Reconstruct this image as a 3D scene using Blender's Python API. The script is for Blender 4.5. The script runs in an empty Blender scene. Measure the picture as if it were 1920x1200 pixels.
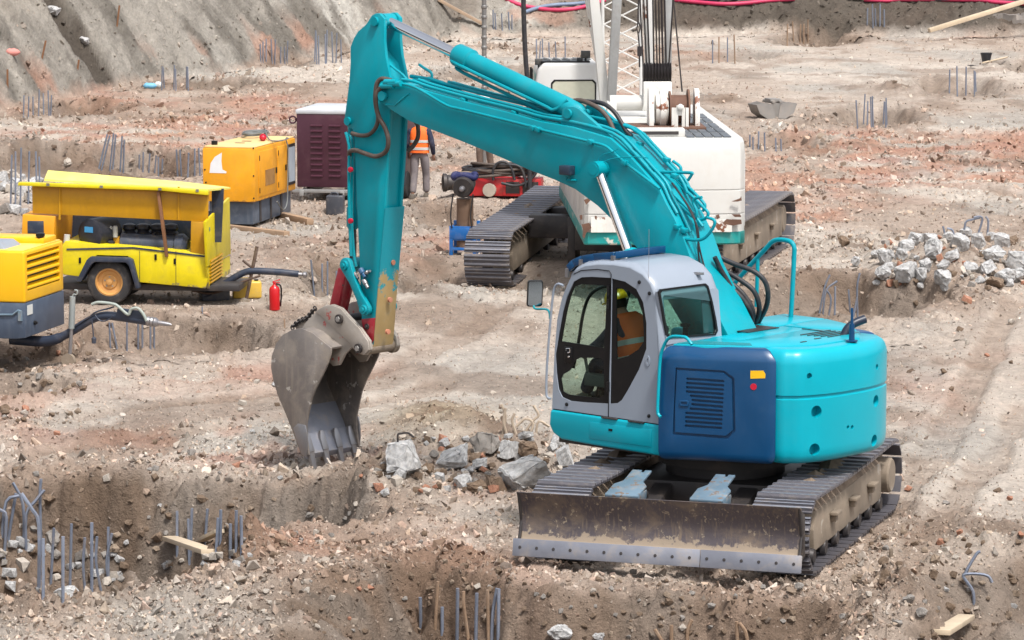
import bpy, bmesh, math, random
import numpy as np
from mathutils import Vector, Matrix
from mathutils.geometry import tessellate_polygon

S = bpy.context.scene
C = S.collection
R = math.radians

# ------------------------------------------------------------------ camera, sky, sun, exposure
F_PX, CAM_H = 6700.0, 6.95                 # focal length in pixels of the 1920 px wide picture, camera height
TILT = math.atan(861 / F_PX)
cam = bpy.data.cameras.new('camera')
cam.sensor_width = 36.0
cam.lens = F_PX / 1920 * 36.0
cam.clip_start, cam.clip_end = 0.5, 2000
camo = bpy.data.objects.new('camera', cam)
camo.location = (0, 0, CAM_H)
camo.rotation_euler = (math.pi / 2 - TILT, 0, 0)
C.objects.link(camo)
S.camera = camo

SUN_EL, SUN_AZ = 60.0, 152.0               # azimuth clockwise from +Y (north)
w = bpy.data.worlds.new('World')
S.world = w
w.use_nodes = True
nt = w.node_tree
sky = nt.nodes.new('ShaderNodeTexSky')
sky.sky_type = 'NISHITA'
sky.sun_disc = False
sky.sun_elevation = R(SUN_EL)
sky.sun_rotation = R(SUN_AZ)
sky.air_density = 1.0
sky.dust_density = 4.0
sky.ozone_density = 1.0
hs = nt.nodes.new('ShaderNodeHueSaturation')
hs.inputs['Saturation'].default_value = 0.35   # high thin cloud
nt.links.new(sky.outputs[0], hs.inputs['Color'])
nt.links.new(hs.outputs[0], nt.nodes['Background'].inputs[0])
nt.nodes['Background'].inputs[1].default_value = 0.13
sun = bpy.data.lights.new('sun', 'SUN')
sun.energy = 2.2
sun.angle = R(8)
sun.color = (1.0, 0.96, 0.91)
suno = bpy.data.objects.new('sun', sun)
az, el = R(SUN_AZ), R(SUN_EL)
sdir = Vector((math.sin(az) * math.cos(el), math.cos(az) * math.cos(el), math.sin(el)))
suno.rotation_euler = (-sdir).to_track_quat('-Z', 'Y').to_euler()
suno.location = (0, 0, 40)
C.objects.link(suno)
S.view_settings.view_transform = 'Standard'
S.view_settings.look = 'None'
S.view_settings.gamma = 1.0
S.view_settings.use_curve_mapping = False
S.view_settings.exposure = 0.72
S.render.engine = 'CYCLES'
S.cycles.max_bounces = 6
S.cycles.transparent_max_bounces = 12

# ------------------------------------------------------------------ survey: a point of the picture to a point of the place
FWV = np.array([0, math.cos(TILT), -math.sin(TILT)])
UPV = np.array([0, math.sin(TILT), math.cos(TILT)])
CAMP = np.array([0, 0, CAM_H])
def ray(x, y):
    return np.array([1.0, 0, 0]) * ((x - 960) / F_PX) + UPV * ((600 - y) / F_PX) + FWV
def G(x, y, z=0.0):                        # on the level z
    r = ray(x, y)
    return CAMP + r * ((z - CAM_H) / r[2])
def PL(x, y, p, n):                        # on a plane
    r = ray(x, y)
    return CAMP + r * (np.dot(np.array(p) - CAMP, n) / np.dot(r, n))
def AY(x, y, Y):                           # at the distance Y
    r = ray(x, y)
    return CAMP + r * (Y / r[1])

# ------------------------------------------------------------------ mesh helpers
def V3(*a):
    return Vector(a)
def smooth_path(pts, n=6):                 # Catmull-Rom
    P = [Vector(p) for p in pts]
    if len(P) < 3:
        return P
    P = [P[0] * 2 - P[1]] + P + [P[-1] * 2 - P[-2]]
    out = []
    for i in range(1, len(P) - 2):
        for k in range(n):
            t = k / n
            a, b, c, d = P[i - 1], P[i], P[i + 1], P[i + 2]
            out.append(0.5 * ((2 * b) + (c - a) * t + (2 * a - 5 * b + 4 * c - d) * t * t + (3 * b - a - 3 * c + d) * t ** 3))
    out.append(P[-2])
    return out

class MB:
    def __init__(s):
        s.v, s.f, s.m, s.mi = [], [], [], 0
    def add(s, vs, fs):
        o = len(s.v)
        s.v += [tuple(p) for p in vs]
        s.f += [tuple(i + o for i in f) for f in fs]
        s.m += [s.mi] * len(fs)
        return s
    def box(s, c, d, rot=None):
        h = [x / 2 for x in d]
        vs = []
        for z in (-1, 1):
            for x, y in ((-1, -1), (1, -1), (1, 1), (-1, 1)):
                p = Vector((x * h[0], y * h[1], z * h[2]))
                if rot is not None:
                    p = rot @ p
                vs.append(p + Vector(c))
        return s.add(vs, [(3, 2, 1, 0), (4, 5, 6, 7), (0, 1, 5, 4), (1, 2, 6, 5), (2, 3, 7, 6), (3, 0, 4, 7)])
    def bar(s, a, b, w, h, up=(0, 0, 1)):   # rectangular bar from a to b
        a, b = Vector(a), Vector(b)
        d = (b - a).normalized()
        u = Vector(up)
        sx = d.cross(u)
        if sx.length < 1e-4:
            sx = d.cross(Vector((1, 0, 0)))
        sx.normalize()
        uz = sx.cross(d).normalized()
        vs = []
        for p in (a, b):
            for i, j in ((-1, -1), (1, -1), (1, 1), (-1, 1)):
                vs.append(p + sx * (i * w / 2) + uz * (j * h / 2))
        return s.add(vs, [(3, 2, 1, 0), (4, 5, 6, 7), (0, 1, 5, 4), (1, 2, 6, 5), (2, 3, 7, 6), (3, 0, 4, 7)])
    def loft(s, loops, caps=True, closed=True):
        n = len(loops[0])
        o = []
        vs = [p for l in loops for p in l]
        for i in range(len(loops) - 1):
            for k in range(n if closed else n - 1):
                a, b = i * n + k, i * n + (k + 1) % n
                o.append((a, b, b + n, a + n))
        if caps:
            o.append(tuple(range(n - 1, -1, -1)))
            o.append(tuple(range((len(loops) - 1) * n, len(loops) * n)))
        return s.add(vs, o)
    def tube(s, path, r, n=8, caps=True):
        P = [Vector(p) for p in path]
        rr = r if hasattr(r, '__len__') else [r] * len(P)
        t = (P[1] - P[0]).normalized()
        u = t.orthogonal().normalized()
        loops = []
        for i, p in enumerate(P):
            tn = (P[min(i + 1, len(P) - 1)] - P[max(i - 1, 0)]).normalized()
            u = (u - tn * u.dot(tn)).normalized()
            w_ = tn.cross(u)
            loops.append([p + (u * math.cos(6.28318 * k / n) + w_ * math.sin(6.28318 * k / n)) * rr[i] for k in range(n)])
        return s.loft(loops, caps)
    def cyl(s, a, b, r, n=16):
        return s.tube([a, b], r, n)
    def lathe(s, a, axis, prof, n=20, caps=True):      # prof: (distance along the axis, radius)
        a = Vector(a)
        t = Vector(axis).normalized()
        u = t.orthogonal().normalized()
        w_ = t.cross(u)
        loops = [[a + t * d + (u * math.cos(6.28318 * k / n) + w_ * math.sin(6.28318 * k / n)) * r for k in range(n)] for d, r in prof]
        return s.loft(loops, caps)
    def prism(s, poly, fn, t0, t1):         # poly (a, b) mapped by fn(a, b, t)
        return s.plate(poly, [], fn, t0, t1)
    def plate(s, outline, holes, fn, t0, t1):
        def area(p):
            return sum(p[i][0] * p[(i + 1) % len(p)][1] - p[(i + 1) % len(p)][0] * p[i][1] for i in range(len(p)))
        loops = [list(outline) if area(outline) > 0 else list(outline)[::-1]]
        for h in holes:
            loops.append(list(h) if area(h) < 0 else list(h)[::-1])
        flat = [p for l in loops for p in l]
        N = len(flat)
        vs = [fn(p[0], p[1], t0) for p in flat] + [fn(p[0], p[1], t1) for p in flat]
        fs = []
        if holes:
            tris = tessellate_polygon([[Vector((p[0], p[1], 0)) for p in l] for l in loops])
            for t in tris:
                A = [flat[i] for i in t]
                if area(A) < 0:
                    t = t[::-1]
                fs.append(tuple(t[::-1]))
                fs.append(tuple(i + N for i in t))
        else:
            fs.append(tuple(range(N - 1, -1, -1)))
            fs.append(tuple(range(N, 2 * N)))
        o = 0
        for l in loops:
            n = len(l)
            for k in range(n):
                a, b = o + k, o + (k + 1) % n
                fs.append((a, b, b + N, a + N))
            o += n
        return s.add(vs, fs)
    def build(s, name, mat, parent=None, bevel=0, seg=2, ang=35, rz=None, loc=None, fix=True):
        me = bpy.data.meshes.new(name)
        me.from_pydata(s.v, [], s.f)
        mats = mat if isinstance(mat, (list, tuple)) else [mat]
        for m in mats:
            me.materials.append(m)
        if len(mats) > 1:
            me.polygons.foreach_set('material_index', s.m)
        bm = bmesh.new()
        bm.from_mesh(me)
        if fix:
            bmesh.ops.recalc_face_normals(bm, faces=bm.faces)
        if bevel:
            es = [e for e in bm.edges if len(e.link_faces) == 2 and e.calc_face_angle(0) > R(28)]
            bmesh.ops.bevel(bm, geom=es, offset=bevel, segments=seg, profile=0.5, affect='EDGES', clamp_overlap=True)
        bm.to_mesh(me)
        bm.free()
        me.polygons.foreach_set('use_smooth', [True] * len(me.polygons))
        me.set_sharp_from_angle(angle=R(ang))
        o = bpy.data.objects.new(name, me)
        C.objects.link(o)
        if parent:
            o.parent = parent
        if rz is not None:
            o.rotation_euler.z = rz
        if loc is not None:
            o.location = loc
        return o

def tag(o, label, cat, group=None, kind=None):
    o['label'] = label
    o['category'] = cat
    if group:
        o['group'] = group
    if kind:
        o['kind'] = kind
    return o
def thing(name, label, cat, loc=(0, 0, 0), rz=0, group=None):
    o = bpy.data.objects.new(name, None)
    o.empty_display_size = 0.2
    o.location = loc
    o.rotation_euler.z = rz
    C.objects.link(o)
    return tag(o, label, cat, group)
def link_copy(src, parent, name=None):
    c = src.copy()
    if name:
        c.name = name
    C.objects.link(c)
    c.parent = parent
    return c

# ------------------------------------------------------------------ materials
def new_mat(name):
    m = bpy.data.materials.new(name)
    m.use_nodes = True
    return m, m.node_tree, m.node_tree.nodes['Principled BSDF']
def noise_node(n, scale, detail=6, rough=0.6, vec=None, dist=0.0):
    t = n.nodes.new('ShaderNodeTexNoise')
    t.inputs['Scale'].default_value = scale
    t.inputs['Detail'].default_value = detail
    t.inputs['Roughness'].default_value = rough
    t.inputs['Distortion'].default_value = dist
    if vec is not None:
        n.links.new(vec, t.inputs['Vector'])
    return t
def ramp(n, src, a, b):
    r = n.nodes.new('ShaderNodeMapRange')
    r.inputs[1].default_value = a
    r.inputs[2].default_value = b
    n.links.new(src, r.inputs[0])
    return r.outputs[0]
def mixc(n, fac, c1, c2):
    x = n.nodes.new('ShaderNodeMix')
    x.data_type = 'RGBA'
    if isinstance(fac, (int, float)):
        x.inputs[0].default_value = fac
    else:
        n.links.new(fac, x.inputs[0])
    for i, c in ((6, c1), (7, c2)):
        if isinstance(c, (tuple, list)):
            x.inputs[i].default_value = (*c, 1)
        else:
            n.links.new(c, x.inputs[i])
    return x.outputs[2]
def math_node(n, op, a, b):
    x = n.nodes.new('ShaderNodeMath')
    x.operation = op
    for i, q in ((0, a), (1, b)):
        if isinstance(q, (int, float)):
            x.inputs[i].default_value = q
        else:
            n.links.new(q, x.inputs[i])
    return x.outputs[0]
def surf(name, col, rough=0.5, metal=0.0, dirt=(0.32, 0.26, 0.2), amt=0.35, scale=3.0, wear=None, wear_t=0.66, wscale=5.0,
         bump=0.0, bscale=40.0, streak=0.0, sscale=(14, 14, 1.1), var=0.12, spec=0.5, coat=0.0):
    """painted or raw surface: uneven colour, dust in patches, chips of another colour, fine relief"""
    m, n, b = new_mat(name)
    tc = n.nodes.new('ShaderNodeTexCoord').outputs['Object']
    n1 = noise_node(n, scale * 0.5, 4, 0.55, tc)
    dark = tuple(c * (1 - var) for c in col)
    lite = tuple(min(1, c * (1 + var)) for c in col)
    c = mixc(n, ramp(n, n1.outputs[0], 0.35, 0.65), dark, lite)
    n2 = noise_node(n, scale, 9, 0.68, tc, 0.4)
    d = ramp(n, n2.outputs[0], 0.5, 0.74)
    if streak:
        mp = n.nodes.new('ShaderNodeMapping')
        mp.inputs['Scale'].default_value = sscale
        n.links.new(tc, mp.inputs['Vector'])
        n3 = noise_node(n, 1.0, 5, 0.6, mp.outputs[0])
        d = math_node(n, 'MAXIMUM', d, math_node(n, 'MULTIPLY', ramp(n, n3.outputs[0], 0.52, 0.78), streak))
    d = math_node(n, 'MULTIPLY', d, amt)
    c = mixc(n, d, c, dirt)
    if wear:
        n4 = noise_node(n, wscale, 8, 0.62, tc, 0.2)
        c = mixc(n, ramp(n, n4.outputs[0], wear_t, wear_t + 0.03), c, wear)
    n.links.new(c, b.inputs['Base Color'])
    rg = n.nodes.new('ShaderNodeMapRange')
    rg.inputs[3].default_value = rough
    rg.inputs[4].default_value = min(1, rough + 0.35)
    n.links.new(d, rg.inputs[0])
    n.links.new(rg.outputs[0], b.inputs['Roughness'])
    b.inputs['Metallic'].default_value = metal
    b.inputs['Specular IOR Level'].default_value = spec
    b.inputs['Coat Weight'].default_value = coat
    if bump:
        n5 = noise_node(n, bscale, 5, 0.6, tc)
        bp = n.nodes.new('ShaderNodeBump')
        bp.inputs['Strength'].default_value = bump
        bp.inputs['Distance'].default_value = 0.01
        n.links.new(n5.outputs[0], bp.inputs['Height'])
        n.links.new(bp.outputs[0], b.inputs['Normal'])
    return m
def plain(name, col, rough=0.5, metal=0.0, **k):
    return surf(name, col, rough, metal, amt=k.pop('amt', 0.12), var=k.pop('var', 0.06), **k)
# ------------------------------------------------------------------ the ground: pits, spoil, bank
rng = np.random.default_rng(7)
def hash2(ix, iy, seed):
    h = (ix.astype(np.int64) * 374761393 + iy.astype(np.int64) * 668265263 + seed * 974711) & 0x7fffffff
    h = ((h ^ (h >> 13)) * 1274126177) & 0x7fffffff
    return ((h ^ (h >> 16)) & 0xffff) / 65535.0
def vnoise(x, y, seed=0):
    xi, yi = np.floor(x), np.floor(y)
    fx, fy = x - xi, y - yi
    fx = fx * fx * fx * (fx * (fx * 6 - 15) + 10)
    fy = fy * fy * fy * (fy * (fy * 6 - 15) + 10)
    a, b = hash2(xi, yi, seed), hash2(xi + 1, yi, seed)
    c, d = hash2(xi, yi + 1, seed), hash2(xi + 1, yi + 1, seed)
    return (a + (b - a) * fx) * (1 - fy) + (c + (d - c) * fx) * fy
def fbm(x, y, wl, octs=4, seed=0, gain=0.5):
    r, a, t = 0, 1.0, 0
    ca, sa = math.cos(0.6), math.sin(0.6)
    x, y = x / wl, y / wl
    for o in range(octs):
        r = r + a * (vnoise(x, y, seed + o * 17) - 0.5)
        t += a
        a *= gain
        x, y = (x * ca - y * sa) * 2.03 + 5.2, (x * sa + y * ca) * 2.03 + 1.3
    return r / t * 2
def sstep(e0, e1, x):
    t = np.clip((x - e0) / (e1 - e0), 0, 1)
    return t * t * (3 - 2 * t)
def gpoly(px):
    return np.array([G(x, y)[:2] for x, y in px])
def sdf(P, x, y):                          # signed distance to a polygon, negative inside
    d = np.full(x.shape, 1e9)
    ins = np.zeros(x.shape, bool)
    n = len(P)
    for i in range(n):
        a, b = P[i], P[(i + 1) % n]
        ex, ey = b - a
        t = np.clip(((x - a[0]) * ex + (y - a[1]) * ey) / (ex * ex + ey * ey), 0, 1)
        d = np.minimum(d, np.hypot(x - a[0] - t * ex, y - a[1] - t * ey))
        c = ((a[1] <= y) & (b[1] > y)) | ((b[1] <= y) & (a[1] > y))
        with np.errstate(divide='ignore', invalid='ignore'):
            ins ^= c & (x < a[0] + (y - a[1]) / (ey if ey else 1e-9) * ex)
    return np.where(ins, -d, d)

# rim of each pit as surveyed on the level ground, its depth, the width of its walls, how far its soil colour is darkened
PITS = [
    (gpoly([(-160, 925), (60, 893), (220, 884), (380, 893), (500, 908), (640, 905), (725, 935), (655, 962), (540, 1000), (430, 1055), (300, 1100), (120, 1128), (-160, 1140)]), 1.05, 0.66, 1.0),
    (gpoly([(520, 1180), (600, 1105), (690, 1062), (800, 1052), (960, 1080), (1120, 1108), (1330, 1118), (1500, 1122), (1570, 1150), (1590, 1290), (900, 1400), (520, 1350)]), 1.0, 0.80, 0.85),
    (gpoly([(1740, 1140), (1790, 1080), (1860, 1050), (2000, 1040), (2100, 1200), (1900, 1300), (1730, 1260)]), 0.45, 0.6, 0.7),
    (gpoly([(120, 622), (230, 596), (330, 590), (470, 600), (560, 630), (540, 652), (420, 668), (250, 668), (140, 655)]), 0.48, 0.4, 0.7),
    (gpoly([(545, 528), (600, 503), (680, 500), (720, 530), (660, 562), (570, 560)]), 0.42, 0.35, 0.7),
    (gpoly([(1330, 575), (1420, 530), (1500, 520), (1620, 524), (1740, 535), (1800, 556), (1760, 590), (1650, 612), (1480, 622), (1380, 618)]), 0.62, 0.4, 0.6),
    (gpoly([(-80, 310), (60, 290), (180, 283), (330, 286), (385, 300), (390, 330), (260, 350), (60, 352), (-80, 350)]), 0.55, 0.6, 0.7),
    (gpoly([(40, 205), (120, 192), (200, 190), (240, 203), (190, 218), (90, 224)]), 0.5, 0.7, 0.7),
    (gpoly([(300, 158), (360, 149), (460, 147), (490, 158), (440, 170), (350, 172)]), 0.55, 0.7, 0.8),
    (gpoly([(1440, 75), (1500, 67), (1590, 66), (1630, 76), (1570, 86), (1470, 86)]), 0.6, 0.9, 0.8),
    (gpoly([(1300, 106), (1360, 98), (1440, 100), (1450, 112), (1390, 120), (1320, 118)]), 0.3, 0.9, 0.4),
    (gpoly([(1540, 212), (1600, 203), (1680, 203), (1730, 218), (1700, 236), (1600, 240), (1550, 230)]), 0.42, 0.5, 0.6),
    (gpoly([(1375, 262), (1430, 254), (1540, 258), (1590, 270), (1540, 284), (1420, 284)]), 0.35, 0.5, 0.3),
    (gpoly([(1640, 160), (1720, 150), (1850, 153), (1900, 166), (1860, 184), (1740, 186)]), 0.4, 0.7, 0.3),
    (gpoly([(1850, 116), (1950, 112), (2000, 130), (1900, 136)]), 0.4, 0.8, 0.6),
    (gpoly([(745, 500), (800, 482), (860, 498), (850, 525), (780, 558), (740, 540)]), 0.3, 0.4, 0.6),
    (gpoly([(760, 405), (820, 390), (880, 400), (860, 425), (790, 436)]), 0.25, 0.5, 0.5),
    (gpoly([(-60, 700), (40, 690), (140, 715), (110, 745), (-60, 760)]), 0.25, 0.5, 0.6),
    (gpoly([(-60, 665), (60, 650), (160, 668), (120, 695), (-60, 700)]), 0.25, 0.4, 0.6),
    (gpoly([(820, 140), (900, 128), (1010, 130), (1040, 145), (960, 155), (850, 155)]), 0.4, 0.8, 0.6),
    (gpoly([(480, 118), (560, 110), (640, 104), (660, 116), (580, 126), (500, 128)]), 0.3, 0.8, 0.3),
]
# low heaps: centre in the picture, half axes in metres, height
HEAPS = [((880, 842), 1.05, 1.3, 0.34), ((812, 800), 0.8, 1.9, 0.20), ((740, 905), 0.5, 0.8, 0.12), ((1800, 515), 1.25, 2.2, 0.42), ((1500, 510), 1.0, 1.6, 0.18),
         ((60, 1085), 0.9, 0.9, 0.62), ((425, 1035), 0.5, 0.5, 0.45), ((1700, 1135), 0.35, 1.5, 0.26), ((1850, 1010), 0.8, 1.0, 0.14), ((1890, 1150), 0.5, 0.8, 0.3),
         ((860, 1185), 0.9, 1.0, 0.3), ((600, 1120), 0.7, 1.0, 0.1), ((680, 910), 0.6, 0.9, 0.1), ((1690, 500), 0.9, 1.6, 0.15), ((1600, 470), 1.0, 2.0, 0.1),
         ((30, 290), 1.6, 3.0, 0.25), ((170, 300), 0.8, 1.6, 0.5), ((560, 480), 1.2, 2.0, 0.12), ((1290, 210), 0.8, 3, 0.15), ((1360, 195), 1.2, 3, 0.18), ((1700, 175), 1.5, 3, 0.2),
         ((90, 660), 1.0, 1.0, 0.16), ((610, 85), 3, 5, 0.3), ((1790, 182), 0.5, 1.2, 0.25), ((590, 118), 1.4, 2.5, 0.3), ((930, 140), 1.4, 2.5, 0.3), ((1450, 60), 3, 6, 0.3)]
# foot of the bank that closes the site, by direction: (picture column, distance, steepness)
BK = [(-700, 62, .52), (-300, 80, .52), (0, 99, .52), (130, 105, .52), (270, 112, .52), (480, 122, .52), (650, 130, .52), (850, 141, .52), (1000, 142, .55), (1250, 143, .6), (1500, 143, .6), (1740, 143, .6), (1920, 142, .6), (2600, 134, .6)]
def bank_at(x, y):
    c = 960 + F_PX * (x / np.maximum(y, 1)) * 1.0
    k = np.array([b[0] for b in BK])
    return c, np.interp(c, k, [b[1] for b in BK]), np.interp(c, k, [b[2] for b in BK])
GULLY = np.array([AY(84, -40, 109.2)[:2], AY(100, -5, 109.0)[:2], AY(122, 34, 108.8)[:2], AY(150, 69, 109.0)[:2], AY(172, 100, 109.2)[:2]])
def seg_d(P, x, y):
    d = np.full(x.shape, 1e9)
    for a, b in zip(P[:-1], P[1:]):
        e = b - a
        t = np.clip(((x - a[0]) * e[0] + (y - a[1]) * e[1]) / (e @ e), 0, 1)
        d = np.minimum(d, np.hypot(x - a[0] - t * e[0], y - a[1] - t * e[1]))
    return d

DIPS = [((-0.3, 60.3), 1.5, 2.0, -0.30)]
TRUCK = [(2.25, 36.75, 2.5, 0.0), (2.2, 61.9, 4.6, 0.0), (-5.6, 56.6, 1.9, 0.0), (-4.9, 69.0, 2.2, 0.0), (-3.4, 74.0, 2.4, 0.0), (-7.0, 49.2, 1.2, 0.0)]   # level pads under machines: (x, y, radius, height)
def seg_da(P, x, y):                       # distance to a polyline and distance along it
    d = np.full(x.shape, 1e9)
    al = np.zeros(x.shape)
    s0 = 0.0
    for a, b in zip(P[:-1], P[1:]):
        e = b - a
        L = math.hypot(*e)
        t = np.clip(((x - a[0]) * e[0] + (y - a[1]) * e[1]) / (e @ e), 0, 1)
        q = np.hypot(x - a[0] - t * e[0], y - a[1] - t * e[1])
        k = q < d
        d = np.where(k, q, d)
        al = np.where(k, s0 + t * L, al)
        s0 += L
    return d, al
RUTS = [(gpoly(q), w_, dp) for q, w_, dp in (
    ([(1560, 1060), (1640, 985), (1740, 880), (1800, 760), (1850, 660), (1900, 570)], .26, .045),
    ([(1690, 1080), (1760, 980), (1850, 880), (1930, 760)], .26, .04),
    ([(150, 790), (400, 760), (640, 720), (860, 640), (930, 590)], .3, .04),
    ([(60, 850), (300, 820), (520, 800), (760, 740), (960, 660)], .3, .04),
    ([(1450, 330), (1600, 320), (1800, 330), (1950, 345)], .3, .06),
    ([(1430, 350), (1600, 342), (1800, 352), (1950, 370)], .3, .05))]
COMPACT = [((820, 660), 3.0, 9.0), ((350, 745), 3.6, 4.0), ((1800, 720), 1.8, 8.0), ((1600, 130), 7, 20), ((1250, 60), 6, 14), ((600, 640), 3, 4)]
def compact(x, y):                         # where wheels and tracks have packed the ground
    r_ = np.zeros_like(x)
    for (px, py), ax_, ay_ in COMPACT:
        c = G(px, py)
        r_ = np.maximum(r_, np.exp(-(((x - c[0]) / ax_) ** 2 + ((y - c[1]) / ay_) ** 2)))
    return np.clip(r_ * (1 + .5 * fbm(x, y, 1.5, 3, 81)), 0, 1)
def ground_fn(x, y, want_col=True):
    """height, colour and stoniness of the site at x, y"""
    x, y = np.asarray(x, float), np.asarray(y, float)
    far = np.clip((y - 50) / 60, 0, 1)
    wx = x + 0.5 * fbm(x, y, 1.3, 4, 3, .6)
    wy = y + 0.5 * fbm(x, y, 1.3, 4, 9, .6)
    rut = np.zeros_like(x)
    h = 0.10 * fbm(x, y, 5.0, 3, 1) + 0.06 * fbm(x, y, 1.3, 3, 2)
    lump = np.abs(fbm(x, y, 0.55, 4, 4, 0.62))
    rough = 0.35 + 0.9 * sstep(-0.15, 0.35, fbm(x, y, 4.0, 3, 5))
    for PW, wd_, dp in RUTS:
        d_, al_ = seg_da(PW, x, y)
        d_ = d_ + 0.12 * fbm(x, y, 1.2, 2, 71)
        k_ = sstep(wd_, wd_ * .6, d_)
        h = h - k_ * dp * (1 + .5 * np.sin(al_ * 28)) + .5 * dp * np.exp(-((d_ - wd_ * 1.25) / .1) ** 2)
        rut = np.maximum(rut, k_)
    road = sstep(1.6, 0.4, np.abs((x - 5.6) - 0.16 * (y - 38) + 0.5 * fbm(y, x, 9, 2, 8))) * sstep(60, 52, y)
    rough = rough * (1 - 0.6 * road) * (1 - 0.5 * rut)
    pit_soil = np.zeros_like(x)
    pit = np.zeros_like(x)
    berm = np.zeros_like(x)
    bermd = np.zeros_like(x)
    for P, dep, wall, dm in PITS:
        lo, hi = P.min(0) - 2.5, P.max(0) + 2.5
        k = (x > lo[0]) & (x < hi[0]) & (y > lo[1]) & (y < hi[1])
        if not k.any():
            continue
        s = sdf(P, wx[k], wy[k]) + 0.26 * fbm(x[k], y[k], 0.7, 4, 21, 0.62)
        t = sstep(0.05, -wall, s + 0.16 * np.abs(fbm(x[k], y[k], 0.5, 3, 23)) - 0.06)
        pit[k] = np.maximum(pit[k], t * dep * (1 + 0.25 * fbm(x[k], y[k], 0.8, 3, 22)))
        pit_soil[k] = np.maximum(pit_soil[k], dm * sstep(0.12, -0.10, s))
        berm[k] = np.maximum(berm[k], np.exp(-((s - 0.35) / 0.4) ** 2))
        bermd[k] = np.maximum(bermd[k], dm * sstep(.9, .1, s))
    packed = compact(x, y)
    rough = rough * (1 - .65 * packed)
    h = h - pit + 0.07 * berm
    rough = rough + 0.5 * berm
    heap = np.zeros_like(x)
    for (px, py), ax, ay, hh in HEAPS:
        c = G(px, py)
        q = np.exp(-(((x - c[0]) / ax) ** 2 + ((y - c[1]) / ay) ** 2) * 1.6)
        h = h + hh * q * (1 + 0.35 * fbm(x, y, 0.5, 3, 31))
        heap = np.maximum(heap, q)
    rough = rough + 0.6 * heap
    lump2 = np.abs(fbm(x, y, 0.24, 3, 7, 0.6))
    h = h + pit_soil * (0.16 * np.abs(fbm(x, y, 0.42, 3, 26, .6)) - .03)
    h = h + rough * (0.14 * lump - 0.04) + 0.055 * lump2 * (0.4 + rough) + 0.03 * fbm(x, y, 0.11, 2, 6) * (0.5 + rough)
    pcol, bd, bs = bank_at(x, y)
    up = np.maximum(0, y - bd + 1.2 * fbm(x, y, 9, 3, 41))
    on_bank = sstep(0.0, 0.6, up)
    gl = seg_d(GULLY, x + 0.8 * fbm(x, y, 2, 3, 44), y)
    gull = sstep(1.1, 0.3, gl) * sstep(0, 2, up)
    bh = np.minimum(up * bs, 9 + 0.6 * fbm(x, y, 12, 2, 42)) * (1 + 0.10 * fbm(x, y, 6, 3, 43))
    bh = bh + on_bank * (0.20 * fbm((x - y) * .35, (x + y) * 1.0, 1.0, 4, 45, 0.65) + 0.26 * fbm(x, y, .6, 5, 48, .72) + 0.35 * np.abs(fbm(x, y, 4.0, 3, 46))) - 0.7 * gull
    h = h + bh
    for cx, cy, rr, hz in TRUCK:
        k = sstep(rr, rr * 0.7, np.hypot(x - cx, y - cy))
        h = h * (1 - k) + (hz + 0.25 * (h - hz)) * k
    for (cx, cy), ax_, ay_, dz in DIPS:
        h = h + dz * np.exp(-(((x - cx) / ax_) ** 2 + ((y - cy) / ay_) ** 2) ** 2)
    if not want_col:
        return h
    tan = np.array([0.38, 0.305, 0.25])
    pale = np.array([0.52, 0.46, 0.40])
    brick = np.array([0.41, 0.215, 0.145])
    red = np.array([0.35, 0.18, 0.14])
    brown = np.array([0.205, 0.142, 0.102])
    grey = np.array([0.375, 0.35, 0.315])
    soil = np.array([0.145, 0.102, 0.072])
    dark = np.array([0.075, 0.062, 0.05])
    ochre = np.array([0.37, 0.28, 0.17])
    def mix(c, d, t):
        return c + (d - c) * t[..., None]
    col = np.broadcast_to(tan, x.shape + (3,)).copy()
    st = np.stack([x * 1.0, y * 0.5], 0)   # spread along the direction of traffic
    col = mix(col, pale, 0.85 * sstep(-0.1, 0.35, fbm(x, y * 0.55, 3.2, 5, 51)))
    col = mix(col, pale, 0.6 * np.maximum(road, packed))
    col = mix(col, brown * 1.25, 0.4 * rut)
    col = mix(col, grey, 0.7 * sstep(0.05, 0.4, fbm(x, y * 0.5, 2.4, 4, 52)))
    nb = fbm(x, y * 0.5, 4.5, 5, 53, 0.62)
    bz = np.zeros_like(x)
    for px, py, ax, ay, a in [(560, 232, 5.5, 9, 1), (130, 250, 3, 5, .7), (330, 255, 2.5, 5, .7), (1700, 300, 6, 9, .8), (1450, 380, 4, 5, .7), (1330, 290, 3, 4, .5), (600, 1045, 1.4, .9, .9), (330, 1085, 1.2, .5, .8),
                              (400, 820, 2.5, 1.2, .45), (520, 860, 2, 1, .5), (800, 465, 2, 3, .6), (1300, 100, 5, 12, .5), (1640, 260, 3, 4, .7), (1480, 272, 2.5, 3, .9), (700, 690, 3, 2, .4), (150, 205, 2.5, 4, .8), (760, 250, 3, 6, .6)]:
        c = G(px, py)
        bz = np.maximum(bz, a * np.exp(-(((x - c[0]) / ax) ** 2 + ((y - c[1]) / ay) ** 2)))
    tb = sstep(0.12, 0.55, bz * 0.9 + 0.55 * nb)
    col = mix(col, brick, 0.8 * tb * sstep(-0.35, 0.25, fbm(x, y * 0.6, 0.9, 4, 54)))
    col = mix(col, red, 0.5 * tb * sstep(0.05, 0.4, fbm(x, y, 1.7, 4, 55)))
    col = mix(col, brown, 0.55 * sstep(0.1, 0.45, fbm(x, y * 0.6, 1.5, 4, 56)))
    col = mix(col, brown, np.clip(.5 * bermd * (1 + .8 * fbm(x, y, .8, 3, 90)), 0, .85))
    c = G(830, 805)
    col = mix(col, ochre, 0.8 * np.exp(-(((x - c[0]) / 0.7) ** 2 + ((y - c[1]) / 1.6) ** 2)))
    col = mix(col, brown * .9, 0.8 * heap * sstep(-0.3, 0.3, fbm(x, y, 0.7, 3, 57)))
    soilv = soil[None] if x.ndim == 1 else soil
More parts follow.
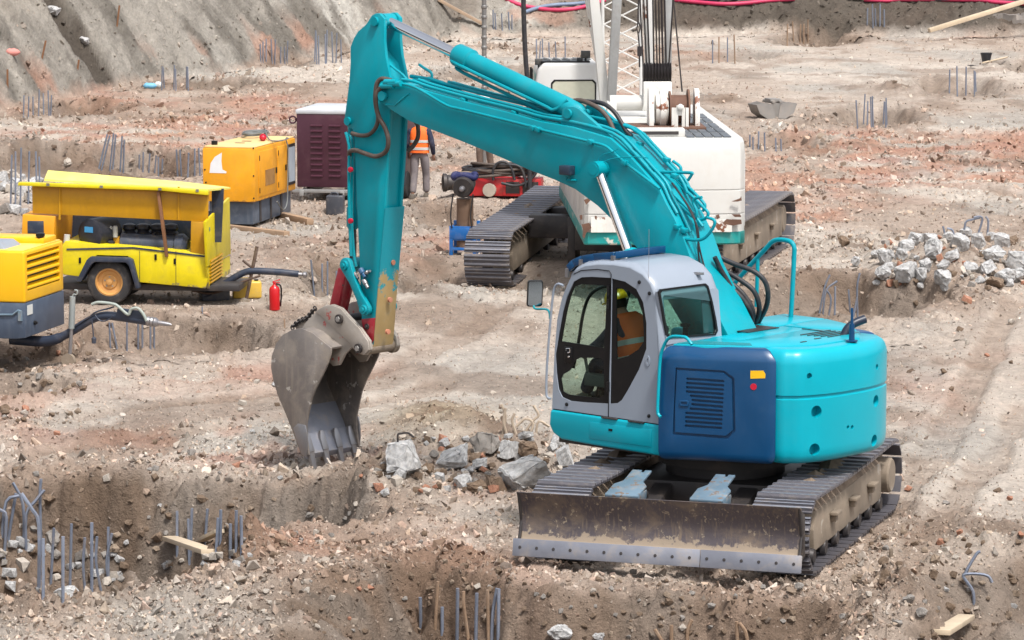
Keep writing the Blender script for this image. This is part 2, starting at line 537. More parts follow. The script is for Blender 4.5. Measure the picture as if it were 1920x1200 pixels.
    col = mix(col, soil, np.clip(pit_soil * (0.72 + 0.5 * fbm(x, y, 0.9, 3, 58)), 0, 0.9))  # darker brown soil colour inside the pit rims, mottled
    col = mix(col, grey * 0.6, pit_soil * 0.4 * sstep(0.1, 0.45, fbm(x, y, 1.2, 3, 59)))
    bcol = mix(np.broadcast_to(np.array([0.30, 0.275, 0.24]), x.shape + (3,)).copy(), np.array([0.155, 0.14, 0.12]), sstep(-0.2, 0.4, fbm(x, y * 1.2, 2.0, 5, 61, 0.65)))
    bcol = mix(bcol, np.array([0.48, 0.455, 0.41]), sstep(0.15, 0.5, fbm(x, y, 3.0, 5, 62, 0.65)) * sstep(300, 600, pcol))
    bcol = mix(bcol, np.array([0.40, 0.345, 0.28]), 0.8 * sstep(230, 60, pcol) * sstep(3.5, 9, up))
    bcol = mix(bcol, brick, 0.6 * sstep(0.2, 0.5, fbm(x, y, 2, 4, 63)) * sstep(3.5, 0.5, up))
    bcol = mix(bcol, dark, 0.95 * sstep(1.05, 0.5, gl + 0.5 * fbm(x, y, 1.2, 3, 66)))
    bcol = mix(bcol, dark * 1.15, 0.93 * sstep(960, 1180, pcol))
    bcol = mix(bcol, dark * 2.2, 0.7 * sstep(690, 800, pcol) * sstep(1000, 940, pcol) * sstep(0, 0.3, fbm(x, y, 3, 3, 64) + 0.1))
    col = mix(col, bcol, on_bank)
    stony = (0.35 + 0.5 * rough + 0.4 * tb) * (1 - .35 * packed) * (1 - 0.45 * road) * (1 - 0.55 * pit_soil) * (1 - 0.75 * on_bank * sstep(900, 700, pcol))
    return h, col, stony

HC_ = np.arange(-260, 2190, 4.0)
HY_ = np.geomspace(27, 190, 950)
HG_ = None
def hfast(x, y):
    """height read off a surveyed grid"""
    global HG_
    if HG_ is None:
        Yg, Tg = np.meshgrid(HY_, (HC_ - 960) / F_PX, indexing='ij')
        HG_ = ground_fn(Tg * Yg, Yg, False)
    x, y = np.asarray(x, float), np.asarray(y, float)
    c = np.clip((960 + F_PX * x / y - HC_[0]) / 4.0, 0, len(HC_) - 1.001)
    r_ = np.clip(np.log(y / HY_[0]) / math.log(HY_[1] / HY_[0]), 0, len(HY_) - 1.001)
    ci, ri = c.astype(int), r_.astype(int)
    fc, fr = c - ci, r_ - ri
    return (HG_[ri, ci] * (1 - fc) + HG_[ri, ci + 1] * fc) * (1 - fr) + (HG_[ri + 1, ci] * (1 - fc) + HG_[ri + 1, ci + 1] * fc) * fr
def H(x, y):
    return float(hfast(np.array([x]), np.array([y]))[0])

PATCHES = [(-160, 740, 33.0, 40.9, .03), (500, 1622, 29.6, 35.7, .03), (1676, 1925, 31.0, 35.9, .032), (110, 572, 49.4, 55.0, .045), (1328, 1812, 51.5, 60.2, .05), (538, 732, 54.0, 62.0, .05), (-20, 402, 74.5, 83.0, .07)]
def make_ground():
    """one sheet: a broad fan, with finer weave where walls of pits and the bank stand steep"""
    cols = np.concatenate([np.arange(-2600, -240, 80), np.arange(-240, 0, 12), np.arange(0, 1921, 3.6), np.arange(1926, 2160, 12), np.arange(2160, 4600, 80)])
    ys = np.concatenate([np.arange(2600, 1300, -60), np.arange(1300, 1215, -5), np.arange(1215, 26, -2.55)])
    d = np.array([G(960, y)[1] for y in ys])
    d = np.concatenate([d, np.arange(d[-1] + 1, 200, 1.6), [210, 230, 260, 320, 420, 600]])
    Y, T = np.meshgrid(d, (cols - 960) / F_PX, indexing='ij')
    grids = [(T * Y, Y, None)]
    for c0, c1, y0, y1, st in PATCHES:
        Yp, Tp = np.meshgrid(np.arange(y0, y1, st), (np.arange(c0, c1 + 1, 3.6) - 960) / F_PX, indexing='ij')
        grids.append((Tp * Yp, Yp, 1))
    bc = np.arange(-160, 2090, 4.0)
    bb_ = np.interp(bc, [b[0] for b in BK], [b[1] for b in BK])
    U, J = np.meshgrid(np.arange(-1.4, 14.5, .085), np.arange(len(bc)), indexing='ij')
    Yb = bb_[J] + U
    grids.append(((bc[J] - 960) / F_PX * Yb, Yb, 1))
    cos, qs, cls, off = [], [], [], 0
    for gi, (X, Y, fine) in enumerate(grids):
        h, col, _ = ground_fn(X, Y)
        if fine is None:
            pc = 960 + F_PX * X / Y
            for c0, c1, y0, y1, st in PATCHES:
                h = h - .35 * ((pc > c0 + 10) & (pc < c1 - 10) & (Y > y0 + .25) & (Y < y1 - .25))
            _, bd, _ = bank_at(X, Y)
            h = h - 1.0 * ((pc > -130) & (pc < 2060) & (Y > bd - .6) & (Y < bd + 13.2))
        else:
            h = h + .003
        nr, nc = X.shape
        cos.append(np.stack([X, Y, h], -1).reshape(-1, 3))
        cls.append(col.reshape(-1, 3))
        i = (np.arange(nr - 1)[:, None] * nc + np.arange(nc - 1)[None]).ravel() + off
        qs.append(np.stack([i, i + 1, i + nc + 1, i + nc], -1))
        off += nr * nc
    co, col, q = np.concatenate(cos).astype(np.float32), np.concatenate(cls), np.concatenate(qs).astype(np.int32)
    me = bpy.data.meshes.new('ground')
    me.vertices.add(len(co))
    me.vertices.foreach_set('co', co.ravel())
    me.loops.add(q.size)
    me.loops.foreach_set('vertex_index', q.ravel())
    me.polygons.add(len(q))
    me.polygons.foreach_set('loop_start', np.arange(0, q.size, 4, dtype=np.int32))
    me.polygons.foreach_set('loop_total', np.full(len(q), 4, np.int32))
    me.update(calc_edges=True)
    me.polygons.foreach_set('use_smooth', np.ones(len(q), bool))
    at = me.color_attributes.new('soil', 'FLOAT_COLOR', 'POINT')
    at.data.foreach_set('color', np.concatenate([col.reshape(-1, 3), np.ones((len(co), 1))], 1).astype(np.float32).ravel())
    m, n, b = new_mat('site_soil')
    a = n.nodes.new('ShaderNodeVertexColor')
    a.layer_name = 'soil'
    tc = n.nodes.new('ShaderNodeTexCoord').outputs['Object']
    n1 = noise_node(n, 9, 8, 0.7, tc)
    n2 = noise_node(n, 38, 6, 0.7, tc)
    n3 = noise_node(n, 1.7, 7, 0.72, tc, 0.6)
    hsv = n.nodes.new('ShaderNodeHueSaturation')
    n.links.new(a.outputs[0], hsv.inputs['Color'])
    v = math_node(n, 'ADD', math_node(n, 'MULTIPLY', ramp(n, n3.outputs[0], 0.28, 0.72), 0.8), math_node(n, 'ADD', math_node(n, 'MULTIPLY', ramp(n, n1.outputs[0], 0.25, 0.75), .8), math_node(n, 'MULTIPLY', ramp(n, n2.outputs[0], 0.25, 0.75), .5)))
    rr = n.nodes.new('ShaderNodeMapRange')
    rr.inputs[1].default_value, rr.inputs[2].default_value = 0.3, 1.7
    rr.inputs[3].default_value, rr.inputs[4].default_value = 0.58, 1.36
    n.links.new(v, rr.inputs[0])
    n.links.new(rr.outputs[0], hsv.inputs['Value'])
    n.links.new(hsv.outputs[0], b.inputs['Base Color'])
    b.inputs['Roughness'].default_value = 0.95
    b.inputs['Specular IOR Level'].default_value = 0.15
    bp = n.nodes.new('ShaderNodeBump')
    bp.inputs['Strength'].default_value = 0.8
    bp.inputs['Distance'].default_value = 0.05
    n.links.new(v, bp.inputs['Height'])
    n.links.new(bp.outputs[0], b.inputs['Normal'])
    me.materials.append(m)
    o = bpy.data.objects.new('ground', me)
    C.objects.link(o)
    o['kind'] = 'structure'
    o['label'] = 'rough dug-up building site ground of pale rubble, brick dust and pits'
    return o

# ------------------------------------------------------------------ stones
def stone_mesh(seed, flat=0.85, sub=1, jit=0.22):
    r_ = np.random.default_rng(seed)
    bm = bmesh.new()
    bmesh.ops.create_icosphere(bm, subdivisions=sub, radius=1)
    if sub == 1:
        pts = r_.normal(size=(7, 3))
        pts /= np.linalg.norm(pts, axis=1)[:, None]
        pts *= r_.uniform(0.8, 1.05, (7, 1))
        bm.clear()
        for p in pts:
            bm.verts.new(p)
        res = bmesh.ops.convex_hull(bm, input=bm.verts)
        bmesh.ops.triangulate(bm, faces=bm.faces)
    v = np.array([q.co for q in bm.verts])
    bm.verts.ensure_lookup_table()
    bm.verts.index_update()
    f = np.array([[q.index for q in p.verts] for p in bm.faces], np.int32)
    bm.free()
    v = v * np.array([1.0, r_.uniform(0.6, 0.95), flat * r_.uniform(0.7, 1.1)])
    return v, f
STONES = [stone_mesh(100 + i) for i in range(14)]

def vcol_mat(name, rough=0.9, bump=0.4, bscale=30):
    m, n, b = new_mat(name)
    a = n.nodes.new('ShaderNodeVertexColor')
    a.layer_name = 'soil'
    tc = n.nodes.new('ShaderNodeTexCoord').outputs['Object']
    n1 = noise_node(n, bscale, 6, 0.7, tc)
    hsv = n.nodes.new('ShaderNodeHueSaturation')
    n.links.new(a.outputs[0], hsv.inputs['Color'])
    rr = n.nodes.new('ShaderNodeMapRange')
    rr.inputs[1].default_value, rr.inputs[2].default_value = 0.3, 0.7
    rr.inputs[3].default_value, rr.inputs[4].default_value = 0.75, 1.2
    n.links.new(n1.outputs[0], rr.inputs[0])
    n.links.new(rr.outputs[0], hsv.inputs['Value'])
    n.links.new(hsv.outputs[0], b.inputs['Base Color'])
    b.inputs['Roughness'].default_value = rough
    b.inputs['Specular IOR Level'].default_value = 0.2
    bp = n.nodes.new('ShaderNodeBump')
    bp.inputs['Strength'].default_value = bump
    bp.inputs['Distance'].default_value = 0.02
    n.links.new(n1.outputs[0], bp.inputs['Height'])
    n.links.new(bp.outputs[0], b.inputs['Normal'])
    return m
STONE_MAT = None
STONE_COLS = np.array([[.50, .43, .35], [.60, .54, .46], [.40, .31, .23], [.53, .47, .41], [.44, .28, .21], [.50, .36, .28], [.28, .20, .145], [.58, .54, .48], [.40, .375, .34], [.45, .34, .24]])
def make_gravel(N=118000):
    """loose stones, thinner with distance where they can no longer be told apart"""
    px = rng.uniform(-170, 2090, N * 2)
    py = rng.uniform(62, 1300, N * 2)
    rx, ry = (px - 960) / F_PX, (600 - py) / F_PX
    dz = UPV[2] * ry + FWV[2]
    t = -CAM_H / dz
    x, y = rx * t, (UPV[1] * ry + FWV[1]) * t
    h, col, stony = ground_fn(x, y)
    keep = np.where(rng.random(len(x)) < np.clip(stony * 0.8, 0.08, 1))[0][:N]
    # steep faces: pit walls and the bank catch stones too
    M = 60000
    wt = np.array([P[0].mean(0)[1] for P in PITS])
    wt = (40 / wt) ** 1.5 * np.array([P[0].ptp(0).prod() if hasattr(P[0], 'ptp') else np.ptp(P[0], 0).prod() for P in PITS]) ** .6
    pi = rng.choice(len(PITS), M, p=wt / wt.sum())
    lo = np.array([P[0].min(0) - .3 for P in PITS])[pi]
    hi = np.array([P[0].max(0) + .3 for P in PITS])[pi]
    wx_ = lo[:, 0] + (hi - lo)[:, 0] * rng.random(M)
    wy_ = lo[:, 1] + (hi - lo)[:, 1] * rng.random(M)
    nb = 26000
    bc = rng.uniform(-60, 1980, nb)
    kk = np.array([b[0] for b in BK])
    by = np.interp(bc, kk, [b[1] for b in BK]) + rng.uniform(-1, 13, nb)
    x2, y2 = np.concatenate([wx_, (bc - 960) / F_PX * by]), np.concatenate([wy_, by])
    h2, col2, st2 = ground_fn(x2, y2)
    sl = np.abs(ground_fn(x2, y2 + .08, False) - ground_fn(x2, y2 - .08, False)) / .16
    vis = np.abs(x2 / y2) < 0.165
    k2 = np.where(vis & (rng.random(len(x2)) < np.clip((sl - .2) * .9, 0, .8)))[0]
    x, y, h = np.concatenate([x[keep], x2[k2]]), np.concatenate([y[keep], y2[k2]]), np.concatenate([h[keep], h2[k2]])
    col, sto = np.concatenate([col[keep], col2[k2]]), np.concatenate([stony[keep], np.full(len(k2), .75)])
    wall = np.concatenate([np.zeros(len(keep)), np.ones(len(k2))])
    cmp_ = compact(x, y) * (1 - wall)
    n = len(x)
    s_px = F_PX / np.hypot(x, y)
    size = np.maximum(0.014, rng.lognormal(math.log(2.6), 0.6, n) * (0.7 + 0.5 * sto) / s_px * np.interp(y, [35, 60, 140], [1.0, 0.75, 0.62]) * (1 - .3 * cmp_))
    size = np.minimum(size, np.interp(y, [34, 70, 150], [0.075, 0.11, 0.16]) * (0.75 + 0.45 * sto))
    pick = .95 * STONE_COLS[rng.integers(0, len(STONE_COLS), n)]
    kb = (0.5 - 0.25 * wall)[:, None] * np.clip(col.mean(1, keepdims=True) / .35, .15, 1)
    cc = col * (1 - kb) + pick * kb
    amp = (np.interp(y, [40, 100], [1.05, 0.75]) * (1 - .2 * cmp_))[:, None]
    cc = np.clip(cc * (1 + amp * rng.uniform(-.5, .36, (n, 1))), 0.02, 0.8)
    vs, fs, cs = [], [], []
    off = 0
    kind = rng.integers(0, len(STONES), n)
    for k, (sv, sf) in enumerate(STONES):
        i = np.where(kind == k)[0]
        m = len(i)
        a = rng.uniform(0, 6.283, m)
        ca, sa = np.cos(a)[:, None], np.sin(a)[:, None]
        tx, ty = rng.normal(0, 0.3, (m, 1)), rng.normal(0, 0.3, (m, 1))
        vx = sv[None, :, 0] * ca - sv[None, :, 1] * sa
        vy = sv[None, :, 0] * sa + sv[None, :, 1] * ca
        vz = sv[None, :, 2] + vx * tx + vy * ty
        sz = size[i][:, None]
        P = np.stack([vx * sz + x[i][:, None], vy * sz + y[i][:, None], vz * sz + h[i][:, None] + 0.32 * sz], -1)
        vs.append(P.reshape(-1, 3))
        fs.append((sf[None] + (np.arange(m) * len(sv))[:, None, None] + off).reshape(-1, 3))
        cs.append(np.repeat(cc[i], len(sv), 0))
        off += m * len(sv)
    vs, fs, cs = np.concatenate(vs), np.concatenate(fs), np.concatenate(cs)
    me = bpy.data.meshes.new('gravel')
    me.vertices.add(len(vs))
    me.vertices.foreach_set('co', vs.astype(np.float32).ravel())
    me.loops.add(fs.size)
    me.loops.foreach_set('vertex_index', fs.astype(np.int32).ravel())
    me.polygons.add(len(fs))
    me.polygons.foreach_set('loop_start', np.arange(0, fs.size, 3, dtype=np.int32))
    me.polygons.foreach_set('loop_total', np.full(len(fs), 3, np.int32))
    me.update(calc_edges=True)
    me.polygons.foreach_set('use_smooth', np.zeros(len(fs), bool))
    at = me.color_attributes.new('soil', 'FLOAT_COLOR', 'POINT')
    at.data.foreach_set('color', np.concatenate([cs, np.ones((len(vs), 1))], 1).astype(np.float32).ravel())
    global STONE_MAT
    STONE_MAT = vcol_mat('loose_stone')
    me.materials.append(STONE_MAT)
    o = bpy.data.objects.new('gravel', me)
    C.objects.link(o)
    tag(o, 'small loose stones and brick crumbs strewn over the whole site', 'gravel', kind='stuff')
    return o
make_ground()
make_gravel()
# ------------------------------------------------------------------ shared materials
TEAL = surf('teal_paint', (0.0, 0.285, 0.35), 0.36, 0.0, amt=0.32, scale=2.0, streak=0.45, var=0.12, spec=0.3, dirt=(0.07, 0.19, 0.20), wear=(0.24, 0.20, 0.15), wear_t=0.74, wscale=11)
TEAL2 = surf('bright_teal_paint', (0.0, 0.345, 0.44), 0.28, 0.0, amt=0.10, scale=1.6, var=0.06, dirt=(0.12, 0.30, 0.33), spec=0.35)
BLUE = surf('navy_blue_paint', (0.002, 0.052, 0.145), 0.30, 0.0, amt=0.14, scale=2.2, streak=0.2, var=0.10, wear=(0.33, 0.25, 0.16), wear_t=0.755, wscale=4, dirt=(0.10, 0.15, 0.22))
CABG = surf('cab_grey_paint', (0.27, 0.31, 0.37), 0.30, 0.0, amt=0.10, scale=2.0, var=0.05)
BLACK = plain('black_rubber_trim', (0.008, 0.008, 0.009), 0.35, amt=0.03, spec=0.3)
HOSE = surf('black_hose', (0.022, 0.022, 0.026), 0.5, amt=0.15, scale=6)
BHOSE = surf('dusty_brown_hose', (0.075, 0.055, 0.045), 0.6, amt=0.5, scale=8, dirt=(0.20, 0.16, 0.13))
CHROME = surf('chromed_rod', (0.80, 0.80, 0.82), 0.12, 1.0, amt=0.06, var=0.03)
STEEL = surf('worn_steel', (0.30, 0.295, 0.31), 0.38, 0.75, amt=0.55, scale=5, dirt=(0.30, 0.24, 0.18), bump=0.25, bscale=30)
SHOE = surf('track_shoe_steel', (0.12, 0.115, 0.13), 0.42, 0.4, amt=0.5, scale=4, dirt=(0.34, 0.28, 0.215), bump=0.3, bscale=25)
MUD = surf('mud_caked_steel', (0.23, 0.185, 0.14), 0.9, 0.0, amt=0.7, scale=3, dirt=(0.25, 0.19, 0.14), bump=0.7, bscale=14, var=0.2, wear=(0.34, 0.30, 0.25), wear_t=0.60, wscale=3)
DARKM = surf('dark_greasy_steel', (0.045, 0.04, 0.04), 0.5, 0.3, amt=0.4, scale=4, dirt=(0.16, 0.12, 0.09))
BLADE = surf('blade_steel', (0.10, 0.085, 0.092), 0.45, 0.35, amt=0.95, scale=2.6, dirt=(0.28, 0.21, 0.145), streak=0.9, sscale=(40, 40, 3.0), bump=0.25, bscale=25, wear=(0.33, 0.27, 0.20), wear_t=0.60, wscale=13)
EDGE = surf('polished_cutting_edge', (0.22, 0.23, 0.27), 0.45, 0.35, amt=0.65, scale=5, dirt=(0.36, 0.31, 0.26), bump=0.2, bscale=20)
PALEBLUE = surf('chipped_pale_blue_plate', (0.15, 0.225, 0.29), 0.4, 0.2, amt=0.75, scale=7, dirt=(0.36, 0.28, 0.2), wear=(0.20, 0.14, 0.10), wear_t=0.58, wscale=10)
BUCK = surf('bucket_steel', (0.22, 0.195, 0.18), 0.42, 0.3, amt=0.95, scale=2.6, dirt=(0.42, 0.36, 0.29), bump=0.35, bscale=16, wear=(0.52, 0.49, 0.45), wear_t=0.63, wscale=7, streak=0.6, var=0.25)
EARM = surf('bucket_ear_paint_worn_grey', (0.37, 0.33, 0.29), 0.5, 0.2, amt=0.5, scale=5, wear=(0.42, 0.10, 0.09), wear_t=0.60, wscale=6, bump=0.3, bscale=20)
RED = surf('chipped_red_paint', (0.33, 0.018, 0.03), 0.4, amt=0.4, scale=5, wear=(0.07, 0.05, 0.05), wear_t=0.64, wscale=9)
WORN = surf('worn_ochre_primer', (0.40, 0.28, 0.12), 0.45, amt=0.6, scale=5, dirt=(0.34, 0.30, 0.24), bump=0.15)
REDSPOT = plain('red_reflector', (0.50, 0.01, 0.035), 0.3)
YSTICK = plain('yellow_sticker', (0.80, 0.47, 0.01), 0.4)
INTER = plain('cab_interior_grey', (0.07, 0.075, 0.08), 0.7)
BOLT = surf('bolt_steel', (0.35, 0.34, 0.33), 0.4, 0.6, amt=0.5, scale=8)
def glass(name, tint, refl=0.10):
    m = bpy.data.materials.new(name)
    m.use_nodes = True
    n = m.node_tree
    n.nodes.remove(n.nodes['Principled BSDF'])
    t = n.nodes.new('ShaderNodeBsdfTransparent')
    t.inputs[0].default_value = (*tint, 1)
    g = n.nodes.new('ShaderNodeBsdfGlossy')
    g.inputs['Roughness'].default_value = 0.03
    f = n.nodes.new('ShaderNodeLayerWeight')
    f.inputs[0].default_value = 0.5
    a = math_node(n, 'ADD', math_node(n, 'MULTIPLY', math_node(n, 'POWER', f.outputs[1], 4.0), 0.6), refl)
    x = n.nodes.new('ShaderNodeMixShader')
    n.links.new(a, x.inputs[0])
    n.links.new(t.outputs[0], x.inputs[1])
    n.links.new(g.outputs[0], x.inputs[2])
    n.links.new(x.outputs[0], n.nodes['Material Output'].inputs[0])
    return m
GLASS = glass('clear_cab_glass', (0.74, 0.83, 0.79), 0.015)
GLASSG = glass('green_tinted_glass', (0.66, 0.86, 0.83), 0.06)
MIRROR = surf('mirror_glass', (0.30, 0.36, 0.42), 0.05, 1.0, amt=0.05, var=0.02)

def cut(obj, mb):
    """drill the shape mb out of a mesh"""
    c = mb.build('drill', BLACK)
    c.parent = None
    for o in (obj,):
        md = o.modifiers.new('b', 'BOOLEAN')
        md.object = c
        md.operation = 'DIFFERENCE'
        md.solver = 'EXACT'
    pr, rz = obj.parent, obj.matrix_basis.copy()
    obj.parent = None
    obj.matrix_basis = Matrix.Identity(4)
    dg = bpy.context.evaluated_depsgraph_get()
    dg.update()
    me = bpy.data.meshes.new_from_object(obj.evaluated_get(dg))
    obj.modifiers.clear()
    obj.data = me
    obj.parent = pr
    obj.matrix_basis = rz
    me.polygons.foreach_set('use_smooth', [True] * len(me.polygons))
    me.set_sharp_from_angle(angle=R(35))
    bpy.data.objects.remove(c, do_unlink=True)

# ------------------------------------------------------------------ people
def skin_obj(name, verts, edges, radii, mat, parent, sub=2, root=0):
    me = bpy.data.meshes.new(name)
    me.from_pydata([tuple(v) for v in verts], edges, [])
    o = bpy.data.objects.new(name, me)
    C.objects.link(o)
    o.parent = parent
    md = o.modifiers.new('skin', 'SKIN')
    md.use_smooth_shade = True
    if not me.skin_vertices:
        bpy.context.view_layer.objects.active = o
        bpy.ops.mesh.customdata_skin_add() if hasattr(bpy.ops.mesh, 'customdata_skin_add') else None
    sv = me.skin_vertices[0].data
    for i, r_ in enumerate(radii):
        sv[i].radius = r_ if hasattr(r_, '__len__') else (r_, r_)
        sv[i].use_root = (i == root)
    s2 = o.modifiers.new('sub', 'SUBSURF')
    s2.levels = s2.render_levels = sub
    me.materials.append(mat)
    return o
SKIN = plain('skin', (0.42, 0.22, 0.15), 0.5)
ORANGE = surf('orange_hi_vis_fabric', (0.95, 0.15, 0.015), 0.7, amt=0.08, scale=6, var=0.12, bump=0.4, bscale=14)
REFLT = plain('grey_reflective_tape', (0.50, 0.52, 0.50), 0.4)
GREYPANT = surf('grey_work_trousers', (0.20, 0.175, 0.18), 0.9, amt=0.35, scale=6, var=0.2, bump=0.5, bscale=12, dirt=(0.30, 0.25, 0.2))
BROWNPANT = surf('brown_work_trousers', (0.13, 0.09, 0.07), 0.9, amt=0.3, scale=6, bump=0.5, bscale=12)
NAVY = surf('navy_work_jacket', (0.018, 0.022, 0.05), 0.85, amt=0.2, scale=5, bump=0.5, bscale=14)
BOOT = surf('dusty_boots', (0.13, 0.11, 0.09), 0.85, amt=0.6, scale=8)
YHELM = plain('yellow_helmet', (0.80, 0.52, 0.01), 0.25)
WHELM = plain('white_helmet', (0.80, 0.80, 0.78), 0.25)
HAIR = plain('dark_hair', (0.02, 0.015, 0.012), 0.8)

def person(label, loc, rz, J, pants, jacket, helm, vest=True, group=None):
    """J: joints in metres in the person's own frame (+y ahead)"""
    t = thing('person', label, 'person', loc, rz, group)
    v = lambda k: Vector(J[k])
    order = ['pelvis', 'belly', 'chest', 'neck', 'head0', 'head1']
    vs = [v(k) for k in order]
    rad = [0.12, 0.12, 0.13, 0.055, 0.075, 0.085]
    es = [(i, i + 1) for i in range(5)]
    for sgn in 'lr':
        b = len(vs)
        for k, r_ in (('shoulder', 0.06), ('elbow', 0.045), ('wrist', 0.032), ('palm', 0.038)):
            vs.append(v(k + '_' + sgn)); rad.append(r_)
        es += [(2, b), (b, b + 1), (b + 1, b + 2), (b + 2, b + 3)]
        b = len(vs)
        for k, r_ in (('hip', 0.085), ('knee', 0.06), ('ankle', 0.045)):
            vs.append(v(k + '_' + sgn)); rad.append(r_)
        es += [(0, b), (b, b + 1), (b + 1, b + 2)]
    body = skin_obj('body', vs, es, rad, SKIN, t)
    # fingers: four and a thumb on each hand, part of the body's skin
    for sgn, sx in (('l', -1), ('r', 1)):
        pm, wr = v('palm_' + sgn), v('wrist_' + sgn)
        d = (pm - wr).normalized()
        sd = d.cross(Vector((0, 1, 0.3))).normalized()
        nn = sd.cross(d).normalized()
        hv, he, hr = [wr, pm], [(0, 1)], [0.024, (0.036, 0.02)]
        for i, off in enumerate((-0.03, -0.01, 0.01, 0.03)):
            L = (0.055, 0.068, 0.064, 0.05)[i]
            b = len(hv)
            hv += [pm + sd * off + d * 0.03, pm + sd * off * 1.1 + d * (0.03 + L * 0.55) + nn * 0.012, pm + sd * off * 1.1 + d * (0.03 + L * 0.85) + nn * 0.035]
            he += [(1, b), (b, b + 1), (b + 1, b + 2)]
            hr += [0.010, 0.009, 0.008]
        b = len(hv)
        hv += [pm + sd * (-0.05 * sx) - d * 0.01, pm + sd * (-0.065 * sx) + d * 0.03 + nn * 0.01]
        he += [(1, b), (b, b + 1)]
        hr += [0.011, 0.009]
        skin_obj('hand', hv, he, hr, SKIN, t, 1)
    pv = [v('pelvis') + Vector((0, 0, 0.07)), v('pelvis')]
    pe, pr = [(0, 1)], [(0.16, 0.13), (0.165, 0.13)]
    for sgn in 'lr':
        b = len(pv)
        h, k, a = v('hip_' + sgn), v('knee_' + sgn), v('ankle_' + sgn)
        pv += [h, h.lerp(k, 0.5), k, k.lerp(a, 0.5), a + (k - a).normalized() * 0.02]
        pe += [(1, b), (b, b + 1), (b + 1, b + 2), (b + 2, b + 3), (b + 3, b + 4)]
        pr += [0.105, 0.098, 0.082, 0.080, 0.072]
    skin_obj('trousers', pv, pe, pr, pants, t)
    jv = [v('pelvis') + (v('belly') - v('pelvis')) * 0.2, v('belly'), v('chest'), v('chest').lerp(v('neck'), 0.75)]
    jr = [(0.165, 0.125), (0.16, 0.12), (0.175, 0.125), (0.075, 0.07)]
    je = [(0, 1), (1, 2), (2, 3)]
    for sgn in 'lr':
        b = len(jv)
        jv += [v('shoulder_' + sgn), v('shoulder_' + sgn).lerp(v('elbow_' + sgn), 0.5), v('elbow_' + sgn), v('elbow_' + sgn).lerp(v('wrist_' + sgn), 0.5), v('wrist_' + sgn)]
        je += [(2, b), (b, b + 1), (b + 1, b + 2), (b + 2, b + 3), (b + 3, b + 4)]
        jr += [0.078, 0.070, 0.062, 0.055, 0.046]
    skin_obj('jacket', jv, je, jr, jacket, t)
    if vest:
        up = (v('chest') - v('pelvis')).normalized()
        sx = (v('shoulder_r') - v('shoulder_l')).normalized()
        fy = up.cross(sx).normalized()
        def ring(c, rx, ry, n=20, p=2.6):
            o = []
            for k in range(n):
                a = 6.28318 * k / n
                ca, sa = math.cos(a), math.sin(a)
                o.append(c + sx * (rx * math.copysign(abs(ca) ** (2 / p), ca)) + fy * (ry * math.copysign(abs(sa) ** (2 / p), sa)))
            return o
        L = (v('chest') - v('pelvis')).length
        base = v('pelvis')
        rows = [(0.02, .205, .155), (0.12, .203, .155), (0.32, .198, .152), (0.55, .20, .155), (0.8, .205, .158), (1.0, .208, .155), (1.16, .205, .14), (1.30, .17, .115), (1.40, .10, .085)]
        ax = [base + up * (L * q) for q, _, _ in rows]
        cc = [base.lerp(v('belly'), min(1, q / 0.5)) if q < 0.5 else v('belly').lerp(v('chest'), (q - 0.5) / 0.5) for q, _, _ in rows]
        m = MB()
        m.loft([ring(c, rx, ry) for c, (q, rx, ry) in zip(cc, rows)])
        vo = m.build('vest', ORANGE, t, ang=60)
        for q in (0.28, 0.68):
            c0 = base.lerp(v('belly'), q / 0.5) if q < 0.5 else v('belly').lerp(v('chest'), (q - 0.5) / 0.5)
            m = MB()
            m.loft([ring(c0 - up * 0.028, .208, .163), ring(c0 + up * 0.028, .210, .164)], caps=True)
            m.build('reflective_band', REFLT, vo, ang=60)
    for sgn in 'lr':
        a, to = v('ankle_' + sgn), v('toe_' + sgn)
        d = (to - a)
        d.z = 0
        d.normalize()
        m = MB()
        up = Vector((0, 0, 1))
        sd = d.cross(up)
        lp = []
        for s_, w_, h_ in ((-0.09, .035, .05), (-0.06, .045, .12), (0.02, .048, .115), (0.09, .05, .075), (0.15, .046, .055), (0.185, .03, .04)):
            c = Vector((a.x, a.y, min(a.z, to.z) - 0.055)) + d * s_
            lp.append([c - sd * w_, c + sd * w_, c + sd * w_ * 0.95 + up * h_ * 0.7, c + sd * w_ * 0.6 + up * h_, c - sd * w_ * 0.6 + up * h_, c - sd * w_ * 0.95 + up * h_ * 0.7])
        m.loft(lp)
        m.build('boot', BOOT, t, bevel=0.008)
    h0, h1 = v('head0'), v('head1')
    upn = (h1 - h0).normalized()
    fy = Vector(J.get('face', (0, 1, 0)))
    fy = (fy - upn * fy.dot(upn)).normalized()
    sx = fy.cross(upn)
    m = MB()
    m.lathe(h0 + fy * 0.088 - upn * 0.0, -upn, [(-0.035, .004), (-.005, .014), (.012, .017), (.018, .003)], 8)
    for q in (-1, 1):
        m.lathe(h0 + sx * (0.078 * q) , sx * q, [(0, .028), (.012, .026), (.016, .004)], 10)
    m.build('nose_and_ears', SKIN, t)
    for q in (-1, 1):
        m = MB()
        m.lathe(h0 + fy * 0.078 + sx * (0.032 * q) + upn * 0.028, fy, [(0, .012), (.008, .010), (.011, .002)], 8)
        m.build('eye', HAIR, t)
    m = MB()
    m.lathe(h0 + fy * 0.080 - upn * 0.045, fy, [(0, .02), (.005, .018), (.007, .002)], 8)
    m.build('mouth', plain_lip, t)
    m = MB()
    m.lathe(h0 - fy * 0.012 - upn * 0.03, upn, [(0, .075), (.03, .09), (.08, .094), (.10, .09)], 16)
    m.build('hair', HAIR, t, ang=60)
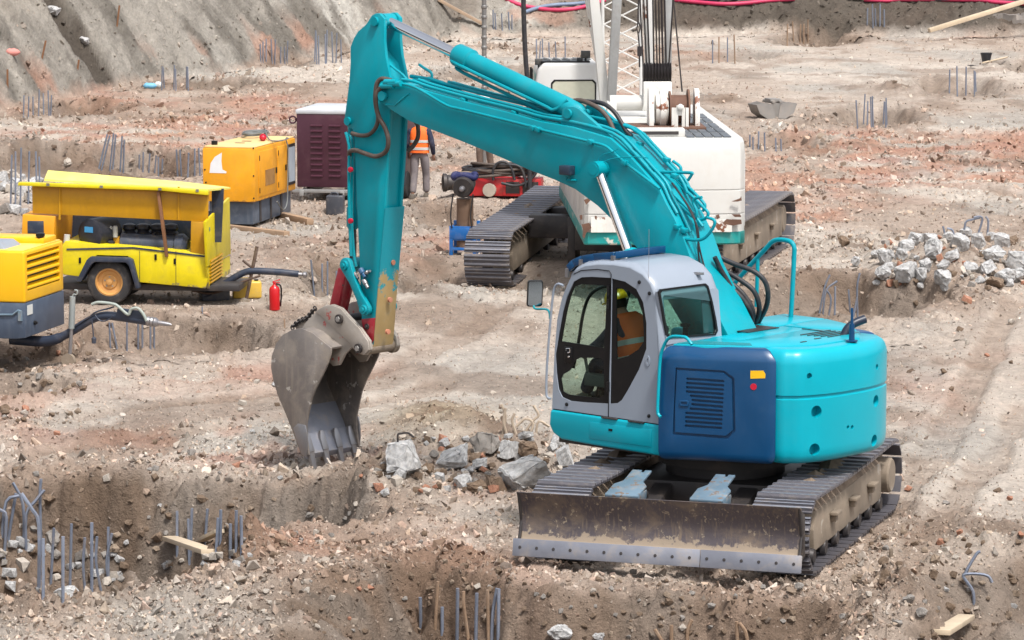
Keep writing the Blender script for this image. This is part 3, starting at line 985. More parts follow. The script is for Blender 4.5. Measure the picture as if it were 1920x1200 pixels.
    if helm:
        m = MB()
        c = h0 + upn * 0.055
        m.lathe(c, upn, [(0, .128), (.012, .130), (.03, .124), (.06, .118), (.095, .10), (.12, .07), (.132, .03), (.134, .004)], 22)
        m.lathe(c + fy * 0.045, upn, [(0, .125), (.008, .127), (.014, .118)], 20)
        m.bar(c - fy * 0.08 + upn * 0.115, c + fy * 0.08 + upn * 0.115, 0.03, 0.05)
        m.build('helmet', helm, t, ang=50)
    return t
plain_lip = plain('lips', (0.30, 0.12, 0.09), 0.5)

def fade_paint(m, low, high, z0, z1):
    """paint worn through towards one end: mixes a second colour in by height with ragged edges"""
    n = m.node_tree
    b = n.nodes['Principled BSDF']
    src = b.inputs['Base Color'].links[0].from_socket
    tc = n.nodes.new('ShaderNodeTexCoord').outputs['Object']
    sx = n.nodes.new('ShaderNodeSeparateXYZ')
    n.links.new(tc, sx.inputs[0])
    ns = noise_node(n, 7, 8, 0.65, tc)
    v = math_node(n, 'ADD', ramp(n, sx.outputs[2], z0, z1), math_node(n, 'MULTIPLY', math_node(n, 'SUBTRACT', ns.outputs[0], 0.5), 1.6))
    c = mixc(n, ramp(n, v, 0.45, 0.55), src, high)
    n.links.new(c, b.inputs['Base Color'])
fade_paint(BLADE, None, (0.34, 0.27, 0.20), 0.47, 0.30)
fade_paint(WORN, None, (0.0, 0.27, 0.34), 1.75, 2.75)
# ------------------------------------------------------------------ the teal excavator
EX = np.array([2.25, 36.75, 0.0])
EFW = np.array([-0.743, 0.669, 0.0]); EFW /= np.linalg.norm(EFW)
ELF = np.array([-EFW[1], EFW[0], 0.0])
EA = math.atan2(-EFW[0], EFW[1])
def ex2(x, y, L):                          # (forward, height) on the machine's vertical plane L metres left of its middle
    p = PL(x, y, EX + ELF * L, ELF) - EX
    return (float(p @ EFW), float(p[2]))
def ex3(x, y, L):
    a = ex2(x, y, L)
    return Vector((-L, a[0], a[1]))
def exr(x, y, fwd):                        # (left, height) on the cross plane at a forward distance
    p = PL(x, y, EX + EFW * fwd, EFW) - EX
    return (float(p @ ELF), float(p[2]))
def exz(x, y, z):
    p = G(x, y, z) - EX
    return Vector((-float(p @ ELF), float(p @ EFW), z))
side = lambda a, b, t: (t, a, b)           # (forward, height) polygon extruded across
plan = lambda a, b, t: (-b, a, t)          # (forward, left) polygon extruded upwards
exc = thing('excavator', 'teal crawler excavator with grey cab, blue side panel and dozer blade', 'excavator', EX, EA)

# --- tracks, built in the undercarriage's own heading
UA = R(-18.06) - EA
def track_path(y0, y1, zc, r, n_arc=10, sag=0.0, drop=0.0):
    p = []
    for k in range(25):
        t = k / 24
        p.append((y0 + (y1 - y0) * t, zc + r - sag * math.sin(math.pi * t) - drop * (1 - t)))
    for k in range(1, n_arc):
        a = math.pi / 2 - math.pi * k / n_arc
        p.append((y1 + r * math.cos(a), zc + r * math.sin(a)))
    for k in range(25):
        t = k / 24
        p.append((y1 + (y0 - y1) * t, zc - r - drop * t))
    for k in range(1, n_arc):
        a = -math.pi / 2 - math.pi * k / n_arc
        p.append((y0 + r * math.cos(a), zc - drop + r * math.sin(a)))
    return p
def along(path, n):
    P = [Vector((a, b)) for a, b in path]
    P.append(P[0])
    ln = [0]
    for a, b in zip(P[:-1], P[1:]):
        ln.append(ln[-1] + (b - a).length)
    out, j = [], 0
    for k in range(n):
        s_ = ln[-1] * k / n
        while ln[j + 1] < s_:
            j += 1
        t = (s_ - ln[j]) / (ln[j + 1] - ln[j])
        out.append((P[j].lerp(P[j + 1], t), (P[j + 1] - P[j]).normalized()))
    return out, ln[-1]
def make_track(root, rz, cx, wd, y0, y1, zc, r, n, side_sign, mats, rollers=7, mud=True, drop=0.0):
    tr = bpy.data.objects.new('track', None)
    C.objects.link(tr)
    tr.parent = root
    tr.rotation_euler.z = rz
    path = track_path(y0, y1, zc, r, sag=0.025, drop=drop)
    pts, total = along(path, n)
    p = total / n
    m = MB()
    prof = [(-.45, -.01), (-.45, .008), (-.36, .010), (-.31, .034), (-.22, .034), (-.17, .012), (.0, .010), (.04, .026), (.10, .026), (.14, .010), (.25, .010), (.29, .022), (.35, .022), (.39, .006), (.44, -.01)]
    m.prism([(a * p, b) for a, b in prof], lambda a, b, t: (t, a, b), -wd / 2, wd / 2)
    m.mi = 1                                     # polished tips of the grousers
    for a_, b_, w2 in ((-.265, .034, .10), (.07, .026, .07), (.32, .022, .07)):
        m.box((0, a_ * p, b_ + .0025), (wd - .01, w2 * p, .005))
    m.mi = 0
    for q in (-1, 1):
        m.box((q * 0.075, 0, -0.045), (0.035, p * 0.8, 0.085))
    first = None
    for (c, d) in pts:
        if first is None:
            o = first = m.build('track_shoe', [mats[0], EDGE], tr)
        else:
            o = link_copy(first, tr)
        ang = math.atan2(d[1], d[0])
        o.rotation_euler = (ang, 0, 0)
        o.location = (cx, c[0], c[1])
    for nm, y, rr in (('idler_wheel', y0, r - 0.06), ('drive_sprocket', y1, r - 0.06)):
        m = MB()
        zz = zc - (drop if y == y0 else 0)
        m.lathe((cx - 0.11, y, zz), (1, 0, 0), [(0, rr * .55), (0.0, rr * .9), (.03, rr), (.19, rr), (.22, rr * .9), (.22, rr * .55), (.23, rr * .5), (.26, rr * .2)], 24)
        if nm == 'drive_sprocket':
            m.lathe((cx + side_sign * 0.10, y, zc), (side_sign, 0, 0), [(0, rr * .62), (.15, rr * .62), (.17, rr * .55), (.17, .02)], 24)
        m.build(nm, mats[1], tr)
    m = MB()
    fo = wd * 0.34
    prof = [(0, 0), (y1 - r * .75, zc + r * .50), (y1 - r * .62, zc + r * .2), (y1 - r * .62, zc - r * .62), (y0 + r * .75, zc - r * .62 - drop), (y0 + r * .62, zc - drop), (y0 + r * .9, zc + r * .50 - drop)][1:]
    m.prism(prof, side, cx - fo, cx + fo)
    fr = m.build('track_frame', mats[2], tr, bevel=0.02)
    for k in range(3):
        m = MB()
        y = y0 + (y1 - y0) * (0.28 + 0.24 * k)
        m.box((cx + side_sign * (fo + 0.045), y, zc + r * 0.12), (0.085, 0.20, 0.035))
        m.box((cx + side_sign * (fo + 0.03), y, zc + r * 0.02), (0.055, 0.10, 0.10))
        m.build('step_bracket', mats[2], tr, bevel=0.008)
    for k in range(rollers):
        y = y0 + (y1 - y0) * (k + 0.5) / rollers
        m = MB()
        m.lathe((cx - fo * 1.02, y, zc - r + 0.10 - drop * (1 - (k + .5) / rollers)), (1, 0, 0), [(0, .07), (.05, .085), (.07, .06), (fo * 2.04 - .07, .06), (fo * 2.04 - .05, .085), (fo * 2.04, .07)], 14)
        m.build('roller', DARKM, tr)
    if mud:
        m = MB()
        random.seed(int(cx * 100))
        N = 26
        lp = []
        for k in range(N + 1):
            y = y0 + r * .9 + (y1 - y0 - r * 1.7) * k / N
            hh = 0.07 + 0.10 * random.random() + 0.10 * math.sin(math.pi * k / N)
            zc_ = zc - drop * (1 - k / N)
            lp.append([Vector((cx - fo * .9, y, zc_ + r * .49)), Vector((cx - fo * .55, y, zc_ + r * .5 + hh * .8)), Vector((cx + fo * random.uniform(-.2, .2), y, zc_ + r * .5 + hh)), Vector((cx + fo * .55, y, zc_ + r * .5 + hh * .7)), Vector((cx + fo * .95, y, zc_ + r * .49))])
        m.loft(lp)
        m.build('caked_soil', DIRT, tr, ang=20)
    return tr
DIRT = surf('caked_soil', (0.20, 0.15, 0.11), 0.95, amt=0.7, scale=7, dirt=(0.36, 0.29, 0.22), bump=1.0, bscale=26, var=0.3)
for sg in (-1, 1):
    make_track(exc, UA, sg * 1.13, 0.60, -1.98, 1.62, 0.405, 0.365, 46, sg, (SHOE, MUD, MUD))

# --- undercarriage middle, dozer blade
def ub(m, name, mat, **k):
    return m.build(name, mat, exc, rz=UA, **k)
m = MB()
m.box((0, -0.15, 0.52), (1.62, 1.5, 0.30))
m.prism([(-1.75, .30), (-0.8, .38), (-0.8, .66), (-1.75, .46)], side, -0.55, -0.35)
m.prism([(-1.75, .30), (-0.8, .38), (-0.8, .66), (-1.75, .46)], side, 0.35, 0.55)
ub(m, 'undercarriage_frame', DARKM, bevel=0.02)
m = MB()
m.lathe((0, -0.1, 0.66), (0, 0, 1), [(0, .62), (.12, .62), (.12, .70), (.31, .70)], 40)
ub(m, 'slewing_ring', DARKM)
BT = -2.73
m = MB()
prof = []
for k in range(13):
    t = k / 12
    z = 0.20 + 0.60 * t
    prof.append((BT + 0.10 * math.sin(math.pi * t) - (0.05 if t < 0.1 else 0), z))
prof += [(a + 0.03, b) for a, b in prof[::-1]]
m.prism(prof, side, -1.43, 1.43)
bl = ub(m, 'dozer_blade', BLADE)
m = MB()
for q in (-1.43, -1.40), (1.40, 1.43):
    m.prism([(BT - 0.02, .21), (BT + 0.22, .30), (BT + 0.20, .70), (BT + 0.0, .80), (BT + 0.10, .5)], side, q[0], q[1])
for q in (-0.5, 0.5):
    m.prism([(BT + 0.14, .26), (BT + 0.95, .36), (BT + 0.95, .56), (BT + 0.5, .66), (BT + 0.14, .68)], side, q - 0.05, q + 0.05)
m.box((0, BT + 0.21, 0.36), (2.6, 0.12, 0.16))
o = m.build('push_frame', DARKM, bl, bevel=0.01)
m = MB()
m.prism([(BT - 0.065, 0.175), (BT - 0.04, 0.175), (BT - 0.003, 0.335), (BT - 0.028, 0.345)], side, -1.455, 0.447)
m.build('cutting_edge', EDGE, bl, bevel=0.004)
m = MB()
m.prism([(BT - 0.065, 0.175), (BT - 0.04, 0.175), (BT - 0.003, 0.335), (BT - 0.028, 0.345)], side, 0.453, 1.455)
m.build('cutting_edge', EDGE, bl, bevel=0.004)
b0 = None
for k in range(17):
    x = -1.38 + k * 2.76 / 16
    if b0 is None:
        m = MB()
        m.lathe((0, 0, 0), (0, -1, 0.25), [(0, .016), (.003, .014), (.004, .004)], 10)
        b0 = o = m.build('bolt', DARKM, bl)
    else:
        o = link_copy(b0, bl)
    o.location = (x, BT - 0.049, 0.262)
for sg in (-1, 1):                          # cylinder guards behind the blade
    m = MB()
    xx = sg * 0.43
    up_ = lambda a, b, t: (xx + a, -2.48 + b, 0.76 + 0.13 * b / 0.75 + t)
    m.prism([(-.17, 0), (.17, 0), (.17, .30), (.10, .42), (.10, .74), (.03, .74), (.03, .68), (-.0, .68), (-.0, .74), (-.10, .74), (-.10, .42), (-.17, .30)], up_, 0, 0.025)
    m.box((xx - 0.165, -2.32, 0.75), (0.012, 0.30, 0.09))
    m.box((xx + 0.165, -2.32, 0.75), (0.012, 0.30, 0.09))
    g_ = ub(m, 'blade_cylinder_guard', PALEBLUE, bevel=0.006)
    m = MB()
    m.cyl((xx, -2.62, 0.62), (xx, -1.7, 0.66), 0.06)
    ub(m, 'blade_cylinder', DARKM)
random.seed(3)
def clod_obj(name, c, s, mat, parent, seed, rz=0):
    v, f = stone_mesh(seed)
    m = MB()
    m.add([Vector(p) * s for p in v], [tuple(int(i) for i in q) for q in f])
    o = m.build(name, mat, parent, bevel=s * 0.06, seg=1, ang=25, fix=True)
    o.location = c
    return o

# --- body
ZB, ZT = 0.965, 2.12
m = MB()
m.prism([(1.2, 1.3), (1.2, -1.3), (-0.1, -1.3), (-1.0, -0.9), (-1.0, 0.9), (-0.1, 1.3)], plan, 0.975, 1.16)
m.build('swing_platform', DARKM, exc)
TLW = 0.825
def tail(q, off=0.0):
    k_ = abs(q) / TLW
    return -(1.43 + off) - 0.21 * (1 - k_ ** 2.6) + 0.05 * max(0, k_ - .9) / .1
cw = [(tail(q / 20 * TLW), q / 20 * TLW) for q in range(-20, 21)]
cw = [(-1.10, -.87), (-1.32, -TLW - .03), (-1.36, -TLW - .018)] + cw + [(-1.36, TLW + .018), (-1.32, TLW + .03), (-1.10, .87)]
cw += [(-0.80, 0.80), (-0.80, -0.80)]
m = MB()
def shell_loft(m, poly, c, zs):            # plan polygon lofted upwards, inset by d towards c at each height
    loops = []
    for z, d in zs:
        lp = []
        for a, b in poly:
            v = Vector((a - c[0], b - c[1]))
            k = max(0.0, (v.length - d) / v.length)
            lp.append(Vector((-(c[1] + v.y * k), c[0] + v.x * k, z)))
        loops.append(lp)
    m.loft(loops)
ZS = [(ZB, .10), (ZB + .012, .06), (ZB + .04, .025), (ZB + .09, .006), (ZB + .16, 0)]
ZE = [(ZT - .15, 0), (ZT - .11, .008), (ZT - .06, .028), (ZT - .025, .055), (ZT - .006, .085), (ZT, .12)]
GR = [(1.775, 0), (1.785, .012), (1.80, .012), (1.81, 0)]
shell_loft(m, cw, (-0.95, 0), ZS + GR[:0] + [(1.62, 0), (1.628, .016), (1.655, .016), (1.663, 0)] + ZE)
cwo = m.build('counterweight', TEAL2, exc, ang=40)
def tailn(l):                               # outward direction of the tail's face
    sl_ = (tail(l + .01) - tail(l - .01)) / .02
    n_ = Vector((-1.0, sl_, 0)).normalized()
    return Vector((-n_.y, n_.x, 0))
dr = MB()
holes = []
def tail_at(px, py):
    best = None
    for k in range(400):
        l = -0.81 + 1.62 * k / 399
        p = EX + EFW * tail(l) + ELF * l
        d = p - CAMP
        z = d @ FWV
        e = abs(960 + F_PX * d[0] / (z + 0.0) - px)
        if best is None or e < best[0]:
            best = (e, l, p)
    l, p = best[1], best[2]
    rr_ = ray(px, py)
    return l, float(CAMP[2] + rr_[2] * (p[1] / rr_[1]))
for px, py, rad in ((1528, 772, .062), (1525, 843, .062), (1514, 705, .030), (1639, 752, .062), (1637, 826, .062), (1640, 688, .03), (1595, 801, .022), (1587, 801, .02)):
    l, z = tail_at(px, py)
    c = Vector((-l, tail(l), z))
    n_ = tailn(l)
    dep = 0.10 if rad > .04 else 0.05
    dr.cyl(c - n_ * dep, c + n_ * 0.1, rad, 24)
cut(cwo, dr)
for sg, nm in ((1, 'side_panel'), (-1, 'side_panel')):
    poly = [(-0.235, 1.43), (-0.75, 1.18), (-1.235, .940), (-1.305, .880), (-1.05, .60), (-0.235, .60)]
    poly = [(a, b * sg) for a, b in poly]
    m = MB()
    shell_loft(m, poly, (-0.62, 0.85 * sg), [(ZB, .07), (ZB + .015, .035), (ZB + .04, .012), (ZB + .09, 0), (ZT - .13, 0), (ZT - .10, .008), (ZT - .015, .085), (ZT - .0, .12)])
    pan = m.build(nm, BLUE, exc, bevel=0.012, ang=30)
    if sg == 1:
        blue_left = pan
# door in the blue panel with its louvres
CA, CB = np.array([-0.235, 1.43]), np.array([-1.265, .925])
cd = (CB - CA) / np.linalg.norm(CB - CA)
cn = np.array([cd[1], -cd[0]]); cn = cn if cn[1] > 0 else -cn
def chord(u, z, t):
    p = CA + cd * u + cn * t
    return (-p[1], p[0], z)
cpl = EX + EFW * CA[0] + ELF * CA[1]
cnw = EFW * cn[0] + ELF * cn[1]
cdw = EFW * cd[0] + ELF * cd[1]
def ch2(x, y):
    p = PL(x, y, cpl, cnw)
    return (float((p - cpl) @ cdw), float(p[2]))
door = [ch2(*p) for p in ((1270, 694), (1356, 699), (1372, 712), (1374, 806), (1361, 817), (1266, 810), (1266, 760))]
big = [ch2(*p) for p in ((1267, 689), (1358, 695), (1377, 709), (1379, 808), (1364, 823), (1261, 815))]
dr = MB()
dr.prism(big, chord, -0.025, 0.06)
dr.prism([ch2(*p) for p in ((1283, 706), (1362, 712), (1362, 806), (1280, 802))], chord, -0.16, 0.06)
cut(blue_left, dr)
slots = []
for k in range(12):
    y = 710 + k * 8.0
    x0 = 1288 - 0.25 * k + (8 if 4 <= k <= 7 else 0) + (3 if 5 <= k <= 6 else 0)
    x1 = 1357 - 0.35 * k
    a, b = ch2(x0, y), ch2(x1, y + 4.6)
    hh = 0.0125
    sl = [(a[0], a[1] - hh), (b[0], b[1] - hh), (b[0] + .008, b[1]), (b[0], b[1] + hh), (a[0], a[1] + hh), (a[0] - .008, a[1])]
    slots.append(sl)
m = MB()
m.plate(door, slots, chord, -0.024, 0.004)
dd = m.build('vent_door', BLUE, exc)
for k, sl in enumerate(slots):              # blades inside the slots
    m = MB()
    zc_ = sl[0][1] - 0.012
    a, b = sl[0][0] - .01, sl[1][0] + .01
    m.add([chord(a, zc_ + .03, -.03), chord(b, zc_ - .0 + (sl[1][1] - sl[0][1]) + .03, -.03), chord(b, zc_ + (sl[1][1] - sl[0][1]), -.07), chord(a, zc_, -.07),
           chord(a, zc_ + .034, -.03), chord(b, zc_ + (sl[1][1] - sl[0][1]) + .034, -.03), chord(b, zc_ + .004 + (sl[1][1] - sl[0][1]), -.07), chord(a, zc_ + .004, -.07)],
          [(0, 1, 2, 3), (7, 6, 5, 4), (0, 4, 5, 1), (1, 5, 6, 2), (2, 6, 7, 3), (3, 7, 4, 0)])
    m.build('louvre', DARKM, dd)
m = MB()
m.prism([ch2(*p) for p in ((1284, 712), (1361, 716), (1361, 804), (1281, 800))], chord, -0.15, -0.14)
m.build('radiator_core', DARKM, dd)
u, z = ch2(1283, 756)
m = MB()
m.plate([(u - .045, z - .03), (u + .045, z - .03), (u + .05, z), (u + .045, z + .03), (u - .045, z + .03), (u - .05, z)], [[(u - .028, z - .014), (u + .028, z - .014), (u + .028, z + .014), (u - .028, z + .014)]], chord, 0.003, 0.016)
m.build('door_handle', BLUE, dd, bevel=0.003)
u, z = ch2(1421, 703)
m = MB()
m.prism([(u - .075, z - .04), (u + .075, z - .03), (u + .078, z + .012), (u + .055, z + .045), (u - .075, z + .04)], chord, 0.0, 0.004)
m.build('yellow_sticker', YSTICK, exc)
u, z = ch2(1413, 725)
m = MB()
m.prism([(u + .033 * math.cos(k * .3927), z + .033 * math.sin(k * .3927)) for k in range(16)], chord, 0.0, 0.006)
m.build('red_reflector', REDSPOT, exc)

# deck plates over the engine, tank and pump bay
deck = [
    ('engine_hood', [(-0.30, 1.28), (-0.62, 1.15), (-1.10, .80), (-1.40, .35), (-1.42, -.35), (-1.10, -.78), (-0.62, -.62), (-0.62, .60), (-0.30, .62)]),
    ('hood_plate', [(-0.235, .60), (-0.60, .58), (-0.60, -.60), (-0.235, -.60)]),
    ('pump_cover', [(-0.235, -.62), (-0.62, -.64), (-1.05, -.80), (-0.72, -1.14), (-0.235, -1.36)]),
    ('tank_cover', [(-0.22, -.36), (-0.22, -1.36), (0.35, -1.38), (0.35, -.36)]),
]
for nm, poly in deck:
    m = MB()
    m.prism(poly, plan, ZT - 0.10, ZT + (0.014 if nm != 'hood_plate' else 0.008))
    m.build(nm, TEAL2, exc, bevel=0.012)
m = MB()
for k in range(5):
    m.box((0.35, -0.86 - 0.075 * k, ZT + 0.018), (0.50 - 0.03 * k, 0.018, 0.008))
m.build('hood_slot', DARKM, exc)
m = MB()
for a in ((0.0, -1.15, .10, .02), (-.3, -1.2, .09, .02), (.5, -.72, .02, .3)):
    m.box((a[0], a[1], ZT + 0.017), (a[2], a[3], 0.008))
m.build('hood_latch', DARKM, exc)
m = MB()                                     # perforated step beside the cab
m.prism([(-0.32, 1.24), (-0.60, 1.12), (-0.98, .86), (-0.86, .74), (-0.32, 1.0)], plan, ZT + 0.012, ZT + 0.020)
m.build('step_grating', surf('perforated_teal_step', (0.0, 0.20, 0.24), 0.5, amt=0.3, scale=60), exc)
# box ahead of the engine on the right, boom well
m = MB()
m.prism([(1.15, -.42), (1.15, -1.2), (1.0, -1.36), (-0.215, -1.36), (-0.215, -.42)], plan, 0.98, ZT - 0.11)
m.build('right_side_tank', TEAL2, exc, bevel=0.05, seg=3)
m = MB()
m.prism([(0.62, .34), (0.62, -.40), (-0.22, -.40), (-0.22, .34)], plan, 1.16, 1.55)
m.build('boom_foot_bracket', DARKM, exc, bevel=0.02)
# teal skirt under the cab
m = MB()
sk = [ex2(*p, 1.385) for p in ((1031, 768), (1029, 796), (1036, 812), (1052, 824), (1100, 833), (1240, 856), (1240, 798))]
m.prism(sk, side, -1.385, -0.3)
m.build('cab_skirt', TEAL2, exc, bevel=0.025, seg=3)
m = MB()
lk = [ex2(*p, 1.387) for p in ((1106, 791), (1222, 806), (1221, 838), (1105, 822))]
m.prism(lk, side, -1.392, -1.384)
tb = m.build('toolbox_lid', TEAL2, exc, bevel=0.003)
q = ex2(1145, 806, 1.39)
m = MB()
m.box((-1.393, q[0], q[1]), (0.006, 0.05, 0.022))
m.build('lid_latch', BLACK, tb)
for px in (1145, 1195):
    m = MB()
    q = ex2(px, 796 + (px - 1145) * 0.14, 1.37)
    m.box((-1.374, q[0], 1.312), (0.06, 0.20, 0.012))
    m.build('step_tread', DARKM, exc)

# --- cab
XL, XR = -1.36, -0.36
CE = lambda pts: [ex2(x, y, 1.36) for x, y in pts]
outl = CE([(1035, 769), (1037, 720), (1040, 655), (1045, 598), (1053, 562), (1062, 538), (1071, 519), (1081, 508), (1096, 501), (1120, 498), (1150, 499), (1180, 504), (1203, 517), (1217, 534), (1225, 556), (1230, 600), (1233, 650), (1237, 797)])
h_door = CE([(1041, 665), (1043, 700), (1047, 730), (1054, 745), (1070, 752), (1100, 755), (1141, 757), (1142.5, 700), (1144.5, 600), (1145.5, 521), (1110, 519), (1090, 520), (1076, 528), (1063, 556), (1055, 584), (1048, 622)])
h_quar = CE([(1147, 522), (1172, 528), (1193, 542), (1206, 567), (1212, 606), (1212, 654), (1198, 693), (1177, 732), (1166, 750), (1158, 756), (1143.5, 757)])
m = MB()
m.plate(outl, [h_door, h_quar], side, XL, XL + 0.05)
cab = m.build('cab_side_frame', CABG, exc, bevel=0.0)
# black printed border of the door glass, with the clear openings
clear_up = CE([(1051, 640), (1054, 622), (1061, 584), (1068, 556), (1075, 538), (1090, 533), (1137, 536), (1134, 600), (1131, 652)])
clear_lo = CE([(1050, 710), (1054, 702), (1066, 695), (1073, 685), (1078, 675), (1086, 671), (1124, 671), (1130, 677), (1132, 741), (1121, 747), (1065, 740), (1054, 734)])
m = MB()
m.plate(h_door, [clear_up, clear_lo], side, XL + 0.012, XL + 0.026)
m.build('door_glass_border', BLACK, cab)
clear_q = CE([(1154, 541), (1172, 542), (1194, 560), (1204, 590), (1206, 640), (1196, 655), (1176, 668), (1155, 674)])
m = MB()
m.plate(h_quar, [clear_q], side, XL + 0.012, XL + 0.026)
m.build('quarter_glass_border', BLACK, cab)
for nm, poly in (('door_window', clear_up), ('lower_door_window', clear_lo), ('quarter_window', clear_q)):
    m = MB()
    m.prism(poly, side, XL + 0.016, XL + 0.021)
    m.build(nm, GLASS, cab)
m = MB()                                     # door seam and hinge post
P = [Vector((XL - 0.001, *p)) for p in CE([(1076, 514), (1090, 507), (1120, 505), (1143, 508), (1146, 514), (1145, 600), (1142, 700), (1141, 782)])]
m.tube(P, 0.005, 6)
P = [Vector((XL - 0.001, *p)) for p in CE([(1038, 767), (1141, 782), (1236, 796)])]
m.tube(P, 0.006, 6)
m.build('door_seam', BLACK, cab)
m = MB()
for py in (545, 570, 725):
    q = CE([(1141, py)])[0]
    m.cyl((XL - 0.004, q[0], q[1] - 0.05), (XL - 0.004, q[0], q[1] + 0.05), 0.016, 10)
m.build('door_hinge', BLACK, cab)
q = CE([(1065, 660)])[0]
m = MB()
m.box((XL + 0.008, q[0], q[1] - 0.03), (0.012, 0.11, 0.17))
hd = m.build('door_handle', BLACK, cab, bevel=0.004)
m = MB()
P = [Vector((XL - 0.012, *p)) for p in CE([(1063, 657), (1063, 653), (1070, 653), (1070, 660), (1066, 661)])]
m.tube(P, 0.006, 6)
m.lathe((XL + 0.002, *CE([(1066, 669)])[0]), (-1, 0, 0), [(0, .012), (.006, .010), (.007, .002)], 10)
m.build('handle_pull', CHROME, hd)
q = CE([(1215, 677)])[0]
m = MB()
m.plate([(q[0] + .03 * math.cos(k * .524), q[1] + .055 * math.sin(k * .524)) for k in range(12)], [[(q[0] + .012 * math.cos(k * .785), q[1] + .03 * math.sin(k * .785)) for k in range(8)]], side, XL - 0.008, XL)
m.build('lifting_eye', CABG, cab)
for px, py in ((1199, 529), (1217, 780), (1063, 758), (1218, 550)):
    q = CE([(px, py)])[0]
    m = MB()
    m.lathe((XL, *q), (-1, 0, 0), [(0, .02), (.012, .018), (.02, .006)], 10)
    m.build('rubber_stop', BLACK, cab)
# far side of the cab
far_hole = [(a, b) for a, b in CE([(1052, 700), (1056, 600), (1070, 545), (1085, 520), (1150, 512), (1195, 540), (1210, 600), (1212, 690)])]
m = MB()
m.plate(outl, [far_hole], side, XR - 0.05, XR)
m.build('far_cab_side', INTER, exc)
m = MB()
m.prism(far_hole, side, XR - 0.03, XR - 0.025)
m.build('far_cab_window', GLASSG, exc)
m = MB()
a = ex2(1108, 600, 0.4)
P = [Vector((XR - 0.06, *p)) for p in [ex2(*q, 0.42) for q in ((1075, 690), (1085, 640), (1093, 590), (1105, 556), (1125, 540), (1150, 536))]]
m.tube(smooth_path(P, 4), 0.018, 8)
m.build('far_window_post', BLACK, exc)
# roof and rear wall in one shell, with an opening for the rear window
top = CE([(1071, 519), (1081, 508), (1096, 501), (1120, 498), (1150, 499), (1180, 504), (1203, 517), (1217, 534), (1225, 556)])
zr = [2.585, 2.56, 2.20, 2.16, 2.10, 1.312]
rearf = [float(np.interp(z, [1.312, 2.1, 2.42, 2.6], [-0.201, -0.172, -0.145, -0.11])) for z in zr]
prof = top + [(f_, z) for f_, z in zip(rearf, zr)]
def offs(pr, d):
    out = []
    for i, p in enumerate(pr):
        a, b = Vector(pr[max(0, i - 1)]), Vector(pr[min(len(pr) - 1, i + 1)])
        t = (b - a).normalized()
        n_ = Vector((-t.y, t.x))
        if n_.y < 0 and abs(t.x) > 0.5:
            n_ = -n_
        if abs(t.x) <= 0.5 and n_.x > 0 and i > 4:
            n_ = -n_
        out.append((p[0] + n_.x * d, p[1] + n_.y * d))
    return out
xs = [(XL, 0), (XL + .012, .018), (XL + .04, .04), (XL + .085, .055), (XL + .12, .06), (XL + .5, .068), (XR - .12, .06), (XR - .085, .055), (XR - .04, .04), (XR - .012, .018), (XR, 0)]
m = MB()
loops = [[Vector((x, *p)) for p in offs(prof, d)] for x, d in xs]
n_ = len(prof)
vs = [p for l in loops for p in l]
fs = []
i0 = len(top)
for i in range(len(loops) - 1):
    for k in range(n_ - 1):
        if 3 <= i <= 6 and (i0 + 1 <= k <= i0 + 2 or k in (2, 3)):
            continue                         # rear window and skylight openings
        fs.append((i * n_ + k, i * n_ + k + 1, (i + 1) * n_ + k + 1, (i + 1) * n_ + k))
m.add(vs, fs)
roof = m.build('cab_roof_and_rear', CABG, exc, ang=50)
sol = roof.modifiers.new('s', 'SOLIDIFY')
sol.thickness = 0.03
sol.offset = -1
m = MB()
m.box((-0.86, sum(q[0] for q in top[2:5]) / 3, top[3][1] + .05), (0.82, abs(top[2][0] - top[4][0]) + .02, .006))
m.build('skylight', GLASS, exc)
RW = lambda f_: [exr(x, y, f_) for x, y in ((1240, 548), (1244, 543), (1290, 537), (1329, 532), (1334, 537), (1339, 565), (1343, 600), (1344, 620), (1339, 628), (1300, 631), (1254, 634), (1248, 628), (1244, 590))]
rwp = RW(-0.225)
cxr = sum(p[0] for p in rwp) / len(rwp)
czr = sum(p[1] for p in rwp) / len(rwp)
inner = [(cxr + (a - cxr) * 0.93, czr + (b - czr) * 0.93) for a, b in rwp]
outer = [(.42, 2.12), (1.30, 2.12), (1.31, 2.59), (1.28, 2.615), (.44, 2.615), (.41, 2.59)]
rear = lambda a, b, t: (-a, -0.238 + t + (b - 2.1) * 0.115, b)
m = MB()
m.plate(outer, [rwp], rear, -0.004, 0.03)
m.build('rear_window_surround', CABG, exc)
m = MB()
m.plate(rwp, [inner], rear, -0.014, 0.006)
m.build('rear_window_seal', BLACK, exc)
m = MB()
m.prism(inner, rear, -0.006, -0.001)
m.build('rear_window', GLASSG, exc)
xin = [p[0] for p in inner]
zin = [p[1] for p in inner]
m = MB()
m.prism([(min(xin) + .0, min(zin) + .01), (min(xin) + .16, min(zin) + .01), (min(xin) + .155, max(zin) - .02), (min(xin) + .02, max(zin) - .02)], rear, 0.02, 0.03)
m.build('interior_pillar', plain('interior_pillar_grey', (0.10, 0.13, 0.16), 0.5), exc)
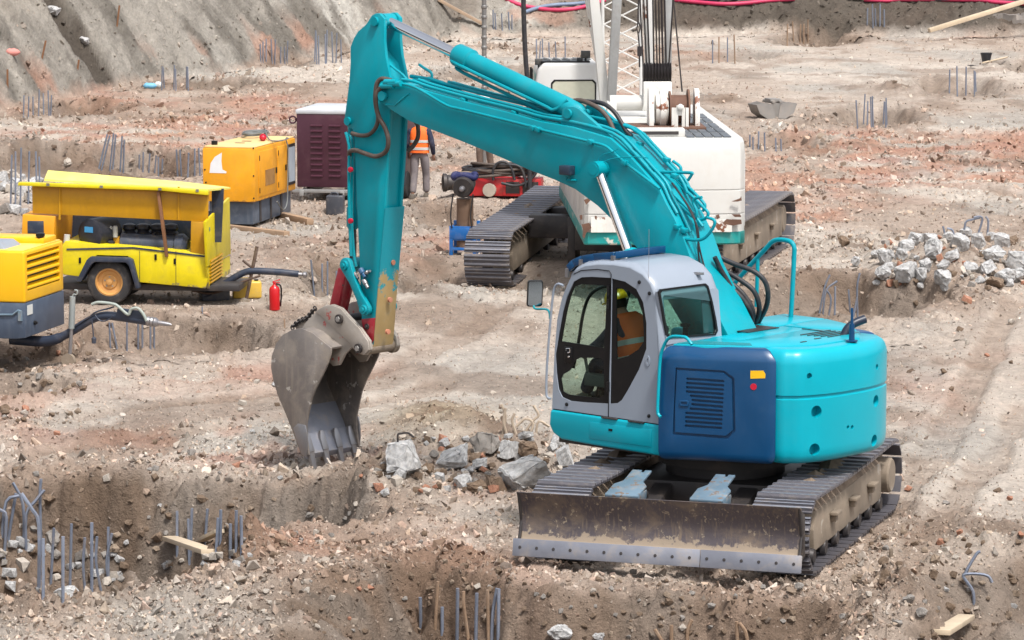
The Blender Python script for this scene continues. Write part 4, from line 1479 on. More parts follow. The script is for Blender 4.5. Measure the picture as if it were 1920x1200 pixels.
# windscreen, floor, seat, consoles
m = MB()
fr = CE([(1037, 767), (1040, 655), (1045, 598), (1053, 562), (1062, 538), (1071, 519)])
m.loft([[Vector((XL + .06, *p)) for p in fr], [Vector((XR - .06, *p)) for p in fr]], caps=False, closed=False)
m.build('windscreen', GLASS, exc)
m = MB()
m.box((-0.86, 0.5, 1.33), (0.96, 1.44, 0.04))
m.build('cab_floor', INTER, exc)
m = MB()
m.box((-0.90, 0.50, 1.62), (0.50, 0.50, 0.12))
m.box((-0.90, 0.50, 1.43), (0.36, 0.40, 0.24))
st = m.build('operator_seat', INTER, exc, bevel=0.03)
m = MB()
m.box((-0.86, 0.24, 1.86), (0.42, 0.08, 0.44), Matrix.Rotation(R(6), 3, 'X'))
m.box((-0.86, 0.22, 2.16), (0.24, 0.07, 0.14), Matrix.Rotation(R(6), 3, 'X'))
m.build('seat_back', INTER, st, bevel=0.03)
for sg in (-1, 1):
    m = MB()
    m.box((-0.90 + sg * 0.33, 0.62, 1.66), (0.12, 0.50, 0.12))
    m.cyl((-0.90 + sg * 0.31, 0.88, 1.70), (-0.90 + sg * 0.30, 0.94, 1.90), 0.018, 8)
    m.lathe((-0.90 + sg * 0.30, 0.94, 1.86), (0, 0.1, 1), [(0, .02), (.03, .03), (.08, .028), (.10, .01)], 10)
    m.build('control_console', INTER, exc, bevel=0.01)
m = MB()
for sg in (-1, 1):
    m.box((-0.86 + sg * 0.1, 0.98, 1.42), (0.1, 0.22, 0.03), Matrix.Rotation(R(25), 3, 'X'))
    m.cyl((-0.86 + sg * 0.1, 1.0, 1.36), (-0.86 + sg * 0.1, 0.92, 1.72), 0.014, 8)
m.build('travel_pedals', BLACK, exc)
m = MB()
m.box((-0.50, 1.08, 1.93), (0.10, 0.10, 0.26))
m.build('monitor', BLACK, exc, bevel=0.01)
# roof guard: blue visor on the cab roof
m = MB()
gx0, gx1 = -1.26, -0.46
gp = [ex2(*p, 1.26) for p in ((1066, 515), (1076, 505), (1092, 498), (1115, 494), (1152, 491))]
for a, b in zip(gp[:-1], gp[1:]):
    for x in (gx0, gx1):
        m.bar((x, a[0], a[1] + .065), (x, b[0], b[1] + .065), 0.03, 0.075)
m.bar((gx0, gp[0][0], gp[0][1] + .065), (gx1, gp[0][0], gp[0][1] + .065), 0.03, 0.07)
m.bar((gx0, gp[-1][0], gp[-1][1] + .065), (gx1, gp[-1][0], gp[-1][1] + .065), 0.03, 0.07)
rg = m.build('roof_guard', BLUE, exc, bevel=0.004)
for k in range(9):
    t = (k + 0.5) / 9
    j = min(3, int(t * 4))
    tt = t * 4 - j
    y_ = gp[j][0] + (gp[j + 1][0] - gp[j][0]) * tt
    z_ = gp[j][1] + (gp[j + 1][1] - gp[j][1]) * tt
    m = MB()
    m.box(((gx0 + gx1) / 2, y_, z_ + .065), (gx1 - gx0, 0.045, 0.012))
    m.build('guard_slat', BLUE, rg)
for p in (gp[0], gp[2], gp[-1]):
    m = MB()
    m.box((gx0 - .02, p[0], p[1] + 0.02), (0.03, 0.04, 0.09))
    m.build('guard_bracket', STEEL, rg)
# aerial, roof latch, fuel cap
q = ex3(1216, 555, 1.34)
m = MB()
m.cyl(q, q + Vector((-.004, 0, 0.10)), 0.006, 6)
m.tube([q + Vector((0, 0, .1)), ex3(1217, 430, 1.30)], 0.0022, 5)
m.build('radio_aerial', STEEL, exc)
m = MB()
q = exr(1311, 513, -0.12)
m.box((-q[0], -0.10, q[1]), (0.06, 0.12, 0.025))
m.build('roof_lamp_bracket', STEEL, exc, bevel=0.004)
q = exz(1285, 622, 2.14)
m = MB()
m.lathe(q, (0, 0, 1), [(-.05, .03), (.05, .03), (.055, .055), (.085, .055), (.09, .02)], 10)
m.build('filler_cap', BLACK, exc)
# handrails and mirror
def rail(name, pts, r_, mat, parent=exc, n=5):
    m = MB()
    m.tube(smooth_path(pts, n), r_, 10)
    return m.build(name, mat, parent, ang=60)
rail('left_handrail', [ex3(x, y, 1.47) for x, y in ((1239, 782), (1235, 778), (1233, 768), (1235, 720), (1238, 672), (1244, 650), (1252, 636), (1262, 631), (1275, 631), (1286, 633), (1292, 639), (1297, 646))], 0.017, TEAL2)
rr = rail('right_handrail', [ex3(x, y, -1.2) for x, y in ((1482, 604), (1485, 560), (1489, 480), (1489, 464), (1483, 454), (1470, 450), (1456, 450), (1446, 455), (1436, 466), (1400, 505), (1366, 545), (1362, 556))], 0.026, TEAL, n=4)
m = MB()
m.tube([ex3(1421, 484, -1.2), ex3(1418, 575, -1.2)], 0.022, 10)
m.build('rail_post', TEAL, rr)
rail('cab_grab_rail', [Vector((XL - 0.03, *p)) for p in CE([(1060, 535), (1050, 532), (1043, 540), (1039, 565), (1034, 620), (1029, 690), (1028, 735), (1031, 745), (1036, 747)])], 0.013, CABG)
q = ex3(1003, 551, 1.30)
m = MB()
mx = lambda a, b, t: (q.x + a, q.y + t, q.z + b)
pl = [(-.085, -.12), (-.07, -.135), (.06, -.135), (.08, -.12), (.09, .12), (.075, .14), (-.06, .14), (-.075, .125)]
def mir(a, b, t):
    c_, s_ = math.cos(R(-40)), math.sin(R(-40))
    return (q.x + a * c_ - t * s_, q.y + a * s_ + t * c_, q.z + b)
m.prism(pl, mir, -0.0, 0.05)
mi = m.build('mirror', BLACK, exc, bevel=0.012)
m = MB()
m.prism([(a * .86, b * .9) for a, b in pl], mir, -0.004, -0.001)
m.build('mirror_glass', MIRROR, mi)
rail('mirror_arm', [q + Vector((0, .02, -.12)), ex3(1004, 579, 1.34), ex3(1024, 580, 1.38), ex3(1030, 586, 1.39), ex3(1031, 598, 1.39)], 0.011, TEAL, mi)
# exhaust and flag holder
q = exz(1597, 640, ZT + 0.01)
m = MB()
m.tube([q, q + Vector((0, 0, 0.18))], [.030, .027], 10)
m.tube([q + Vector((0, 0, .18)), q + Vector((0, 0, .34))], [.016, .012], 8)
m.lathe(q, (0, 0, 1), [(0, .06), (.012, .06), (.014, .04)], 14)
m.build('marker_post', BLUE, exc)
e0 = exz(1592, 630, ZT)
dpx = ex3(1625, 606, -e0.x * 1.0)
m = MB()
pth = smooth_path([e0 + Vector((-.02, .06, -.02)), e0 + Vector((.03, .04, .07)), e0 + Vector((.10, .0, .125)), e0 + Vector((.20, -.05, .16))], 4)
m.tube(pth, 0.045, 14, caps=False)
m.tube(pth, 0.038, 14, caps=False)
m.build('exhaust_pipe', surf('dark_blue_exhaust', (0.012, 0.02, 0.04), 0.4, amt=0.3), exc)
# --- boom
BW = 0.25
bt = [ex2(x, y, BW) for x, y in ((706, 178), (712, 165), (726, 157), (748, 157), (772, 161), (800, 171), (876, 192), (961, 213), (1009, 227), (1072, 238), (1144, 259), (1180, 292), (1210, 325), (1236, 354), (1249, 382), (1264, 409), (1282, 448), (1300, 499), (1330, 560), (1365, 628))]
bb = [(-0.30, 1.86), (-0.22, 1.70), (-0.05, 1.64), (0.12, 1.72), (0.22, 1.90)]
lo = [ex2(x, y, BW) for x, y in ((1201, 478), (1192, 463), (1171, 442), (1150, 415), (1120, 386), (1078, 355), (1039, 337), (987, 317), (940, 296), (860, 263), (805, 242), (767, 227), (740, 211), (721, 197), (709, 189))]
outline = bt + bb + [(0.45, 2.2)] + lo
m = MB()
m.prism(outline, side, -BW, BW)
boom = m.build('boom', TEAL, exc, bevel=0.012, ang=30)
# rib where side plate is doubled at the tip, and the hinge pins
m = MB()
m.tube([Vector((-BW - .004, *ex2(x, y, BW))) for x, y in ((722, 196), (741, 197), (764, 177), (768, 176))], 0.011, 6)
m.build('weld_rib', TEAL, boom)
def pin(name, c, L0, L1, r_, mat, parent):
    m = MB()
    m.lathe((-L0, c[0], c[1]), (1, 0, 0), [(0, r_ * .6), (0, r_), (.03, r_), (.03, r_ * .72), (L0 - L1 - .03, r_ * .72), (L0 - L1 - .03, r_), (L0 - L1, r_), (L0 - L1, r_ * .6)], 20)
    return m.build(name, mat, parent)
pin('boom_tip_pin', ex2(716, 180, .3), .31, -.31, .055, TEAL, boom)
# arm cylinder bracket on top of the boom
P1 = ex2(1067, 213, .2)
for L in (.20, -.14):
    m = MB()
    br = [ex2(x, y, .2) for x, y in ((1050, 238), (1054, 205), (1062, 199), (1076, 200), (1086, 205), (1150, 262), (1140, 268))]
    m.prism(br, side, -L, -L + .055)
    m.build('cylinder_bracket', TEAL, boom, bevel=0.006)
pin('bracket_pin', P1, .235, -.20, .05, TEAL, boom)
# --- stick
SWd = 0.15
sp = [(697, 29), (704, 25), (711, 25), (720, 35), (720, 77), (723, 107), (732, 149), (733, 185), (731, 209), (727, 297), (723, 353), (720, 405), (713, 489), (707, 563), (701, 645), (697, 657), (688, 660), (680, 645), (678, 596), (674, 489), (670, 405), (667, 330), (664, 252), (660, 241), (652, 239), (646, 230), (646, 220), (650, 190), (655, 150), (657, 120), (657, 88), (663, 72), (671, 59), (686, 46)]
so = [ex2(x, y, SWd) for x, y in sp]
body_poly = [p for p in so if p[1] < 4.66]
ztop = 4.66
xs_ = sorted([p[0] for p in so if 4.4 < p[1] < 5.0])
for sg in (1, -1):
    m = MB()
    x0, x1 = (-SWd, -SWd + .045) if sg == 1 else (SWd - .045, SWd)
    m.prism(so, side, x0, x1)
    sd_ = m.build('stick_side_plate', TEAL, exc, bevel=0.006, ang=30)
    if sg == 1:
        stick = sd_
m = MB()
inb = [ex2(x, y, SWd) for x, y in ((718, 120), (728, 149), (729, 185), (727, 209), (723, 297), (719, 353), (716, 405), (709, 489), (703, 563), (697, 645), (690, 655), (683, 640), (681, 596), (677, 489), (673, 405), (670, 330), (668, 252), (664, 241), (656, 222), (660, 150), (661, 100), (680, 75))]
m.prism(inb, side, -SWd + .045, SWd - .045)
m.build('stick_box', TEAL, stick)
m = MB()                                     # rear wear face: bare ochre primer through the teal
rf = [ex2(x, y, SWd) for x, y in ((722, 390), (713, 489), (707, 563), (701, 645), (696, 659))]
lp = []
for a, b in rf:
    lp.append([Vector((-SWd - .004, a - .000, b)), Vector((-SWd - .004, a - .012, b)), Vector((SWd + .004, a - .012, b)), Vector((SWd + .004, a - .000, b))])
m.loft(lp)
m.build('rear_face_plate', WORN, stick)
for px, py in ((736, 492), (731, 562), (727, 622)):
    p = PL(px, py, EX + EFW * (ex2(712, py, SWd)[0] - .013), EFW) - EX
    m = MB()
    m.lathe((-float(p @ ELF), float(p @ EFW) - .006, float(p[2])), (0, -1, 0), [(-.02, .03), (.012, .03), (.014, .01)], 12)
    m.build('plug', surf('orange_plug', (0.50, 0.20, 0.12), 0.5), stick)
SP1 = ex2(705, 40, SWd)
pin('arm_cylinder_pin', SP1, .185, -.185, .052, TEAL, stick)
pin('bucket_cylinder_pin', ex2(653, 227, SWd), .175, -.175, .048, TEAL, stick)
m = MB()
m.lathe((-0.20, *ex2(692, 652, SWd)), (1, 0, 0), [(0, .06), (.0, .075), (.40, .075), (.40, .095), (.46, .095), (.46, .05)], 20)
m.build('stick_tip_bushing', MUD, stick)
# red lower end
m = MB()
m.prism([ex2(x, y, SWd) for x, y in ((679, 598), (704, 596), (701, 638), (697, 646), (684, 640))], side, -SWd - .012, -SWd + .001)
m.build('red_guard_plate', RED, stick, bevel=0.003)
m = MB()
q = ex2(690, 612, SWd)
m.lathe((-SWd - .01, *q), (-1, 0, 0), [(0, .035), (.015, .033), (.015, .018), (.03, .016), (.031, .004)], 12)
m.build('grease_boss', DARKM, stick)
# --- arm cylinder
def cylinder(name, a, b, r0, r1, frac, mat, parent, rodmat=CHROME):
    a, b = Vector(a), Vector(b)
    c = a.lerp(b, frac)
    d = (b - a).normalized()
    m = MB()
    m.lathe(a, d, [(-.07, .03), (-.06, .06), (0, r0 * .9), (.10, r0), ((c - a).length - .24, r0), ((c - a).length - .22, r0 * 1.22), ((c - a).length - .02, r0 * 1.22), ((c - a).length, r0 * 1.1), ((c - a).length + .02, r1 * 1.3)], 24)
    o = m.build(name, mat, parent, ang=40)
    m = MB()
    m.cyl(c, b - d * 0.05, r1, 18)
    m.build('piston_rod', rodmat, o)
    m = MB()
    s_ = Vector((1, 0, 0))
    m.lathe(b - s_ * .085, s_, [(0, .04), (0, .085), (.17, .085), (.17, .04)], 18)
    m.build('rod_eye', mat, o)
    return o
ac = cylinder('arm_cylinder', (-0.03, P1[0], P1[1] + .0), (0.0, SP1[0] - .02, SP1[1]), .105, .06, .625, TEAL, exc)
for L, dz in ((.10, -.05), (.02, -.13)):
    a = Vector((-L, P1[0] + .25, P1[1] + .02))
    m = MB()
    pa = Vector((-.03, P1[0], P1[1]))
    pb = Vector((0, SP1[0], SP1[1]))
    d = (pb - pa).normalized()
    o_ = Vector((-L, 0, dz))
    m.tube(smooth_path([pa + d * .12 + Vector((-L * .6, 0, .10)), pa + d * .28 + o_ * 1.1, pa + d * .5 + o_ * 1.2, pa + d * 1.75 + o_ * 1.2, pa + d * 1.86 + o_ * .8], 4), .02, 8)
    m.build('cylinder_pipe', TEAL, ac)
# --- boom cylinders, one on each side
for sg in (1, -1):
    t_ = ex2(1122, 317, .34)
    b_ = ex2(1178, 470, .34)
    dv = (Vector(b_) - Vector(t_)).normalized()
    end = Vector(t_) + dv * 2.35
    bc = cylinder('boom_cylinder', (-.34 * sg, end.x, max(1.45, end.y)), (-.34 * sg, t_[0], t_[1]), .085, .052, .60, TEAL, exc)
    pin('cylinder_pin', t_, .43, .30, .06, TEAL, boom) if sg == 1 else pin('cylinder_pin', t_, -.30, -.43, .06, TEAL, boom)
# --- pipes along the boom
def bpipe(pts, L, r_, name='hydraulic_pipe', dz=0.0, n=4):
    m = MB()
    m.tube(smooth_path([Vector((-L, a, b + dz)) for a, b in [ex2(x, y, L) for x, y in pts]], n), r_, 8)
    return m.build(name, TEAL, boom, ang=60)
bpipe([(745, 157), (760, 158), (777, 163), (801, 176), (839, 198), (870, 206), (999, 238), (1021, 245), (1108, 266), (1135, 274), (1150, 286), (1171, 304), (1237, 354)], .275, .0165)
def tpipe(L, dz, f0, f1, r_=.019, extra=None):
    """a pipe lying along the top of the boom"""
    fs = [p for p in bt[3:-1] if f1 <= p[0] <= f0]
    pts = [Vector((-L, p[0], p[1] + dz)) for p in fs]
    if extra:
        pts = pts + extra
    m = MB()
    m.tube(smooth_path(pts, 3), r_, 8)
    return m.build('hydraulic_pipe', TEAL, boom, ang=60)
tpipe(.20, .045, 4.6, .5)
tpipe(.14, .065, 4.4, .35)
tpipe(-.02, .075, 4.3, 1.6)
tpipe(-.10, .085, 4.2, .55)
tpipe(-.17, .075, 4.2, .45)
# pipes that rise behind the bracket and end in hose fittings
for pts, L in ((((1062, 222), (1085, 232), (1120, 246), (1160, 272), (1210, 318), (1260, 362), (1300, 402), (1318, 425)), .05),
               (((1165, 255), (1195, 278), (1235, 310), (1275, 348), (1298, 368), (1318, 388), (1328, 400), (1322, 410), (1310, 412)), -.10),
               (((1170, 252), (1200, 272), (1250, 318), (1290, 350), (1312, 372), (1322, 385), (1318, 396)), -.16),
               (((1180, 300), (1210, 322), (1250, 362), (1285, 395), (1303, 408), (1306, 395), (1300, 380), (1304, 372), (1316, 370)), .08),
               (((1225, 322), (1255, 323), (1295, 324), (1297, 327), (1290, 338)), .0),
               (((1262, 302), (1275, 312), (1277, 322)), -.2),
               (((1284, 448), (1300, 450), (1318, 448), (1332, 435), (1340, 420), (1338, 412), (1326, 408)), .22)):
    bpipe(pts, L, .017)
# pipe clamps
for px, py, L in ((1000, 240, .275), (1010, 243, .275), (1108, 266, .275), (1172, 305, .275), (870, 188, .2), (965, 212, .2), (1015, 222, .1), (905, 190, .05), (800, 165, .1), (1200, 270, -.1), (1185, 282, .12), (1222, 316, .12), (1250, 300, -.12), (1300, 402, .05), (1312, 420, -.05), (1283, 432, .22), (1270, 425, .24), (1003, 205, -.1), (1265, 330, .05)):
    q = ex3(px, py, L)
    m = MB()
    m.box(q, (.075, .06, .05), Matrix.Rotation(R(15), 3, 'X'))
    m.build('pipe_clamp', TEAL, boom, bevel=0.006)
# fittings and loose bits at the boom tip
for pts, L, r_ in ((((690, 118), (700, 124), (722, 141), (738, 152), (760, 158)), .10, .014), (((786, 121), (796, 128), (808, 136), (810, 146)), -.12, .016), (((770, 143), (790, 146), (812, 150), (836, 158), (862, 170)), -.1, .022), (((775, 150), (800, 152), (840, 163), (870, 174)), -.05, .018)):
    if pts[0][0] == 690:
        pts = ((732, 122), (742, 130), (755, 140), (765, 152))
    bpipe(pts, L, r_)
for px, py in ((741, 156), (727, 160), (733, 153)):
    q = ex3(px, py, .30)
    m = MB()
    m.tube([q + Vector((0, .09, -.01)), q + Vector((0, -.09, 0))], .034, 12)
    m.build('hose_fitting', TEAL, boom)
# work lamp on the boom's side
q = ex3(1063, 319, .30)
m = MB()
m.box(q, (.10, .15, .10))
lm = m.build('work_lamp', surf('dark_blue_lamp', (0.02, 0.035, 0.06), 0.4), boom, bevel=0.012)
m = MB()
m.tube([ex3(1063, 332, .28), ex3(1062, 338, .28), ex3(1080, 338, .26)], .012, 6)
m.build('lamp_bracket', TEAL, lm)
m = MB()
m.tube(smooth_path([ex3(x, y, .30) for x, y in ((1128, 308), (1140, 300), (1160, 296), (1190, 294), (1215, 296))], 4), .006, 6)
m.tube(smooth_path([ex3(x, y, .29) for x, y in ((1122, 305), (1122, 298), (1130, 290), (1150, 284), (1160, 278))], 4), .005, 6)
m.build('cable', TEAL, boom)
# thin black cables down the back of the boom
m = MB()
for k, pts in enumerate((((1256, 350), (1280, 385), (1297, 420), (1303, 445), (1302, 470), (1310, 520), (1345, 600)), ((1253, 346), (1290, 400), (1300, 440), (1306, 475), (1322, 530), (1352, 605)), ((1303, 470), (1316, 510), (1330, 540), (1358, 604)))):
    m.tube(smooth_path([ex3(x, y, .16 - .05 * k) + Vector((0, -.05, 0.02)) for x, y in pts], 4), .010, 6)
m.build('electric_cable', HOSE, boom)
# --- hoses
def hose(pts, L, r_, mat, name='hose', parent=exc):
    if not hasattr(L, '__len__'):
        L = [L] * len(pts)
    m = MB()
    m.tube(smooth_path([ex3(x, y, l) for (x, y), l in zip(pts, L)], 6), r_, 10)
    return m.build(name, mat, parent, ang=60)
hose([(734, 151), (722, 148), (713, 149), (706, 160), (704, 190), (710, 218), (722, 240), (728, 262), (724, 283), (706, 293), (685, 288), (668, 282), (656, 284), (655, 292)], [.24, .27, .29, .30, .28, .25, .22, .21, .2, .2, .2, .2, .18, .16], .026, BHOSE)
hose([(728, 163), (717, 164), (709, 170), (705, 182), (706, 202), (709, 222), (704, 240), (692, 252), (676, 254), (660, 250)], [.27, .29, .30, .30, .27, .24, .22, .2, .19, .17], .024, BHOSE)
hose([(770, 222), (782, 232), (784, 255), (776, 272), (764, 284)], [-.25, -.28, -.28, -.26, -.2], .026, BHOSE)
hose([(1066, 192), (1085, 188), (1105, 194), (1125, 205), (1140, 222), (1152, 246), (1166, 258)], [.02, 0, 0, 0, 0, 0, 0], .026, BHOSE)
hose([(1072, 190), (1100, 190), (1130, 194), (1150, 208), (1164, 228), (1174, 246), (1184, 256)], [-.08, -.1, -.1, -.1, -.1, -.1, -.1], .024, HOSE)
for pts, L0, L1 in ((((1330, 458), (1347, 480), (1377, 495), (1412, 508), (1433, 526), (1440, 550), (1436, 577), (1422, 604), (1410, 628)), -.2, -.55),
                    (((1340, 482), (1350, 503), (1362, 524), (1377, 552), (1392, 585), (1403, 612), (1405, 630)), -.05, -.35),
                    (((1336, 492), (1355, 505), (1385, 523), (1412, 544), (1423, 570), (1421, 594), (1409, 616), (1403, 630)), -.22, -.5),
                    (((1338, 505), (1352, 518), (1380, 538), (1400, 560), (1412, 585), (1409, 606), (1401, 630)), -.16, -.42),
                    (((1340, 515), (1360, 533), (1385, 552), (1404, 578), (1410, 600), (1402, 628)), -.12, -.38),
                    (((1350, 520), (1376, 545), (1384, 570), (1386, 600), (1390, 630)), -.2, -.45)):
    n_ = len(pts)
    hose(pts, [L0 + (L1 - L0) * min(1, k / (n_ - 2)) for k in range(n_)], .027, HOSE)
m = MB()
q = exz(1418, 615, ZT + .02)
m.prism([(q.y - .13, -q.x + .30), (q.y - .13, -q.x - .22), (q.y + .16, -q.x - .22), (q.y + .16, -q.x + .30)], plan, ZT + .01, ZT + .018)
m.build('hose_well', DARKM, exc)
# --- bucket cylinder along the far side of the stick
c0, c1 = ex2(653, 227, 0), ex2(655, 497, 0)
cylinder('bucket_cylinder', (.04, c0[0] - .03, c0[1] - .1), (.04, c1[0] - .02, c1[1]), .06, .04, .72, TEAL, exc, DARKM)
m = MB()
m.tube(smooth_path([ex3(x, y, .17) for x, y in ((648, 248), (652, 262), (655, 280), (654, 320), (655, 400), (657, 450), (658, 480))], 4), .018, 8)
m.tube(smooth_path([ex3(x, y, .12) for x, y in ((652, 250), (660, 262), (661, 300), (659, 400), (663, 470), (668, 500))], 4), .02, 8)
m.build('stick_pipe', TEAL, stick)
for py in (318, 414):
    q = ex3(659, py, .19)
    m = MB()
    m.lathe(q, (-1, 0, 0), [(0, .03), (.03, .03), (.034, .012)], 12)
    m.build('red_pipe_clip', REDSPOT, stick)
# quick-coupling fittings low on the stick
for (a, b), mt, r_ in ((((676, 505), (685, 520)), surf('blue_fitting', (0.02, 0.10, 0.22), 0.4), .035), (((682, 525), (690, 540)), STEEL, .03), (((686, 512), (694, 508)), STEEL, .022), (((664, 512), (672, 522)), STEEL, .02)):
    m = MB()
    p0, p1 = ex3(*a, .19), ex3(*b, .20)
    m.lathe(p0, p1 - p0, [(0, r_ * .7), (0, r_), ((p1 - p0).length * .5, r_), ((p1 - p0).length * .55, r_ * .7), ((p1 - p0).length, r_ * .7)], 12)
    m.build('quick_coupling', mt, stick)
# --- bucket linkage
for L in (.20, -.20):
    m = MB()
    a, b = ex2(650, 497, .2), ex2(686, 580, .2)
    d = (Vector(b) - Vector(a)).normalized()
    n_ = Vector((-d.y, d.x))
    poly = []
    for k in range(9):
        t = math.pi / 2 + math.pi * k / 8
        poly.append(tuple(Vector(a) + (d * math.cos(t) + n_ * math.sin(t)) * .085))
    poly += [tuple(Vector(a).lerp(Vector(b), .35) - n_ * .05), tuple(Vector(a).lerp(Vector(b), .7) - n_ * .05)]
    for k in range(9):
        t = -math.pi / 2 + math.pi * k / 8
        poly.append(tuple(Vector(b) + (d * math.cos(t) + n_ * math.sin(t)) * .075))
    poly += [tuple(Vector(a).lerp(Vector(b), .7) + n_ * .05), tuple(Vector(a).lerp(Vector(b), .35) + n_ * .05)]
    m.prism(poly, side, -L - .03, -L + .03)
    lk = m.build('bucket_link', TEAL, exc, bevel=0.008)
    for c in (a, b):
        m = MB()
        sg = 1 if L > 0 else -1
        m.lathe((-L - sg * .028, *c), (-sg, 0, 0), [(0, .055), (.03, .05), (.03, .025), (.045, .022), (.046, .004)], 16)
        m.build('link_pin', TEAL, lk)
m = MB()
a, b = ex2(652, 505, 0), ex2(632, 590, 0)
m.bar((-.07, a[0], a[1]), (-.07, b[0], b[1]), .05, .13, (0, 1, 0))
m.bar((.07, a[0], a[1]), (.07, b[0], b[1]), .05, .13, (0, 1, 0))
m.build('tipping_link', RED, exc, bevel=0.01)
# --- bucket
KW = 0.42
bk = bpy.data.objects.new('bucket', None)
C.objects.link(bk)
bk.parent = exc
def bq(pts, L=KW):
    return [ex2(x, y, L) for x, y in pts]
backc = bq([(620, 652), (600, 636), (585, 624), (566, 616), (548, 618), (530, 628), (517, 645), (509, 668), (508, 690), (512, 712), (520, 740), (532, 768), (545, 800), (556, 830), (566, 856)])
sidep = bq([(620, 662), (614, 682), (606, 700), (592, 728), (584, 748), (578, 775), (574, 798), (575, 825), (579, 853)])
poly = backc + sidep[::-1]
for sg in (1, -1):
    m = MB()
    x0, x1 = (-KW, -KW + .025) if sg == 1 else (KW - .025, KW)
    m.prism(poly, side, x0, x1)
    m.build('bucket_side_plate', BUCK, bk, bevel=0.004, ang=30)
    m = MB()                                 # side cutter
    ct = bq([(552, 802), (560, 794), (574, 797), (577, 812), (578, 835), (576, 856), (568, 852), (560, 830)])
    x0, x1 = (-KW - .022, -KW - .001) if sg == 1 else (KW + .001, KW + .022)
    m.prism(ct, side, x0, x1)
    m.build('side_cutter', STEEL, bk, bevel=0.006)
m = MB()
th = 0.025
inner = []
for i, p in enumerate(backc):
    a, b = Vector(backc[max(0, i - 1)]), Vector(backc[min(len(backc) - 1, i + 1)])
    t = (b - a).normalized()
    n_ = Vector((t.y, -t.x))
    c = Vector((sum(q[0] for q in poly) / len(poly), sum(q[1] for q in poly) / len(poly)))
    if n_.dot(c - Vector(p)) < 0:
        n_ = -n_
    inner.append(tuple(Vector(p) + n_ * th))
ring_ = [[Vector((x, *p)) for p in backc] + [Vector((x, *p)) for p in inner[::-1]] for x in (-KW + .026, KW - .026)]
m.loft(ring_)
m.build('bucket_shell', BUCK, bk, ang=50)
m = MB()
lipo = bq([(552, 818), (566, 858), (572, 862), (576, 852), (562, 815)], KW)
m.prism(lipo, side, -KW + .027, KW - .027)
m.build('bucket_lip', EDGE, bk, bevel=0.004)
tp = bq([(564, 822), (580, 884), (586, 884), (584, 850), (576, 824)], KW)
m = MB()                                     # polished floor inside, above the lip
fl_ = [Vector(p) for p in inner[-4:]]
m.loft([[Vector((x, p.x - .006, p.y)) for p in fl_] + [Vector((x, p.x - .012, p.y)) for p in fl_[::-1]] for x in (-KW + .03, KW - .03)])
m.build('bucket_floor_liner', EDGE, bk, ang=50)
t0 = None
for k in range(4):
    x = -KW + .075 + k * (2 * KW - .15) / 3
    if t0 is None:
        m = MB()
        cx_ = sum(p[0] for p in tp) / 5
        z0, z1 = max(p[1] for p in tp), min(p[1] for p in tp)
        fa = lambda z: float(np.interp(z, [z1, z0], [tp[1][0] + .005, tp[0][0] + .0]))
        lp = []
        for z, w_, d_ in ((z0 + .06, .022, .03), (z0 - .02, .042, .06), (z0 - .15, .046, .07), (z0 - .155, .04, .058), (z1 + .04, .03, .034), (z1 - .03, .02, .014)):
            f_ = fa(z) - .02
            lp.append([Vector((-w_, f_ - d_ / 2, z)), Vector((w_, f_ - d_ / 2, z)), Vector((w_, f_ + d_ / 2, z)), Vector((-w_, f_ + d_ / 2, z))])
        m.loft(lp)
        o = t0 = m.build('bucket_tooth', STEEL, bk, bevel=0.008)
    else:
        o = link_copy(t0, bk)
    o.location.x = x
ear = bq([(566, 622), (575, 606), (596, 584), (612, 573), (628, 570), (645, 577), (660, 594), (680, 614), (697, 638), (699, 655), (690, 666), (680, 664), (664, 650), (650, 664), (640, 684), (628, 686), (612, 668)], .2)
for L in (.235, -.20):
    m = MB()
    m.prism(ear, side, -L, -L + .035)
    m.build('bucket_ear', EARM, bk, bevel=0.006)
    m = MB()                                 # outer doubling with the hinge boss
    e2 = bq([(597, 584), (612, 574), (628, 571), (645, 578), (660, 595), (680, 615), (696, 639), (698, 655), (689, 665), (672, 658), (660, 640), (630, 612), (608, 592)], .2)
    m.prism(e2, side, (-L - .022) if L > 0 else (-L + .036), (-L - .001) if L > 0 else (-L + .058))
    m.build('ear_doubler', EARM, bk, bevel=0.005)
m = MB()
m.prism(bq([(575, 610), (596, 588), (612, 668), (622, 680)], 0), side, -.19, .19)
m.build('ear_web', EARM, bk)
for px, py, r_ in ((638, 598, .055), (674, 653, .055)):
    q = ex2(px, py, .26)
    m = MB()
    m.lathe((-.295, *q), (1, 0, 0), [(0, r_ * .6), (0, r_), (.03, r_), (.03, r_ * .8), (.55, r_ * .8), (.55, r_)], 18)
    o = m.build('bucket_pin', DARKM, bk)
    m = MB()
    m.lathe((-.297, *q), (-1, 0, 0), [(0, r_ * .62), (.012, r_ * .58), (.014, .004)], 6)
    m.build('pin_head', BOLT, o)
ch = smooth_path([ex3(x, y, .22) for x, y in ((547, 616), (556, 606), (566, 600), (576, 596), (584, 586), (592, 577))], 3)
for i, (a, b) in enumerate(zip(ch[:-1], ch[1:])):   # chain links
    d = (b - a).normalized()
    u_ = Vector((1, 0, 0)) if i % 2 else d.cross(Vector((1, 0, 0))).normalized()
    c = (a + b) / 2
    L_ = (b - a).length * .72
    m = MB()
    pts = [c + d * (L_ * math.cos(t)) + u_ * (.026 * math.sin(t)) for t in [6.28318 * k / 10 for k in range(11)]]
    m.tube(pts, .009, 6)
    m.build('chain_link', DARKM, bk)

